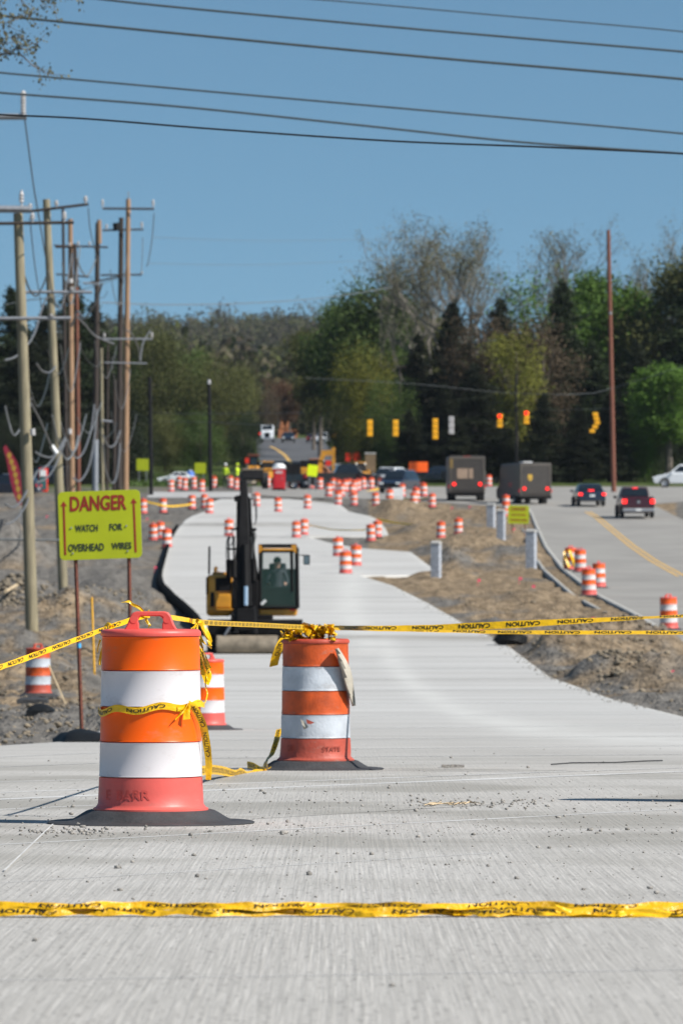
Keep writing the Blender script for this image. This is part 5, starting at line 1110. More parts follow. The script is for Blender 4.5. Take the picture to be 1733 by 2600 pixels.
pole('tan wooden pole rising behind the left half of the danger sign',162,503,166,1262,15,M['wood_orange'],arms=[(128,568,200,566,.05,'wood_dark',[(160,10)])],extra=[(172,560,176,660,.10,'wood_dark'),(162,640,162,650,.16,'insul')])
pole('thin reddish wooden pole right of the tan pole',176,600,182,1240,11,M['wood_red'],arms=[(130,630,205,636,.05,'wood_dark',[])])
pole('dark wooden pole with a grey conduit on its lower half',225,512,217,1245,15,M['wood_dark'],arms=[(125,564,248,568,.05,'wood_dark',[(180,12),(206,12)]),(190,650,230,652,.05,'galv',[])],extra=[(220,1010,219,1240,.16,'galv'),(228,505,229,560,.12,'wood_orange')])
pole('thin pale wooden pole with a small light arm',233,800,237,1235,9,M['wood_pale'],arms=[(233,966,258,969,.06,'galv',[])])
pole('dark wooden pole touching the tall tan pole on its left',279,500,272,1242,15,M['wood_dark'],arms=[(236,529,330,527,.05,'wood_dark',[(245,14),(326,18),(262,12)]),(232,632,326,631,.05,'wood_dark',[(326,8)]),(195,652,275,635,.05,'wood_dark',[])],extra=[(268,512,270,530,.22,'black')])
pole('tall tan wooden pole with the highest crossarm, right of the dark pole',295,457,287,1244,15,M['wood_orange'],arms=[(236,479,354,480,.06,'wood_dark',[(236,22),(352,22)]),(235,779,350,779,.055,'galv',[(349,16),(240,14)]),(240,833,338,835,.04,'galv',[])],extra=[(295,440,295,458,.03,'galv')])
pole('short thick dark pole stub among the wooden poles',264,872,262,1228,11,M['wood_dark'])
pole('slim grey wooden pole left of the short dark stub',248,790,246,1232,7,M['wood_dark'],group='wooden utility poles at the left')
pole('slim shaded pole between the second and third wooden poles',145,480,155,1232,9,M['wood_dark'])
pole('taller black steel pole left of the centre, beside a lime sign',344,865,348,1138,9,M['blacksteel'],name='steel_pole',group=None,taper=.9)
pole('shorter black steel pole near the centre with a pale cap',480,880,484,1128,9,M['blacksteel'],name='steel_pole',group=None,taper=.9,extra=[(480,872,480,882,.13,'insul')])
pole('tall slender reddish pole standing alone at the right',1396,528,1409,1130,11.5,M['wood_red'],D_=470,group=None,extra=[(1401,716,1401,722,.12,'galv')],taper=.75)
pole('grey pole with a short crossarm before the dark wood, centre right',917,842,920,1000,6,M['wood_dark'],D_=575,arms=[(903,843,932,843,.06,'wood_dark',[])],group=None)
pole('thin dark steel mast behind the left brown truck',1183,860,1187,1120,5,M['blacksteel'],D_=500,name='steel_pole',group=None,taper=.8)
def wire(label,pts,r,m,name='overhead_wire',group='overhead wires across the sky'):
    P=[Vector(A(x,y,D_)) for x,y,D_ in pts]; 
    rb_=Ribbon(P,[Vector((0,0,1))]*len(P),n=60); b=MB(); b.tube(rb_.c,r,5); return tag(b.build(name,m),label,'wire',group)
wire('topmost thin wire entering only at the upper right',[(300,-38,112),(q(730),q(-1),112),(q(1140),q(35),112),(q(1568),q(73),112),(1900,112,112)],.013,M['wire'])
wire('grey wire from the top edge to the right, second from the top',[(-100,-60,108),(q(240),q(-1),108),(q(800),q(53),108),(q(1200),q(88),108),(q(1568),q(119),108),(1900,150,108)],.021,M['wire'])
wire('thick grey wire crossing the whole sky, the highest at the left edge',[(-100,27,106),(q(12),q(37),106),(q(500),q(86),106),(q(1000),q(133),106),(q(1568),q(182),106),(1900,226,106)],.024,M['wire'])
wire('grey wire crossing the middle of the upper sky above the black cable',[(-100,174,108),(q(12),q(168),108),(q(500),q(212),108),(q(1000),q(256),108),(q(1568),q(307),108),(1900,362,108)],.018,M['wire'])
wire('grey wire meeting the black cable at the right edge',[(-100,226,108),(q(12),q(214),108),(q(400),q(244),108),(q(800),q(285),108),(q(1200),q(327),108),(q(1568),q(353),108),(1900,408,108)],.020,M['wire'])
wire('lowest and blackest cable crossing the sky',[(-100,285,62),(q(12),q(264),62),(q(200),q(273),62),(q(500),q(297),62),(q(900),q(324),62),(q(1250),q(338),62),(q(1568),q(353),62),(1900,402,62)],.0105,M['black'])
fw='faint distant wires'
wire('faint wire from the tan pole top toward the right wood, upper one',[(q(350),q(545),330),(q(600),q(553),380),(q(910),q(550),450),(q(1100),q(556),500)],.012,M['wire_grey'],group=fw)
wire('faint wire from the tan pole toward the right wood, lower one',[(q(340),q(605),330),(q(600),q(608),380),(q(905),q(597),450),(q(1050),q(600),500)],.012,M['wire_grey'],group=fw)
wire('dark wire from the pole cluster dipping past the hill skyline',[(q(233),q(695),320),(q(400),q(700),340),(q(600),q(695),380),(q(760),q(682),420),(q(900),q(660),450)],.028,M['wire_grey'],group=fw)
wire('wire strung across the dark wood above the traffic signals',[(q(700),q(868),430),(q(950),q(882),430),(q(1160),q(902),430),(q(1330),q(905),430),(q(1404),q(892),465),(q(1570),q(840),440)],.013,M['wire_grey'],group=fw)
wire('black wire between the black steel poles, upper one',[(q(200),q(940),400),(q(346),q(948),392),(q(482),q(950),400),(q(700),q(948),440)],.02,M['black'],group=fw)
wire('black wire between the black steel poles, lower one',[(q(200),q(965),400),(q(346),q(968),392),(q(482),q(970),400),(q(640),q(978),440)],.02,M['black'],group=fw)
SPW=[(q(780),q(962),392),(q(849),q(958),392),(q(1000),q(957),388),(q(1147),q(946),388),(q(1290),q(942),384),(q(1404),q(938),465)]
wire('black span wire that carries the traffic signals',SPW,.013,M['black'],group=fw)
LW=[('left wire descending steeply from the cut crossarm at the left edge',[(57,272,165),(66,340,168),(78,430,172),(90,500,176),(105,590,180)],.02,'wire'),
('wire falling from the second pole crossarm to the lower grey arm',[(69,500,208),(78,590,212),(88,660,218),(95,700,224)],.02,'wire'),
('cable drooping between the two nearest poles below the grey arm',[(12,827,185),(35,820,188),(58,800,190),(80,765,194),(95,715,200),(105,690,205),(118,668,208)],.035,'loopwire'),
('short cable loop hanging between the nearest pole and the second',[(85,835,190),(98,852,192),(115,855,196),(128,842,200)],.03,'loopwire'),
('cable from the left edge rising to the nearest pole',[(12,932,180),(22,975,180),(35,1000,180),(60,960,182),(70,930,186),(72,915,186)],.03,'loopwire'),
('cable sagging from the nearest pole up to the second pole',[(82,1038,186),(95,1046,190),(118,1050,195),(140,1030,202),(152,1010,205)],.03,'loopwire'),
('cable with a white splice box between the two nearest poles',[(72,925,182),(90,960,186),(108,1000,190),(122,1034,195)],.03,'loopwire'),
('bunched cable rising right from the nearest pole to the second',[(85,1165*.93,186),(108,1070,190),(128,1045,196),(150,1005,205)],.035,'loopwire'),
('lower bunched cable rising right from the nearest pole',[(84,1108,186),(105,1100,190),(125,1075,195),(148,1020,204)],.03,'loopwire'),
('long cable looping at the left edge below the feather flag',[(12,1158,170),(30,1166,172),(50,1150,174),(68,1115,180),(85,1085,184)],.035,'loopwire'),
('second cable looping at the left edge below the feather flag',[(12,1205,170),(35,1195,172),(60,1160,176),(75,1115,182)],.03,'loopwire'),
('cable curve between the second pole and the tan pole',[(155,1010,215),(165,1040,230),(180,1052,250),(196,1030,262),(210,985,270),(217,930,275)],.04,'loopwire'),
('deep cable curve right of the tan pole',[(168,1098,260),(185,1104,265),(205,1070,270),(218,1000,275),(222,940,280)],.045,'loopwire'),
('cable curve left of the tall tan pole',[(237,1020,290),(243,1080,295),(258,1110,300),(270,1085,305),(276,1020,310)],.045,'loopwire'),
('shallow cable curve between the thin pale pole and the dark pole',[(237,1000,290),(250,1025,296),(265,1020,302),(276,990,306)],.045,'loopwire'),
('cable hanging from the right end of the highest crossarm',[(354,490,300),(350,545,302),(343,590,305),(338,612,308)],.025,'wire_grey'),
('cable from the grey crossarm of the tan pole swooping down right',[(290,757,300),(305,770,302),(318,800,305),(322,830,306),(328,790,308),(345,760,312)],.04,'loopwire'),
('cable hanging from the highest crossarm end to the lower arm',[(328,545,300),(327,590,300),(325,628,300)],.02,'wire_grey'),
('pale jumper cable looping on the poles near the conifer tip',[(235,650,270),(222,690,272),(205,720,274),(192,732,276),(178,715,278),(165,750,280)],.05,'loopwire'),
('pale jumper cable slanting down across the tan pole',[(178,728,260),(195,745,264),(215,768,268),(232,778,272),(262,790,276)],.045,'loopwire'),
('faint wire crossing behind the two nearest poles',[(12,700,190),(60,690,196),(115,684,205),(180,668,230),(270,640,280)],.018,'wire'),
('wire from the second pole arm end to the dark pole',[(203,478,209),(208,530,220),(222,590,240),(226,640,262)],.018,'wire')]
rb=random.Random(21)
_ph=['behind the nearest pole','beside the second pole','between the second and tan poles','beside the reddish pole','across the dark pole','beside the tall tan pole']
_vh=['high up','at mid height','lower down']
for k in range(18):
    x0=[60,115,140,175,215,255][k%6]+rb.uniform(-6,6); y0=[620,800,960][k//6]+rb.uniform(-30,30); x1=x0+rb.uniform(35,60); y1=y0+rb.uniform(-40,50); dr_=rb.uniform(30,110); Dk=[186,200,222,258,280,300][k%6]
    LW.append(('slack cable '+_vh[k//6]+' '+_ph[k%6],[(x0,y0,Dk),(x0+(x1-x0)*.25,(y0*.75+y1*.25)+dr_*.7,Dk+3),(x0+(x1-x0)*.55,(y0+y1)/2+dr_,Dk+6),(x0+(x1-x0)*.85,y1+dr_*.45,Dk+9),(x1,y1,Dk+12)],rb.uniform(.014,.035),rb.choice(['loopwire','wire_grey','wire'])))
for lb,pts,r_,m_ in LW: wire(lb,[(q(x),q(y),D_) for x,y,D_ in pts],r_,M[m_],name='cable',group='cables on the left poles')
b=MB(); p0=A(q(122),q(1030),194.8); b.tube([A(q(119),q(1024),194.5),A(q(131),q(1042),194.5)],.075,8); tag(b.build('splice_box',M['whiteroof']),'white splice box on the cable between the two nearest poles','splice box')
# cut-off pole top at the left edge with a post insulator
g=GD((-60-CX)*165/F,165); t=empty('utility_pole',g,'grey crossarm and post insulator of a pole just beyond the left edge','utility pole'); top=A(-60,180,165)-g
b=MB(); b.tube([(0,0,-.5),tuple(top)],[.2,.14],12); b.build('pole',M['wood_pale'],t)
b=MB(); p0=A(-130,q(268),164.7)-g; p1=A(q(62),q(268),164.7)-g; b.tube([p0,p1],.09,4); am=b.build('crossarm',M['galv'],t)
b=MB(); p=A(q(54),q(263),164.7)-g; h_=q(55)*165/F; b.lathe([(.05,0)]+[((.085 if i%2 else .055),h_*(.05+.9*i/14)) for i in range(15)]+[(.03,h_)],8); o=b.build('insulator',M['insul'],am,smooth=50); o.location=p
# ------------------------------------------------------------------ traffic signals
def signal(label,x,yt,yb,D_,n=3,m='signal',red=False,back=False,bend=False):
    s1=F/D_; t=empty('traffic_signal',A(q(x),q(yt),D_),label,'traffic signal','traffic signals over the crossing'); h_=q(yb-yt)/s1; w_=.36; z=0
    sec=h_/n
    for i in range(n):
        b=MB(); x0=0 if not bend else (.0,.06,.12,-.02,-.2)[i]; b.box(x0-w_/2,x0+w_/2,-.1,.12,-(i+1)*sec+.015,-i*sec-.015); hs=b.build('signal_head',M[m],t,bevel=.04)
        if not (red and i==0): continue
        b=MB(); vs=[]; nn=10
        for k in range(nn+1):
            a=math.pi*k/nn; 
            for yy in (-.105,-.30): vs.append((x0+.14*math.cos(a),yy,-(i+.5)*sec+.14*math.sin(a)))
        b.add(vs,[(2*k,2*k+1,2*k+3,2*k+2) for k in range(nn)]); b.build('visor',M[m],hs)
        b=MB(); b.lathe([(0,0),(.13,0),(.13,.02)],16); lens=b.build('lens',M['tail'] if (red and i==0) else M['black'],hs) ; lens.rotation_euler=(R(90),0,0); lens.location=(x0,-.105,-(i+.5)*sec)
    b=MB(); zt=float(np.interp(q(x),[p_[0] for p_ in SPW],[p_[1] for p_ in SPW])); hh=max(.1,(q(yt)-zt)/s1); b.tube([(0,0,0),(0,0,hh)],.025,5); b.build('hanger',M['black'],t)
signal('leftmost yellow traffic signal seen from behind',849,964,1003,391)
signal('second yellow traffic signal from the left',908,964,1003,391)
signal('longest yellow traffic signal, beside the grey one',999,961,1010,389,n=4)
signal('grey traffic signal in the row of yellow ones',1036,956,998,388,m='insul')
signal('yellow traffic signal with a lit red lamp above the first brown truck',1147,951,983,387,red=True)
signal('yellow traffic signal with a lit red lamp, the higher right one',1208,944,975,387,red=True)
signal('yellow traffic signal with a bent lower part near the red pole',1366,947,995,386,n=5,bend=True)
# ------------------------------------------------------------------ people
def person(label,loc,rz,pose='stand',top='vest',legs='cloth_dark',sc=1.,hat=None,group=None):
    J={'pelvis':(0,0,.95,.13),'waist':(0,0,1.10,.125),'chest':(0,.01,1.32,.15),'shold':(0,0,1.45,.10),'neck':(0,.0,1.53,.055),'head0':(0,-.01,1.62,.085),'head1':(0,-.02,1.73,.092),
       'lh':(.10,0,.92,.10),'lk':(.12,-.02,.50,.065),'la':(.13,.02,.10,.045),'lt':(.14,-.14,.05,.04),'rh':(-.10,0,.92,.10),'rk':(-.12,-.03,.50,.065),'ra':(-.13,.02,.10,.045),'rt':(-.14,-.14,.05,.04),
       'ls':(.19,0,1.43,.062),'le':(.25,.02,1.15,.045),'lw':(.26,-.10,.92,.032),'lp':(.26,-.14,.85,.034),'rs':(-.19,0,1.43,.062),'re':(-.25,.02,1.15,.045),'rw':(-.26,-.06,.90,.032),'rp':(-.26,-.09,.83,.034)}
    if pose=='sit':
        J.update({'lk':(.14,-.42,.90,.07),'la':(.15,-.45,.48,.05),'lt':(.15,-.58,.43,.04),'rk':(-.14,-.42,.90,.07),'ra':(-.15,-.45,.48,.05),'rt':(-.15,-.58,.43,.04),
          'le':(.27,-.05,1.17,.045),'lw':(.22,-.33,1.12,.032),'lp':(.20,-.41,1.13,.034),'re':(-.27,-.05,1.17,.045),'rw':(-.22,-.33,1.12,.032),'rp':(-.20,-.41,1.13,.034)})
    if pose=='bend':
        J.update({'re':(-.24,-.2,1.22,.045),'rw':(-.18,-.42,1.12,.032),'rp':(-.17,-.50,1.12,.034)})
    E=[('pelvis','waist'),('waist','chest'),('chest','shold'),('shold','neck'),('neck','head0'),('head0','head1')]
    for s in 'lr': E+= [('pelvis',s+'h'),(s+'h',s+'k'),(s+'k',s+'a'),(s+'a',s+'t'),('shold',s+'s'),(s+'s',s+'e'),(s+'e',s+'w'),(s+'w',s+'p')]
    names=list(J); V=[J[k][:3] for k in names]; Rr=[J[k][3] for k in names]; ed=[(names.index(a),names.index(b)) for a,b in E]
    for s in 'lr':
        p=Vector(J[s+'p'][:3]); w_=Vector(J[s+'w'][:3]); dd=(p-w_).normalized(); side=dd.cross(Vector((1,0,0))); side.normalize()
        for i in range(4):
            base=len(V); V.append(tuple(p+side*(.027-.018*i)+dd*.03)); V.append(tuple(p+side*(.030-.020*i)+dd*(.065+(.01 if i in(1,2) else 0))+Vector((-.012 if s=='l' else .012,0,0)))); Rr+=[.010,.008]; ed+=[(names.index(s+'p'),base),(base,base+1)]
        base=len(V); V.append(tuple(w_+dd*.035+side*.035)); V.append(tuple(w_+dd*.07+side*.05)); Rr+=[.011,.009]; ed+=[(names.index(s+'w'),base),(base,base+1)]
    me=bpy.data.meshes.new('b'); me.from_pydata(V,ed,[]); me.update(); o=bpy.data.objects.new('b',me); col.objects.link(o)
    sk=o.modifiers.new('skin','SKIN'); sub=o.modifiers.new('s','SUBSURF'); sub.levels=1; sub.render_levels=1
    if not me.skin_vertices: 
        bm=None; import bmesh; bm=bmesh.new(); bm.from_mesh(me); bm.verts.layers.skin.verify(); bm.to_mesh(me); bm.free()
    for i,sv in enumerate(me.skin_vertices[0].data): sv.radius=(Rr[i],Rr[i]*(.75 if names[i] in('waist','chest','pelvis','shold') else 1)) if i<len(names) else (Rr[i],Rr[i]); sv.use_root=(i==0)
    dg=bpy.context.evaluated_depsgraph_get(); m2=bpy.data.meshes.new_from_object(o.evaluated_get(dg)); bpy.data.objects.remove(o)
    m2.materials.clear()
    for k in ('skin',top,legs,'cloth_dark'): m2.materials.append(M[k])
    lim_hand=[Vector(J['lw'][:3]),Vector(J['rw'][:3])]
    for p in m2.polygons:
        c=p.center; sd_=1 if c.z>1.0 else 2
        if c.z>1.53: sd_=0
        for k,wv in zip('lr',lim_hand):
            dv=(Vector(J[k+'p'][:3])-wv).normalized()
            if (c-wv).dot(dv)>-.01 and (c-wv).length<.25: sd_=0
        if abs(c.x)<.0: pass
        if c.z<.11 and pose!='sit': sd_=3
        p.material_index=sd_; p.use_smooth=True
    t=empty('person',loc,label,'person',group,rz=rz,sc=sc)
    b=bpy.data.objects.new('body',m2); col.objects.link(b); b.parent=t
    f=MB(); hy=-.11
    f.sphere((0,hy-.005,1.68),.016,nu=6,nv=4,sc=(.8,1.2,1.3)); 
    f.build('nose',M['skin'],b)
    for sx in (-1,1):
        f=MB(); f.sphere((sx*.032,hy+.004,1.705),.010,nu=6,nv=4); f.build('eye',M['black'],b)
        f=MB(); f.sphere((sx*.092,-.01,1.68),.022,nu=6,nv=4,sc=(.4,.8,1.3)); f.build('ear',M['skin'],b)
    f=MB(); f.box(-.022,.022,hy,hy+.01,1.637,1.645); f.build('mouth',M['redplastic'],b)
    f=MB(); 
    if hat: f.lathe([(.155,1.745),(.118,1.752),(.115,1.79),(.09,1.84),(.04,1.865),(0,1.87)],14,y=-.015); f.build('hard_hat',M[hat],t,smooth=50)
    else: f.sphere((0,.005,1.735),.108,nu=12,nv=8,sc=(.95,1.0,.9)); f.build('hair',M['hair'],t,smooth=60)
    return t
# ------------------------------------------------------------------ excavator, facing the camera
EO=G(618,1661); SX=F/EO.y
ex=empty('excavator',EO,'yellow and black compact excavator parked on the new concrete, facing the camera','excavator')
def X_(X,Y,dep=0.): return Vector(((X-760)/3.484/SX,dep,(1606-Y)/3.484/SX))
def ebox(name,X0,X1,Y0,Y1,d0,d1,m,parent=ex,bevel=.03,build=True,b=None):
    a=X_(X0,Y1); c=X_(X1,Y0); b=b or MB(); b.box(a.x,c.x,d0,d1,a.z,c.z); 
    return b.build(name,m,parent,bevel=bevel) if build else b
# tracks
for X0,X1 in ((432,560),(1040,1170)):
    a=X_(X0,0).x; c=X_(X1,0).x; pr=[]; n=28; L_=2.5; r_=.30
    for i in range(14): an=-math.pi/2-math.pi*i/13; pr.append((1.2+r_*math.cos(an)*1.0,.32+r_*math.sin(an)))
    for i in range(14): an=math.pi/2-math.pi*i/13; pr.append((1.2+L_-.6+r_*math.cos(an),.32+r_*math.sin(an)))
    b=MB(); b.prism(pr,a,c,axis='x'); tr_=b.build('track',M['rubber'],ex,bevel=.02)
    b=MB()
    for i in range(9): b.box(a-.01,c+.01,.82+i*.29,.90+i*.29,-.01,.03); b.box(a-.01,c+.01,.86+.2,.87+.2,.1,.2)
    for i in range(5): b.box(a,c,.875,.925,.08+i*.11,.12+i*.11)
    b.build('track_pads',M['black'],tr_)
ebox('undercarriage',560,1040,1400,1520,1.3,3.0,M['exdark'],bevel=.05)
# dozer blade behind the bucket
b=MB(); a=X_(868,1392); c=X_(1282,1300); b.prism([(.72,a.z-.25),(.64,a.z-.1),(.62,c.z-.06),(.68,c.z),(.76,c.z),(.74,a.z-.25)],X_(438,0).x,c.x,axis='x'); b.build('dozer_blade',M['exdark'],ex,bevel=.015)
# bucket
b=MB(); a=X_(520,1605); c=X_(1062,1440); r_=(c.z-a.z)/2; zc=(a.z+c.z)/2; pr=[]
for i in range(13): an=-math.pi*.62+math.pi*1.18*i/12; pr.append((.28-r_*1.0*math.cos(an)*1.1+.10,zc-r_*math.sin(an)*-1))
pr=[(.38-r_*1.15*math.cos(R(t_)),zc+r_*math.sin(R(t_))) for t_ in range(-90,111,14)]
inn_=[(y+.05*(1 if y<.38 else -.2),zc+(z-zc)*.9) for y,z in pr][::-1]
b.prism(pr+inn_,a.x,c.x,axis='x'); bk=b.build('bucket',M['bucket'],ex,bevel=.012)
for xx in (a.x,c.x-.03):
    b=MB(); b.prism(pr,xx-.004,xx+.034,axis='x'); b.build('side_plate',M['bucket'],bk,bevel=.006)
b=MB(); b.box(a.x,c.x,.34,.46,a.z-.025,a.z+.0); b.build('cutting_edge',M['black'],bk)
for X0,X1 in ((600,640),(820,862)):
    b=MB(); b.prism([(.35,X_(0,1450).z),(.55,X_(0,1450).z),(.5,X_(0,1360).z),(.4,X_(0,1330).z)],X_(X0,0).x,X_(X1,0).x,axis='x')
    b.build('bucket_bracket',M['exdark'],ex,bevel=.01)
b=MB(); b.tube([X_(690,1420,.42),X_(700,1330,.45),X_(712,1200,.5)],[.10,.10,.09],6); b.tube([X_(860,1430,.40),X_(850,1330,.45),X_(840,1180,.5)],[.09,.09,.08],6); b.box(X_(700,0).x,X_(860,0).x,.34,.50,X_(0,1400).z,X_(0,1200).z); b.build('linkage',M['exdark'],ex,bevel=.02)
b=MB(); b.tube([X_(590,1440,.3),X_(640,1360,.25)],.03,6); b.build('link_rod',M['galv'],ex)
# stick (towards the camera) and boom behind
def tapered(name,pts,m,parent=ex,bevel=.03):     # pts: X0,X1,Y,d0,d1
    b=MB(); vs=[];fs=[]
    for X0,X1,Y,d0,d1 in pts:
        for (xx,dd_) in ((X0,d0),(X1,d0),(X1,d1),(X0,d1)): vs.append(tuple(X_(xx,Y,dd_)))
    n=len(pts); fs.append((0,1,2,3)); fs.append((4*n-1,4*n-2,4*n-3,4*n-4))
    for i in range(n-1):
        for k in range(4): fs.append((4*i+k,4*i+4+k,4*i+4+(k+1)%4,4*i+(k+1)%4))
    b.add(vs,fs); return b.build(name,m,parent,bevel=bevel)
stick_=tapered('stick',[(712,820,1330,.45,.70),(690,830,1180,.5,.8),(700,820,900,.62,1.0),(706,808,560,.85,1.35),(715,800,330,1.1,1.7),(722,790,150,1.3,1.8),(728,782,60,1.4,1.75)],M['exdark'])
boom=tapered('boom',[(655,885,1290,2.0,2.7),(660,880,900,1.9,2.6),(685,840,640,1.75,2.4),(688,822,400,1.55,2.1),(690,818,240,1.5,2.0),(708,792,190,1.5,1.9)],M['exdark'])
b=MB(); b.box(X_(690,0).x,X_(722,0).x,1.2,1.9,X_(0,245).z,X_(0,195).z); b.tube([X_(683,212,1.3),X_(690,250,1.3)],.05,6); b.tube([X_(672,215,1.3),X_(700,215,1.3)],.045,6); b.build('boom_bracket',M['exdark'],boom)
b=MB(); b.cyl(X_(712,1000,.50),X_(712,1001,.50),.01,6); b.tube([X_(780,1175,.42),X_(780,1005,.46)],.055,10); b.build('cylinder_rod',M['chrome'],stick_,smooth=50)
b=MB(); b.tube([X_(778,1005,.46),X_(770,640,.72)],.085,10); b.build('cylinder_barrel',M['exdark'],stick_,smooth=50)
for X0 in (620,668):
    b=MB(); b.tube([X_(X0,930,1.5),X_(X0-2,770,1.6)],.07,10); b.tube([X_(X0-2,770,1.6),X_(X0-4,560,1.7)],.025,8); b.build('lift_cylinder',M['exdark'],boom,smooth=50)
for X0 in (845,):
    b=MB(); b.tube([X_(X0,960,1.5),X_(X0,770,1.6)],.07,10); b.tube([X_(X0,770,1.6),X_(X0-2,500,1.7)],.022,8); b.build('lift_cylinder',M['exdark'],boom,smooth=50)
b=MB(); b.box(X_(630,0).x,X_(700,0).x,1.5,1.56,X_(0,505).z,X_(0,488).z); b.box(X_(820,0).x,X_(868,0).x,1.5,1.56,X_(0,512).z,X_(0,485).z); b.box(X_(600,0).x,X_(700,0).x,1.5,1.54,X_(0,682).z,X_(0,665).z); b.build('hose_clamps',M['exdark'],boom,bevel=.008)
HS=[[(690,250),(640,300),(600,330)],[(700,470),(650,520),(605,600),(600,760)],[(640,560),(612,620),(640,640),(660,600)],[(812,200),(850,190),(866,240),(868,400),(845,460)],[(815,250),(835,215),(858,290),(862,440)],[(830,520),(862,540),(850,610),(836,680),(830,760)],[(820,560),(828,640),(826,760)],[(648,520),(660,640),(664,770)]]
for k,h_ in enumerate(HS):
    b=MB(); pts=[X_(x,y,1.3+.05*k) for x,y in h_]; rb_=Ribbon(pts,[Vector((0,0,1))]*len(pts),n=24); b.tube(rb_.c,.016,6)
    if k!=0: b.build('hose',M['loopwire'],boom,smooth=50)  # lighter cable grey on the hoses stands in for highlights along the stick
# house
b=MB(); P=[(-1.0,0)]
hs=ebox('engine_house',418,652,905,1275,1.6,3.6,M['exyellow'],bevel=.10)
ebox('side_panel',416,432,930,1080,1.58,3.4,M['exdark'],hs,bevel=.0)
ebox('lower_panel',500,640,1075,1200,1.52,1.58,M['exyellow'],hs,bevel=.04)
ebox('grille',500,640,930,1050,1.56,1.60,M['exdark'],hs,bevel=.0)
ebox('step',432,655,1205,1222,1.45,1.60,M['exyellow'],hs,bevel=.01)
ebox('louvre',455,490,1060,1190,1.585,1.60,M['black'],hs,bevel=.0)
ebox('hood_top',470,600,880,912,1.8,3.3,M['exyellow'],hs,bevel=.03)
b=MB(); b.tube([X_(500,905,1.9),X_(498,850,1.9),X_(512,835,1.9)],.045,8); b.tube([X_(520,900,2.),X_(540,880,2.)],.05,8); b.build('exhaust_stub',M['exyellow'],hs,smooth=50)
b=MB(); b.tube([X_(443,900,1.7),X_(446,650,1.7)],.028,8); b.build('hand_rail',M['exdark'],ex,smooth=50)
ebox('swing_bracket',655,890,950,1340,1.5,2.2,M['exdark'],bevel=.04)
ebox('skirt',886,1228,1200,1272,1.6,3.5,M['exyellow'],bevel=.05)
ebox('lower_frame',640,1010,1260,1310,1.3,3.2,M['exdark'],bevel=.03)
# cab
cb_=MB(); D0_,D1_=1.55,3.1
def bar(p0,p1,w_,b): b.tube([p0,p1],w_,4)
cab=MB()
for X0 in (900,1232):
    for dd_ in (D0_,D1_): bar(X_(X0,1200,dd_),X_(X0-(8 if X0>1000 else -2),660,dd_),.055,cab)
for Y0 in (1195,):
    bar(X_(900,Y0,D0_),X_(1232,Y0,D0_),.06,cab); bar(X_(900,Y0,D1_),X_(1232,Y0,D1_),.06,cab)
bar(X_(900,690,D0_),X_(1225,690,D0_),.05,cab); bar(X_(900,1045,D0_-.01),X_(1232,1045,D0_-.01),.018,cab); bar(X_(1180,700,D0_),X_(1188,1050,D0_),.05,cab)
[bar(X_(X0,Y0,D0_),X_(X0,Y0,D1_),.045,cab) for X0 in (902,1228) for Y0 in (1195,690)]; bar(X_(900,690,D1_),X_(1225,690,D1_),.05,cab)
cabo=cab.build('cab_frame',M['exdark'],ex,bevel=.01)
b=MB(); z0=X_(0,1190).z; z1=X_(0,1040).z; b.box(X_(905,0).x,X_(1228,0).x,D0_+.10,D0_+.14,z0,z1+.08); b.box(X_(905,0).x,X_(1228,0).x,D0_+.1,D1_,z0-.03,z0+.02); b.box(X_(905,0).x,X_(1228,0).x,D1_-.05,D1_,z0,X_(0,850).z); b.build('cab_interior',M['exdark'],cabo)
ebox('roof',884,1226,628,662,D0_-.05,D1_+.05,M['exdark'],cabo,bevel=.03)
b=MB(); b.prism([(X_(884,0).x,X_(0,720).z),(X_(884,0).x,X_(0,640).z),(X_(915,0).x,X_(0,640).z),(X_(915,0).x,X_(0,690).z)],D0_-.09,D0_-.055,axis='y'); b.prism([(X_(1190,0).x,X_(0,690).z),(X_(1175,0).x,X_(0,640).z),(X_(1222,0).x,X_(0,636).z),(X_(1222,0).x,X_(0,715).z)],D0_-.09,D0_-.055,axis='y')
b.box(X_(915,0).x,X_(1190,0).x,D0_-.09,D0_-.055,X_(0,688).z,X_(0,668).z); b.build('roof_trim',M['exyellow'],cabo,bevel=.012)
b=MB(); a=X_(905,1190,D0_); c=X_(1225,695,D0_); b.add([(a.x,D0_-.02,a.z),(c.x,D0_-.02,a.z),(c.x,D0_-.02,c.z),(a.x,D0_-.02,c.z)],[(0,1,2,3)]); b.build('windscreen',M['cabglass'],cabo)
b=MB(); b.tube([X_(1240,728,D0_),X_(1300,728,D0_-.05)],.015,6); b.tube([X_(1300,728,D0_-.05),X_(1312,740,D0_-.05)],.015,6); mm_=b.build('mirror_arm',M['exdark'],ex)
ebox('mirror',1286,1344,725,815,D0_-.10,D0_-.03,M['exdark'],mm_,bevel=.02)
ebox('mirror_glass',1293,1337,735,808,D0_-.115,D0_-.103,mat('dull_mirror_glass',(.10,.14,.16),.2),mm_,bevel=.0)
b=MB(); b.box(X_(975,0).x,X_(1130,0).x,2.45,2.60,X_(0,1150).z,X_(0,800).z); b.box(X_(960,0).x,X_(1140,0).x,2.0,2.5,X_(0,1150).z,X_(0,1075).z); b.build('seat',M['cloth_dark'],cabo,bevel=.05)
for X0 in (960,1130): b=MB(); b.tube([X_(X0,1150,1.9),X_(X0,1010,1.85)],.02,6); b.build('lever',M['exdark'],cabo)
b=MB(); b.tube([X_(910,1170,1.5),X_(950,1130,1.5)],.04,8); b.build('work_lamp',M['whiteroof'],cabo,smooth=50)
ebox('reflector',1165,1215,1205,1225,1.56,1.59,M['redsign'],cabo,bevel=0)
hz=X_(0,738).z
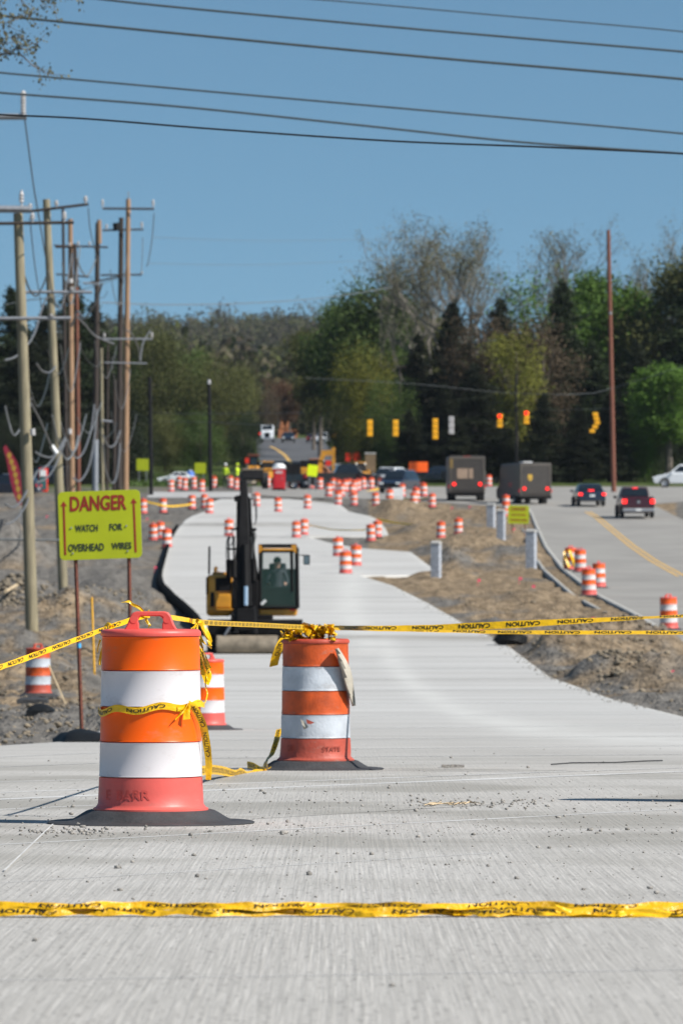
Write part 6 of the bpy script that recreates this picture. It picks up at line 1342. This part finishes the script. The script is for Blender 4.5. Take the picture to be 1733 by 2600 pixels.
person('operator sitting in the excavator cab, seen dark through the glass',EO+X_(1050,0,2.32)+Vector((0,0,-X_(1050,0,0).z+hz-1.84)),0,'sit',top='cloth_dark',sc=1.0)
# ------------------------------------------------------------------ vehicles (local axes: +y is forward, -y the rear)
def wheel(parent,x,y,r,w_=.22):
    s=1 if x>0 else -1; b=MB(); b.T=Matrix.Translation((x,y,r))@Matrix.Rotation(R(90),4,'Y')
    b.lathe([(r*.62,-w_/2),(r*.93,-w_/2),(r,-w_/2+.03),(r,w_/2-.03),(r*.93,w_/2),(r*.62,w_/2)],22); o=b.build('wheel',M['tyre'],parent,smooth=40)
    c=MB(); c.T=b.T; c.lathe([(0,s*w_*.34),(r*.16,s*w_*.36),(r*.2,s*w_*.26),(r*.5,s*w_*.3),(r*.64,s*w_*.45)],20); c.build('rim',M['rim'],o,smooth=40); return o
def loft(b,prof,hw,m=None,tuck=.0):        # prof: closed list of (y,z,halfwidth)
    n=len(prof); vs=[(-w_,y,z) for y,z,w_ in prof]+[(w_,y,z) for y,z,w_ in prof]
    b.add(vs,[tuple(range(n)),tuple(range(2*n-1,n-1,-1))]+[((k+1)%n,k,n+k,n+(k+1)%n) for k in range(n)],m)
def quad(name,pts,m,parent): b=MB(); b.add(pts,[(0,1,2,3)]); return b.build(name,m,parent)
def car(label,cat,loc,rz,kind,paint,brake=True,lights_front=False,sc=1.,group='cars and pickups on the roads',name='parked_car'):
    t=empty(name,loc,label,cat,group,rz=rz,sc=sc); P_=M[paint]; TL=M['tail'] if brake else M['taildim']
    if kind=='sedan': L,Wd,hb,ht,r=2.35,.90,.95,1.45,.33; rear,rt,ft,fr=-1.75,-1.1,.15,1.05; hood=.93
    elif kind=='suv': L,Wd,hb,ht,r=2.3,.93,1.08,1.72,.37; rear,rt,ft,fr=-2.2,-1.75,.35,1.15; hood=1.05
    elif kind=='van': L,Wd,hb,ht,r=2.5,.98,1.05,1.78,.36; rear,rt,ft,fr=-2.4,-2.1,.6,1.6; hood=1.02
    elif kind=='pickup': L,Wd,hb,ht,r=2.9,1.0,1.22,1.88,.42; rear,rt,ft,fr=-.75,-.45,.75,1.35; hood=1.2
    b=MB(); loft(b,[(-L,.45,Wd*.94),(-L-.02,.70,Wd),(-L+.03,hb,Wd*.97),(fr+.05,hb-.01,Wd*.97),(fr+.3,hood-.04,Wd*.95),(L-.25,hood-.16,Wd*.9),(L,hood-.3,Wd*.86),(L+.03,.5,Wd*.88),(L-.1,.30,Wd*.86),(-L+.1,.30,Wd*.88)],Wd)
    body=b.build('body',P_,t,bevel=.06,seg=3,smooth=40)
    b=MB(); loft(b,[(rear,hb-.03,Wd*.93),(rt,ht-.04,Wd*.74),(rt+.25,ht,Wd*.72),(ft,ht,Wd*.72),(fr,hb-.03,Wd*.92)],Wd); cabn=b.build('cabin',P_,t,bevel=.05,seg=3,smooth=40)
    e=.012
    def lerp2(a,c_,k): return a+(c_-a)*k
    y0,z0,y1,z1=rear,hb,rt,ht-.04
    quad('rear_window',[(-lerp2(Wd*.93,Wd*.74,.15)+.08,lerp2(y0,y1,.15)-e*2,lerp2(z0,z1,.15)+e),(lerp2(Wd*.93,Wd*.74,.15)-.08,lerp2(y0,y1,.15)-e*2,lerp2(z0,z1,.15)+e),(lerp2(Wd*.93,Wd*.74,.88)-.07,lerp2(y0,y1,.88)-e*2,lerp2(z0,z1,.88)+e),(-lerp2(Wd*.93,Wd*.74,.88)+.07,lerp2(y0,y1,.88)-e*2,lerp2(z0,z1,.88)+e)],M['glass'],cabn)
    y0,y1=fr,ft; quad('windscreen',[(-lerp2(Wd*.92,Wd*.72,.1)+.07,lerp2(y0,y1,.1)+e*3,lerp2(z0,ht,.1)+e),(lerp2(Wd*.92,Wd*.72,.1)-.07,lerp2(y0,y1,.1)+e*3,lerp2(z0,ht,.1)+e),(lerp2(Wd*.92,Wd*.72,.9)-.07,lerp2(y0,y1,.9)+e*3,lerp2(z0,ht,.9)+e),(-lerp2(Wd*.92,Wd*.72,.9)+.07,lerp2(y0,y1,.9)+e*3,lerp2(z0,ht,.9)+e)],M['glass'],cabn)
    spl=[(rear+.35 if kind!='pickup' else rear+.15),(rear+fr)/2,fr-.3]
    for s in (-1,1):
        for i in range(2):
            ya,yb=spl[i]+.04,spl[i+1]-.04; wa,wb=lerp2(Wd*.93,Wd*.73,.15)+e,lerp2(Wd*.93,Wd*.73,.85)+e
            yta=max(ya,rt+.12); ytb=min(yb,ft-.02+.0)
            quad('side_window',[(s*wa,ya,lerp2(hb,ht,.15)),(s*wa,yb,lerp2(hb,ht,.15)),(s*wb,ytb,lerp2(hb,ht,.85)),(s*wb,yta,lerp2(hb,ht,.85))],M['glass'],cabn)
        b=MB(); b.box(s*Wd-.0*s if s<0 else Wd*.99,(s*Wd*.99 if s<0 else Wd+.18) if s>0 else -Wd*.99,fr-.35,fr-.22,hb-.02,hb+.13) if s>0 else b.box(-Wd-.18,-Wd*.99,fr-.35,fr-.22,hb-.02,hb+.13); b.build('side_mirror',P_ if kind!='pickup' else M['black'],t,bevel=.02)
        zt=hb-.12; th=.16 if kind!='pickup' else .26
        b=MB(); b.box(min(s*Wd*.70,s*Wd*.98),max(s*Wd*.70,s*Wd*.98),-L-.045,-L+.02,zt-th,zt); b.build('tail_lamp',TL,t,bevel=.02)
        b=MB(); b.box(min(s*Wd*.52,s*Wd*.86),max(s*Wd*.52,s*Wd*.86),L-.02,L+.055,hood-.36,hood-.22); b.build('headlight',M['headlamp'],t,bevel=.02)
    if brake: b=MB(); b.box(-.16,.16,rt-.03 if kind!='pickup' else rt-.05,rt+.05,ht-.10,ht-.05) if kind!='sedan' else b.box(-.18,.18,rear+.02,rear+.12,hb+.01,hb+.10); b.build('brake_lamp',TL,cabn)
    b=MB(); b.box(-Wd*.96,Wd*.96,-L-.11,-L+.05,.36,.56); b.build('rear_bumper',M['galv'] if kind=='pickup' else P_,t,bevel=.03)
    b=MB(); b.box(-.17,.17,-L-.125 if kind=='pickup' else -L-.05,-L-.03 if kind!='pickup' else -L-.11,.60 if kind!='pickup' else .40,.72 if kind!='pickup' else .52); b.build('number_plate',M['whiteroof'],t)
    b=MB(); b.box(-Wd*.5,Wd*.5,L-.02,L+.05,.5,hood-.28); b.build('grille',M['black'],t,bevel=.02)
    for s in (-1,1):
        for yy in (-L*.62,L*.63): wheel(t,s*(Wd-.10),yy,r)
    if kind=='pickup':
        b=MB(); b.box(-Wd*.82,Wd*.82,-L+.12,rear-.05,hb-.02,hb+.005); b.build('bed_cover',M['black'],t)
        b=MB(); b.lathe([(.0,0),(.09,0),(.09,.02),(0,.02)],16); o=b.build('emblem',M['galv'],t); o.rotation_euler=(R(90),0,0); o.location=(0,-L-.03,hb-.28)
        b=MB(); b.box(-.12,.12,-L-.035,-L+.0,hb-.14,hb-.08); b.build('tailgate_handle',M['black'],t)
    if kind in('suv','van'):
        for s in (-1,1): b=MB(); b.tube([(s*Wd*.66,rt+.2,ht+.03),(s*Wd*.66,ft-.1,ht+.03)],.02,5); b.build('roof_rail',M['galv'],cabn)
    return t
def wsc(px,D_,real): return px*D_/F/real
g=G(q(1456),q(1190)); car('maroon pickup truck driving away on the traffic road','pickup truck',g,R(2),'pickup','maroon',sc=wsc(99,g.y,2.36),name='pickup_truck')
g=G(q(1350),q(1163)); car('small dark car driving away ahead of the maroon pickup','car',g,R(4),'sedan','navy',sc=wsc(82,g.y,2.1),name='car')
g=G(q(1570),q(1120)); car('white car crossing at the right edge behind the berm','car',g,R(86),'suv','whitecar',brake=False,sc=1.15,name='car')
def at_D(px,D_): return GD((px-CX)*D_/F,D_)
car('dark blue minivan parked beyond the drums, left of the orange sign','minivan',at_D(q(916),462),R(162),'van','navy',brake=False,sc=1.0,name='minivan')
car('white car parked just behind the dark minivan','car',at_D(q(893),500),R(160),'suv','whitecar',brake=False,sc=1.05,name='car')
car('black pickup parked sideways behind the bright lime sign','pickup truck',at_D(q(790),495),R(-84),'pickup','blackcar',brake=False,sc=1.12,name='pickup_truck')
car('dark blue car mostly hidden behind the orange sign','car',at_D(q(1000),545),R(88),'sedan','navy',brake=False,sc=1.1,name='car')
car('dark car at the left edge behind the feather flag','car',at_D(q(20),440),R(80),'suv','navy',brake=False,sc=1.,name='car')
car('blue grey van parked between the nearest two wooden poles','van',at_D(q(108),520),R(80),'van','navy',brake=False,sc=1.,name='van')
car('white car on the hill right of the road','car',at_D(q(741),862),R(176),'suv','whitecar',brake=False,sc=1.0,name='car')
car('dark blue car coming down the hill beside the white truck','car',at_D(q(662),880),R(180),'sedan','navy',brake=False,sc=1.1,name='car')
car('red car on the hill just left of the white one','car',at_D(q(716),880),R(0),'sedan','maroon',brake=False,sc=.9,name='car')
car('pale car parked left of the blue plastic tank','car',at_D(q(405),545),R(95),'sedan','whitecar',brake=False,sc=.75,name='car')
# black flatbed trailer
t=empty('trailer',at_D(q(688),497),'low black trailer hitched behind the black pickup, right of the toilet','trailer',rz=R(-86)); b=MB(); b.box(-1.1,1.1,-1.9,1.7,.55,1.25); b.build('bed',M['blackcar'],t,bevel=.03); b=MB(); b.box(-1.05,1.05,-1.5,.0,1.25,2.15); b.build('rack',M['exdark'],t,bevel=.04); b=MB(); b.tube([(0,1.7,.6),(0,2.7,.55)],.05,6); b.build('drawbar',M['exdark'],t)
for s in (-1,1):
    for yy in (-.5,.35): wheel(t,s*1.0,yy,.38)
def box_truck(label,loc,rz,sc,patch,emblem):
    t=empty('delivery_truck',loc,label,'delivery truck','brown delivery trucks',rz=rz,sc=sc)
    b=MB(); b.box(-1.2,1.2,0,5.4,.55,3.02); body=b.build('box_body',M['brown'],t,bevel=.09,seg=3)
    b=MB(); b.prism([(5.405,.5),(7.0,.5),(7.1,1.2),(6.3,1.5),(5.9,2.75),(5.405,2.95)],-1.13,1.13,axis='x'); cb2=b.build('cab',M['brown'],t,bevel=.08)
    quad('windscreen',[(-1.0,6.36,1.58),(1.0,6.36,1.58),(1.0,5.95,2.65),(-1.0,5.95,2.65)],M['glass'],cb2)
    b=MB(); b.box(-1.0,1.0,-.03,-.004,.75,2.75); dr=b.build('roll_door',M['brown'],body,bevel=.01)
    for k in range(7): b=MB(); 
    b=MB()
    for k in range(7): b.box(-.98,.98,-.038,-.031,.95+k*.26,.962+k*.26)
    b.build('door_ribs',M['brownlt'],dr)
    b=MB(); b.box(-1.16,-1.03,-.045,-.004,.62,2.95); b.box(1.03,1.16,-.045,-.004,.62,2.95); b.box(-1.03,1.03,-.045,-.004,2.78,2.95); b.build('door_frame',M['brownlt'],body,bevel=.012)
    for s in (-1,1):
        b=MB(); b.lathe([(0,0),(.10,0),(.12,.03),(0,.031)][::1],14); o=b.build('tail_lamp',M['tail'],body); o.rotation_euler=(R(90),0,0); o.location=(s*.86,-.05,1.15)
        b=MB(); b.box(s*1.2-.04,s*1.2+.04,-.0,.1,.9,1.1) ; b.build('side_marker',M['taildim'],body)
        b=MB(); b.box(min(s*1.22,s*1.5),max(s*1.22,s*1.5),6.1,6.2,1.6,2.1); b.build('mirror',M['brownlt'],cb2,bevel=.02)
        wheel(t,s*.98,6.0,.42,.26); wheel(t,s*.95,1.6,.42,.5)
    b=MB(); b.box(-1.15,1.15,-.22,-.01,.42,.58); b.build('step_bumper',M['exdark'],t,bevel=.02)
    b=MB(); b.box(-1.0,1.0,.1,5.2,.42,.54); b.build('chassis',M['exdark'],t)
    b=MB(); b.box(-1.21,-1.205,.5,5.0,1.6,1.64); b.build('side_stripe',M['brownlt'],body)
    if patch:
        for x0,x1 in ((-.66,.05),(.12,.40)): b=MB(); b.box(x0,x1,-.052,-.040,1.52,2.18); b.build('door_patch',M['tan'],dr,bevel=.005)  # flat tan patches set on the rear door
        b=MB(); b.box(-1.15,-.93,-.055,-.046,2.2,2.85); b.build('yellow_sticker',mat('brownish_sticker',(.20,.13,.04),.6),body)
        b=MB()
        for k in range(3): b.box(-.2+.16*k,-.12+.16*k,-.02,-.004,2.96,3.0)
        b.build('roof_markers',M['redsign'],body)
    if emblem:
        b=MB(); sh=[(-.17,.20),(0,.235),(.17,.20),(.18,.0),(.13,-.14),(0,-.25),(-.13,-.14),(-.18,.0)]; b.add([(x-.42,-.050,z+1.95) for x,z in sh],[tuple(range(8))]); b.build('shield_emblem',M['gold'],dr)
        v,f=text_data('ups',.22,.11,-.42,1.93); b=MB(); b.add([(x,-.054,z) for x,z in v],f); b.build('lettering',M['brown'],dr)
        b=MB(); b.box(-.9,-.2,.1,1.2,3.03,3.12); b.build('roof_unit',M['whiteroof'],body,bevel=.03)
    return t
g=G(q(1072),q(1152)); box_truck('brown delivery truck with tan patches on its rear door, left of the two',g,R(1),wsc(92,g.y,2.4),True,False)
g=G(q(1226),q(1159)); t=box_truck('brown delivery truck with a gold shield on its rear, seen at an angle',g+Vector((.1,0,0)),R(13),wsc(84,g.y,2.4),False,True)
# white truck coming over the hill
t=empty('heavy_truck',at_D(q(614),885),'white heavy truck facing the camera at the crest of the hill road','truck',rz=R(180),sc=.84); b=MB(); b.prism([(-1.0,.9),(-1.0,3.1),(-.3,3.15),(.2,2.2),(1.6,1.9),(1.75,.7),(1.0,.6)],-1.12,1.12,axis='x'); cb2=b.build('cab',M['whitecar'],t,bevel=.1,seg=3,smooth=40)
quad('windscreen',[(-.95,.22,2.28),(.95,.22,2.28),(.9,-.20,3.0),(-.9,-.20,3.0)],M['glass'],cb2); b=MB(); b.box(-.45,.45,1.72,1.80,.9,1.75); b.build('grille',M['black'],cb2,bevel=.03); b=MB(); b.box(-1.15,1.15,1.6,1.95,.45,.8); b.build('bumper',M['galv'],t,bevel=.03)
b=MB(); b.box(-1.2,1.2,-6.5,-1.05,.9,2.9); b.build('dump_body',M['exdark'],t,bevel=.05)
for s in (-1,1): wheel(t,s*1.0,1.0,.5,.3); wheel(t,s*1.0,-4.5,.5,.5); b=MB(); b.box(s*.95-.12,s*.95+.12,1.6,1.7,1.1,1.35); b.build('headlight',M['headlamp'],cb2,bevel=.02)
# dark dump truck ahead of it (rear lamp lit) 
t=empty('heavy_truck',at_D(q(588),905),'dark truck with a lit tail lamp left of the white truck','truck',sc=1.); b=MB(); b.box(-1.1,1.1,0,5,.9,2.9); b.build('dump_body',M['exdark'],t,bevel=.05); b=MB(); b.prism([(5.1,.7),(7,.7),(7,1.6),(6.3,2.6),(5.1,2.7)],-1.05,1.05,axis='x'); b.build('cab',M['exdark'],t,bevel=.06)
for s in (-1,1): wheel(t,s*.95,1.2,.5,.5); wheel(t,s*.95,6.,.5,.3)
b=MB(); b.box(.45,.75,-.06,-.004,1.0,1.3); b.build('tail_lamp',M['tail'],t,bevel=.05)
# wheel loader with its bucket towards the camera
WL=500.; g=at_D(q(582),WL); t=empty('wheel_loader',g,'yellow wheel loader with a wide dark bucket, facing the camera behind the boom tip','wheel loader'); s1=F/WL
zz=lambda y: A(0,q(y),WL).z-g.z
xx=lambda x: q(x-582)/s1
b=MB(); b.prism([(-2.6,zz(1104)),(-2.9,zz(1100)),(-2.5,zz(1080)),(-1.9,zz(1078)),(-1.7,zz(1090)),(-1.9,zz(1104))],xx(557),xx(606),axis='x'); bk=b.build('bucket',M['exdark'],t,bevel=.03)
b=MB(); b.box(xx(557),xx(606),-2.62,-2.5,zz(1081),zz(1077)); b.build('bucket_lip',M['bucket'],bk)
for X0 in (572,590): b=MB(); b.tube([(xx(X0),-2.0,zz(1088)),(xx(X0),-.8,zz(1072)),(xx(X0),.5,zz(1082))],.12,4); b.build('lift_arm',M['exyellow'],t)
b=MB(); b.prism([(0,zz(1100)),(0,zz(1070)),(1.2,zz(1070)),(3.4,zz(1076)),(3.5,zz(1100))],xx(569),xx(596),axis='x'); b.build('engine_house',M['exyellow'],t,bevel=.08)
b=MB(); b.box(xx(572),xx(592),.5,1.8,zz(1070),zz(1048)); cb2=b.build('cab',M['exdark'],t,bevel=.05); b=MB(); b.box(xx(569),xx(595),.3,2.0,zz(1048),zz(1043)); b.build('roof',M['rust'],cb2,bevel=.03)
quad('windscreen',[(xx(575),.48,zz(1068)),(xx(589),.48,zz(1068)),(xx(589),.48,zz(1051)),(xx(575),.48,zz(1051))],M['glass'],cb2)
for s in (-1,1): wheel(t,s*.98,-.1,.72,.5); wheel(t,s*.98,2.7,.72,.5)
# yellow digger with its boom raised like an A, behind the black pickup
WL=540.; g=at_D(q(752),WL); t=empty('excavator',g,'yellow digger whose boom makes a tall upside-down U behind the black pickup','excavator'); s1=F/WL; zz=lambda y: A(0,q(y),WL).z-g.z; xx=lambda x: q(x-752)/s1
b=MB(); 
def band(pts,w_,b,d0=-.2,d1=.25):
    for (xa,ya),(xb,yb) in zip(pts,pts[1:]):
        a=Vector((xx(xa),0,zz(ya))); c=Vector((xx(xb),0,zz(yb))); n_=(c-a).cross(Vector((0,1,0))).normalized()*w_/2; e_=(c-a).normalized()*.08
        vs=[]; 
        for dd_ in (d0,d1):
            for p_ in (a-n_-e_,c-n_+e_,a+n_-e_,c+n_+e_): vs.append((p_.x,dd_,p_.z))
        b.hexa(vs)
b=MB(); band([(733,1086),(737,1060),(742,1044)],.42,b,-.24,.26); b.build('boom',M['exyellow'],t); b=MB(); band([(740,1041),(765,1040)],.5,b); band([(766,1030),(765,1060)],.30,b,-.19,.20); band([(765,1056),(768,1086)],.34,b,-.15,.16); b.build('stick',M['exyellow'],t)
b=MB(); b.box(xx(690),xx(735),-.9,1.4,zz(1092),zz(1074)); b.build('engine_house',M['exyellow'],t,bevel=.08); b=MB(); b.box(xx(690),xx(716),-.8,.8,zz(1074),zz(1058)); b.build('cab',M['exdark'],t,bevel=.06)
for s in (-1,1): b=MB(); b.prism([(xx(686),.05),(xx(686),.6),(xx(690),.75),(xx(745),.75),(xx(749),.6),(xx(749),.05)],s*.9-.25,s*.9+.25,axis='y'); b.build('track',M['tyre'],t,bevel=.05)
b=MB(); b.prism([(xx(765),zz(1104)),(xx(762),zz(1090)),(xx(772),zz(1084)),(xx(780),zz(1096)),(xx(776),zz(1106))],-.5,.5,axis='y'); b.build('bucket',M['exdark'],t,bevel=.03)
# orange machine and tan rubble heap colours on the far hill crest
t=empty('tower_crane_truck',at_D(q(655),960),'tall orange boom machine at the top of the hill road','machine'); s1=F/960; g=t.location; zz=lambda y: A(0,q(y),960).z-g.z; xx=lambda x:q(x-655)/s1
M['rustor']=mat('dull_orange_paint',(.42,.15,.06),.6,var=.3,scale=1)
for nm,pts,w_ in (('boom',[(644,1015),(648,985),(654,962)],1.0),('mast',[(654,962),(662,985),(668,1015)],.9),('outrigger',[(668,1000),(680,990)],.8),('leg',[(678,990),(678,1014)],.7)):
    b=MB(); band(pts,w_,b,-.3,.3); b.build(nm,M['rustor'],t)
b=MB(); b.box(xx(642),xx(672),.4,3,zz(1012),zz(992)); b.build('engine_house',M['rustor'],t,bevel=.1)
# small machines and stacks in the far work zone
def skid(px,D_,rz,label,mk='exyellow'):
    t=empty('skid_steer',at_D(px,D_),label,'skid steer','small machines in the far work zone',rz=rz)
    b=MB(); b.prism([(-.9,.35),(-.9,1.2),(-.5,1.35),(1.3,1.35),(1.5,1.1),(1.5,.35)],-.62,.62,axis='x'); b.build('engine_house',M[mk],t,bevel=.06)
    b=MB(); b.prism([(-.6,1.34),(-.45,2.1),(.7,2.1),(.85,1.34)],-.5,.5,axis='x'); c_=b.build('cab',M['exdark'],t,bevel=.05); b=MB(); b.box(-.55,.55,-.55,.8,2.1,2.17); b.build('roof',M[mk],c_,bevel=.02)
    for s in (-1,1):
        b=MB(); b.tube([(s*.72,1.3,1.5),(s*.72,-.6,1.45),(s*.72,-1.5,.45)],.09,4); b.build('lift_arm',M[mk],t)
        wheel(t,s*.78,-.45,.40,.28); wheel(t,s*.78,.75,.40,.28)
    b=MB(); b.prism([(-1.5,.15),(-2.1,.10),(-1.6,.75),(-1.45,.72)],-.85,.85,axis='x'); b.build('bucket',M['bucket'],t,bevel=.02)
    for s in (-1,1): b=MB(); b.box(s*.4-.07,s*.4+.07,-.62,-.54,1.95,2.07); b.build('headlight',M['headlamp'],c_,bevel=.01)
    return t
skid(q(823),520,R(20),'small yellow skid steer behind the dense drums, below the red-orange signs')
skid(q(604),530,R(-50),'small yellow skid steer just right of the wheel loader')
skid(q(728),560,R(100),'small orange skid steer at the foot of the hill road','rustor')
for i,(x_,D_,n_,lb) in enumerate(((805,515,3,'stack of brown timber pallets left of the small yellow skid steer'),(700,570,4,'stack of brown timber pallets behind the bright lime sign'))):
    t=empty('pallet_stack',at_D(q(x_),D_),lb,'pallets','pallet stacks in the far work zone',rz=.3*i)
    for k in range(n_):
        b=MB()
        for j in range(6): b.box(-.8+j*.28,-.62+j*.28,-.6,.6,k*.3+.2,k*.3+.24)
        for j in (-.58,0,.5): b.box(-.81,.79,j,j+.1,k*.3+.0,k*.3+.197)
        b.build('pallet',M['brownpanel'],t)
sign_on_posts('warning_sign','low orange sign among the machines right of the toilet',748,760,1058,1070,1092,M['redsign'],None,posts=1)
sign_on_posts('warning_sign','low orange sign left of the wheel loader',563,572,1052,1064,1092,M['redsign'],None,posts=1)
# workers
person('worker in a lime vest with back turned, left of the boom tip',at_D(q(518),506),R(160),'stand','vest',sc=1.15,hat='whiteroof',group='road workers')
person('worker in a lime vest leaning toward the drums, nearer the boom tip',at_D(q(545),508),R(60),'bend','vest',sc=1.15,hat='vest',group='road workers')

# the air
hz=bpy.data.materials.new('haze'); hz.use_nodes=True; nt=hz.node_tree; nt.nodes.remove(nt.nodes['Principled BSDF']); pv=nt.nodes.new('ShaderNodeVolumePrincipled'); pv.inputs['Color'].default_value=(.80,.86,.92,1); pv.inputs['Density'].default_value=.000035; pv.inputs['Anisotropy'].default_value=.2
nt.links.new(pv.outputs[0],nt.nodes['Material Output'].inputs['Volume'])
b=MB(); b.box(-13500,13500,-70,5300,-6,230); o=b.build('haze',hz); tag(o,'thin haze in the air that pales the distant hill','haze',None,'stuff')
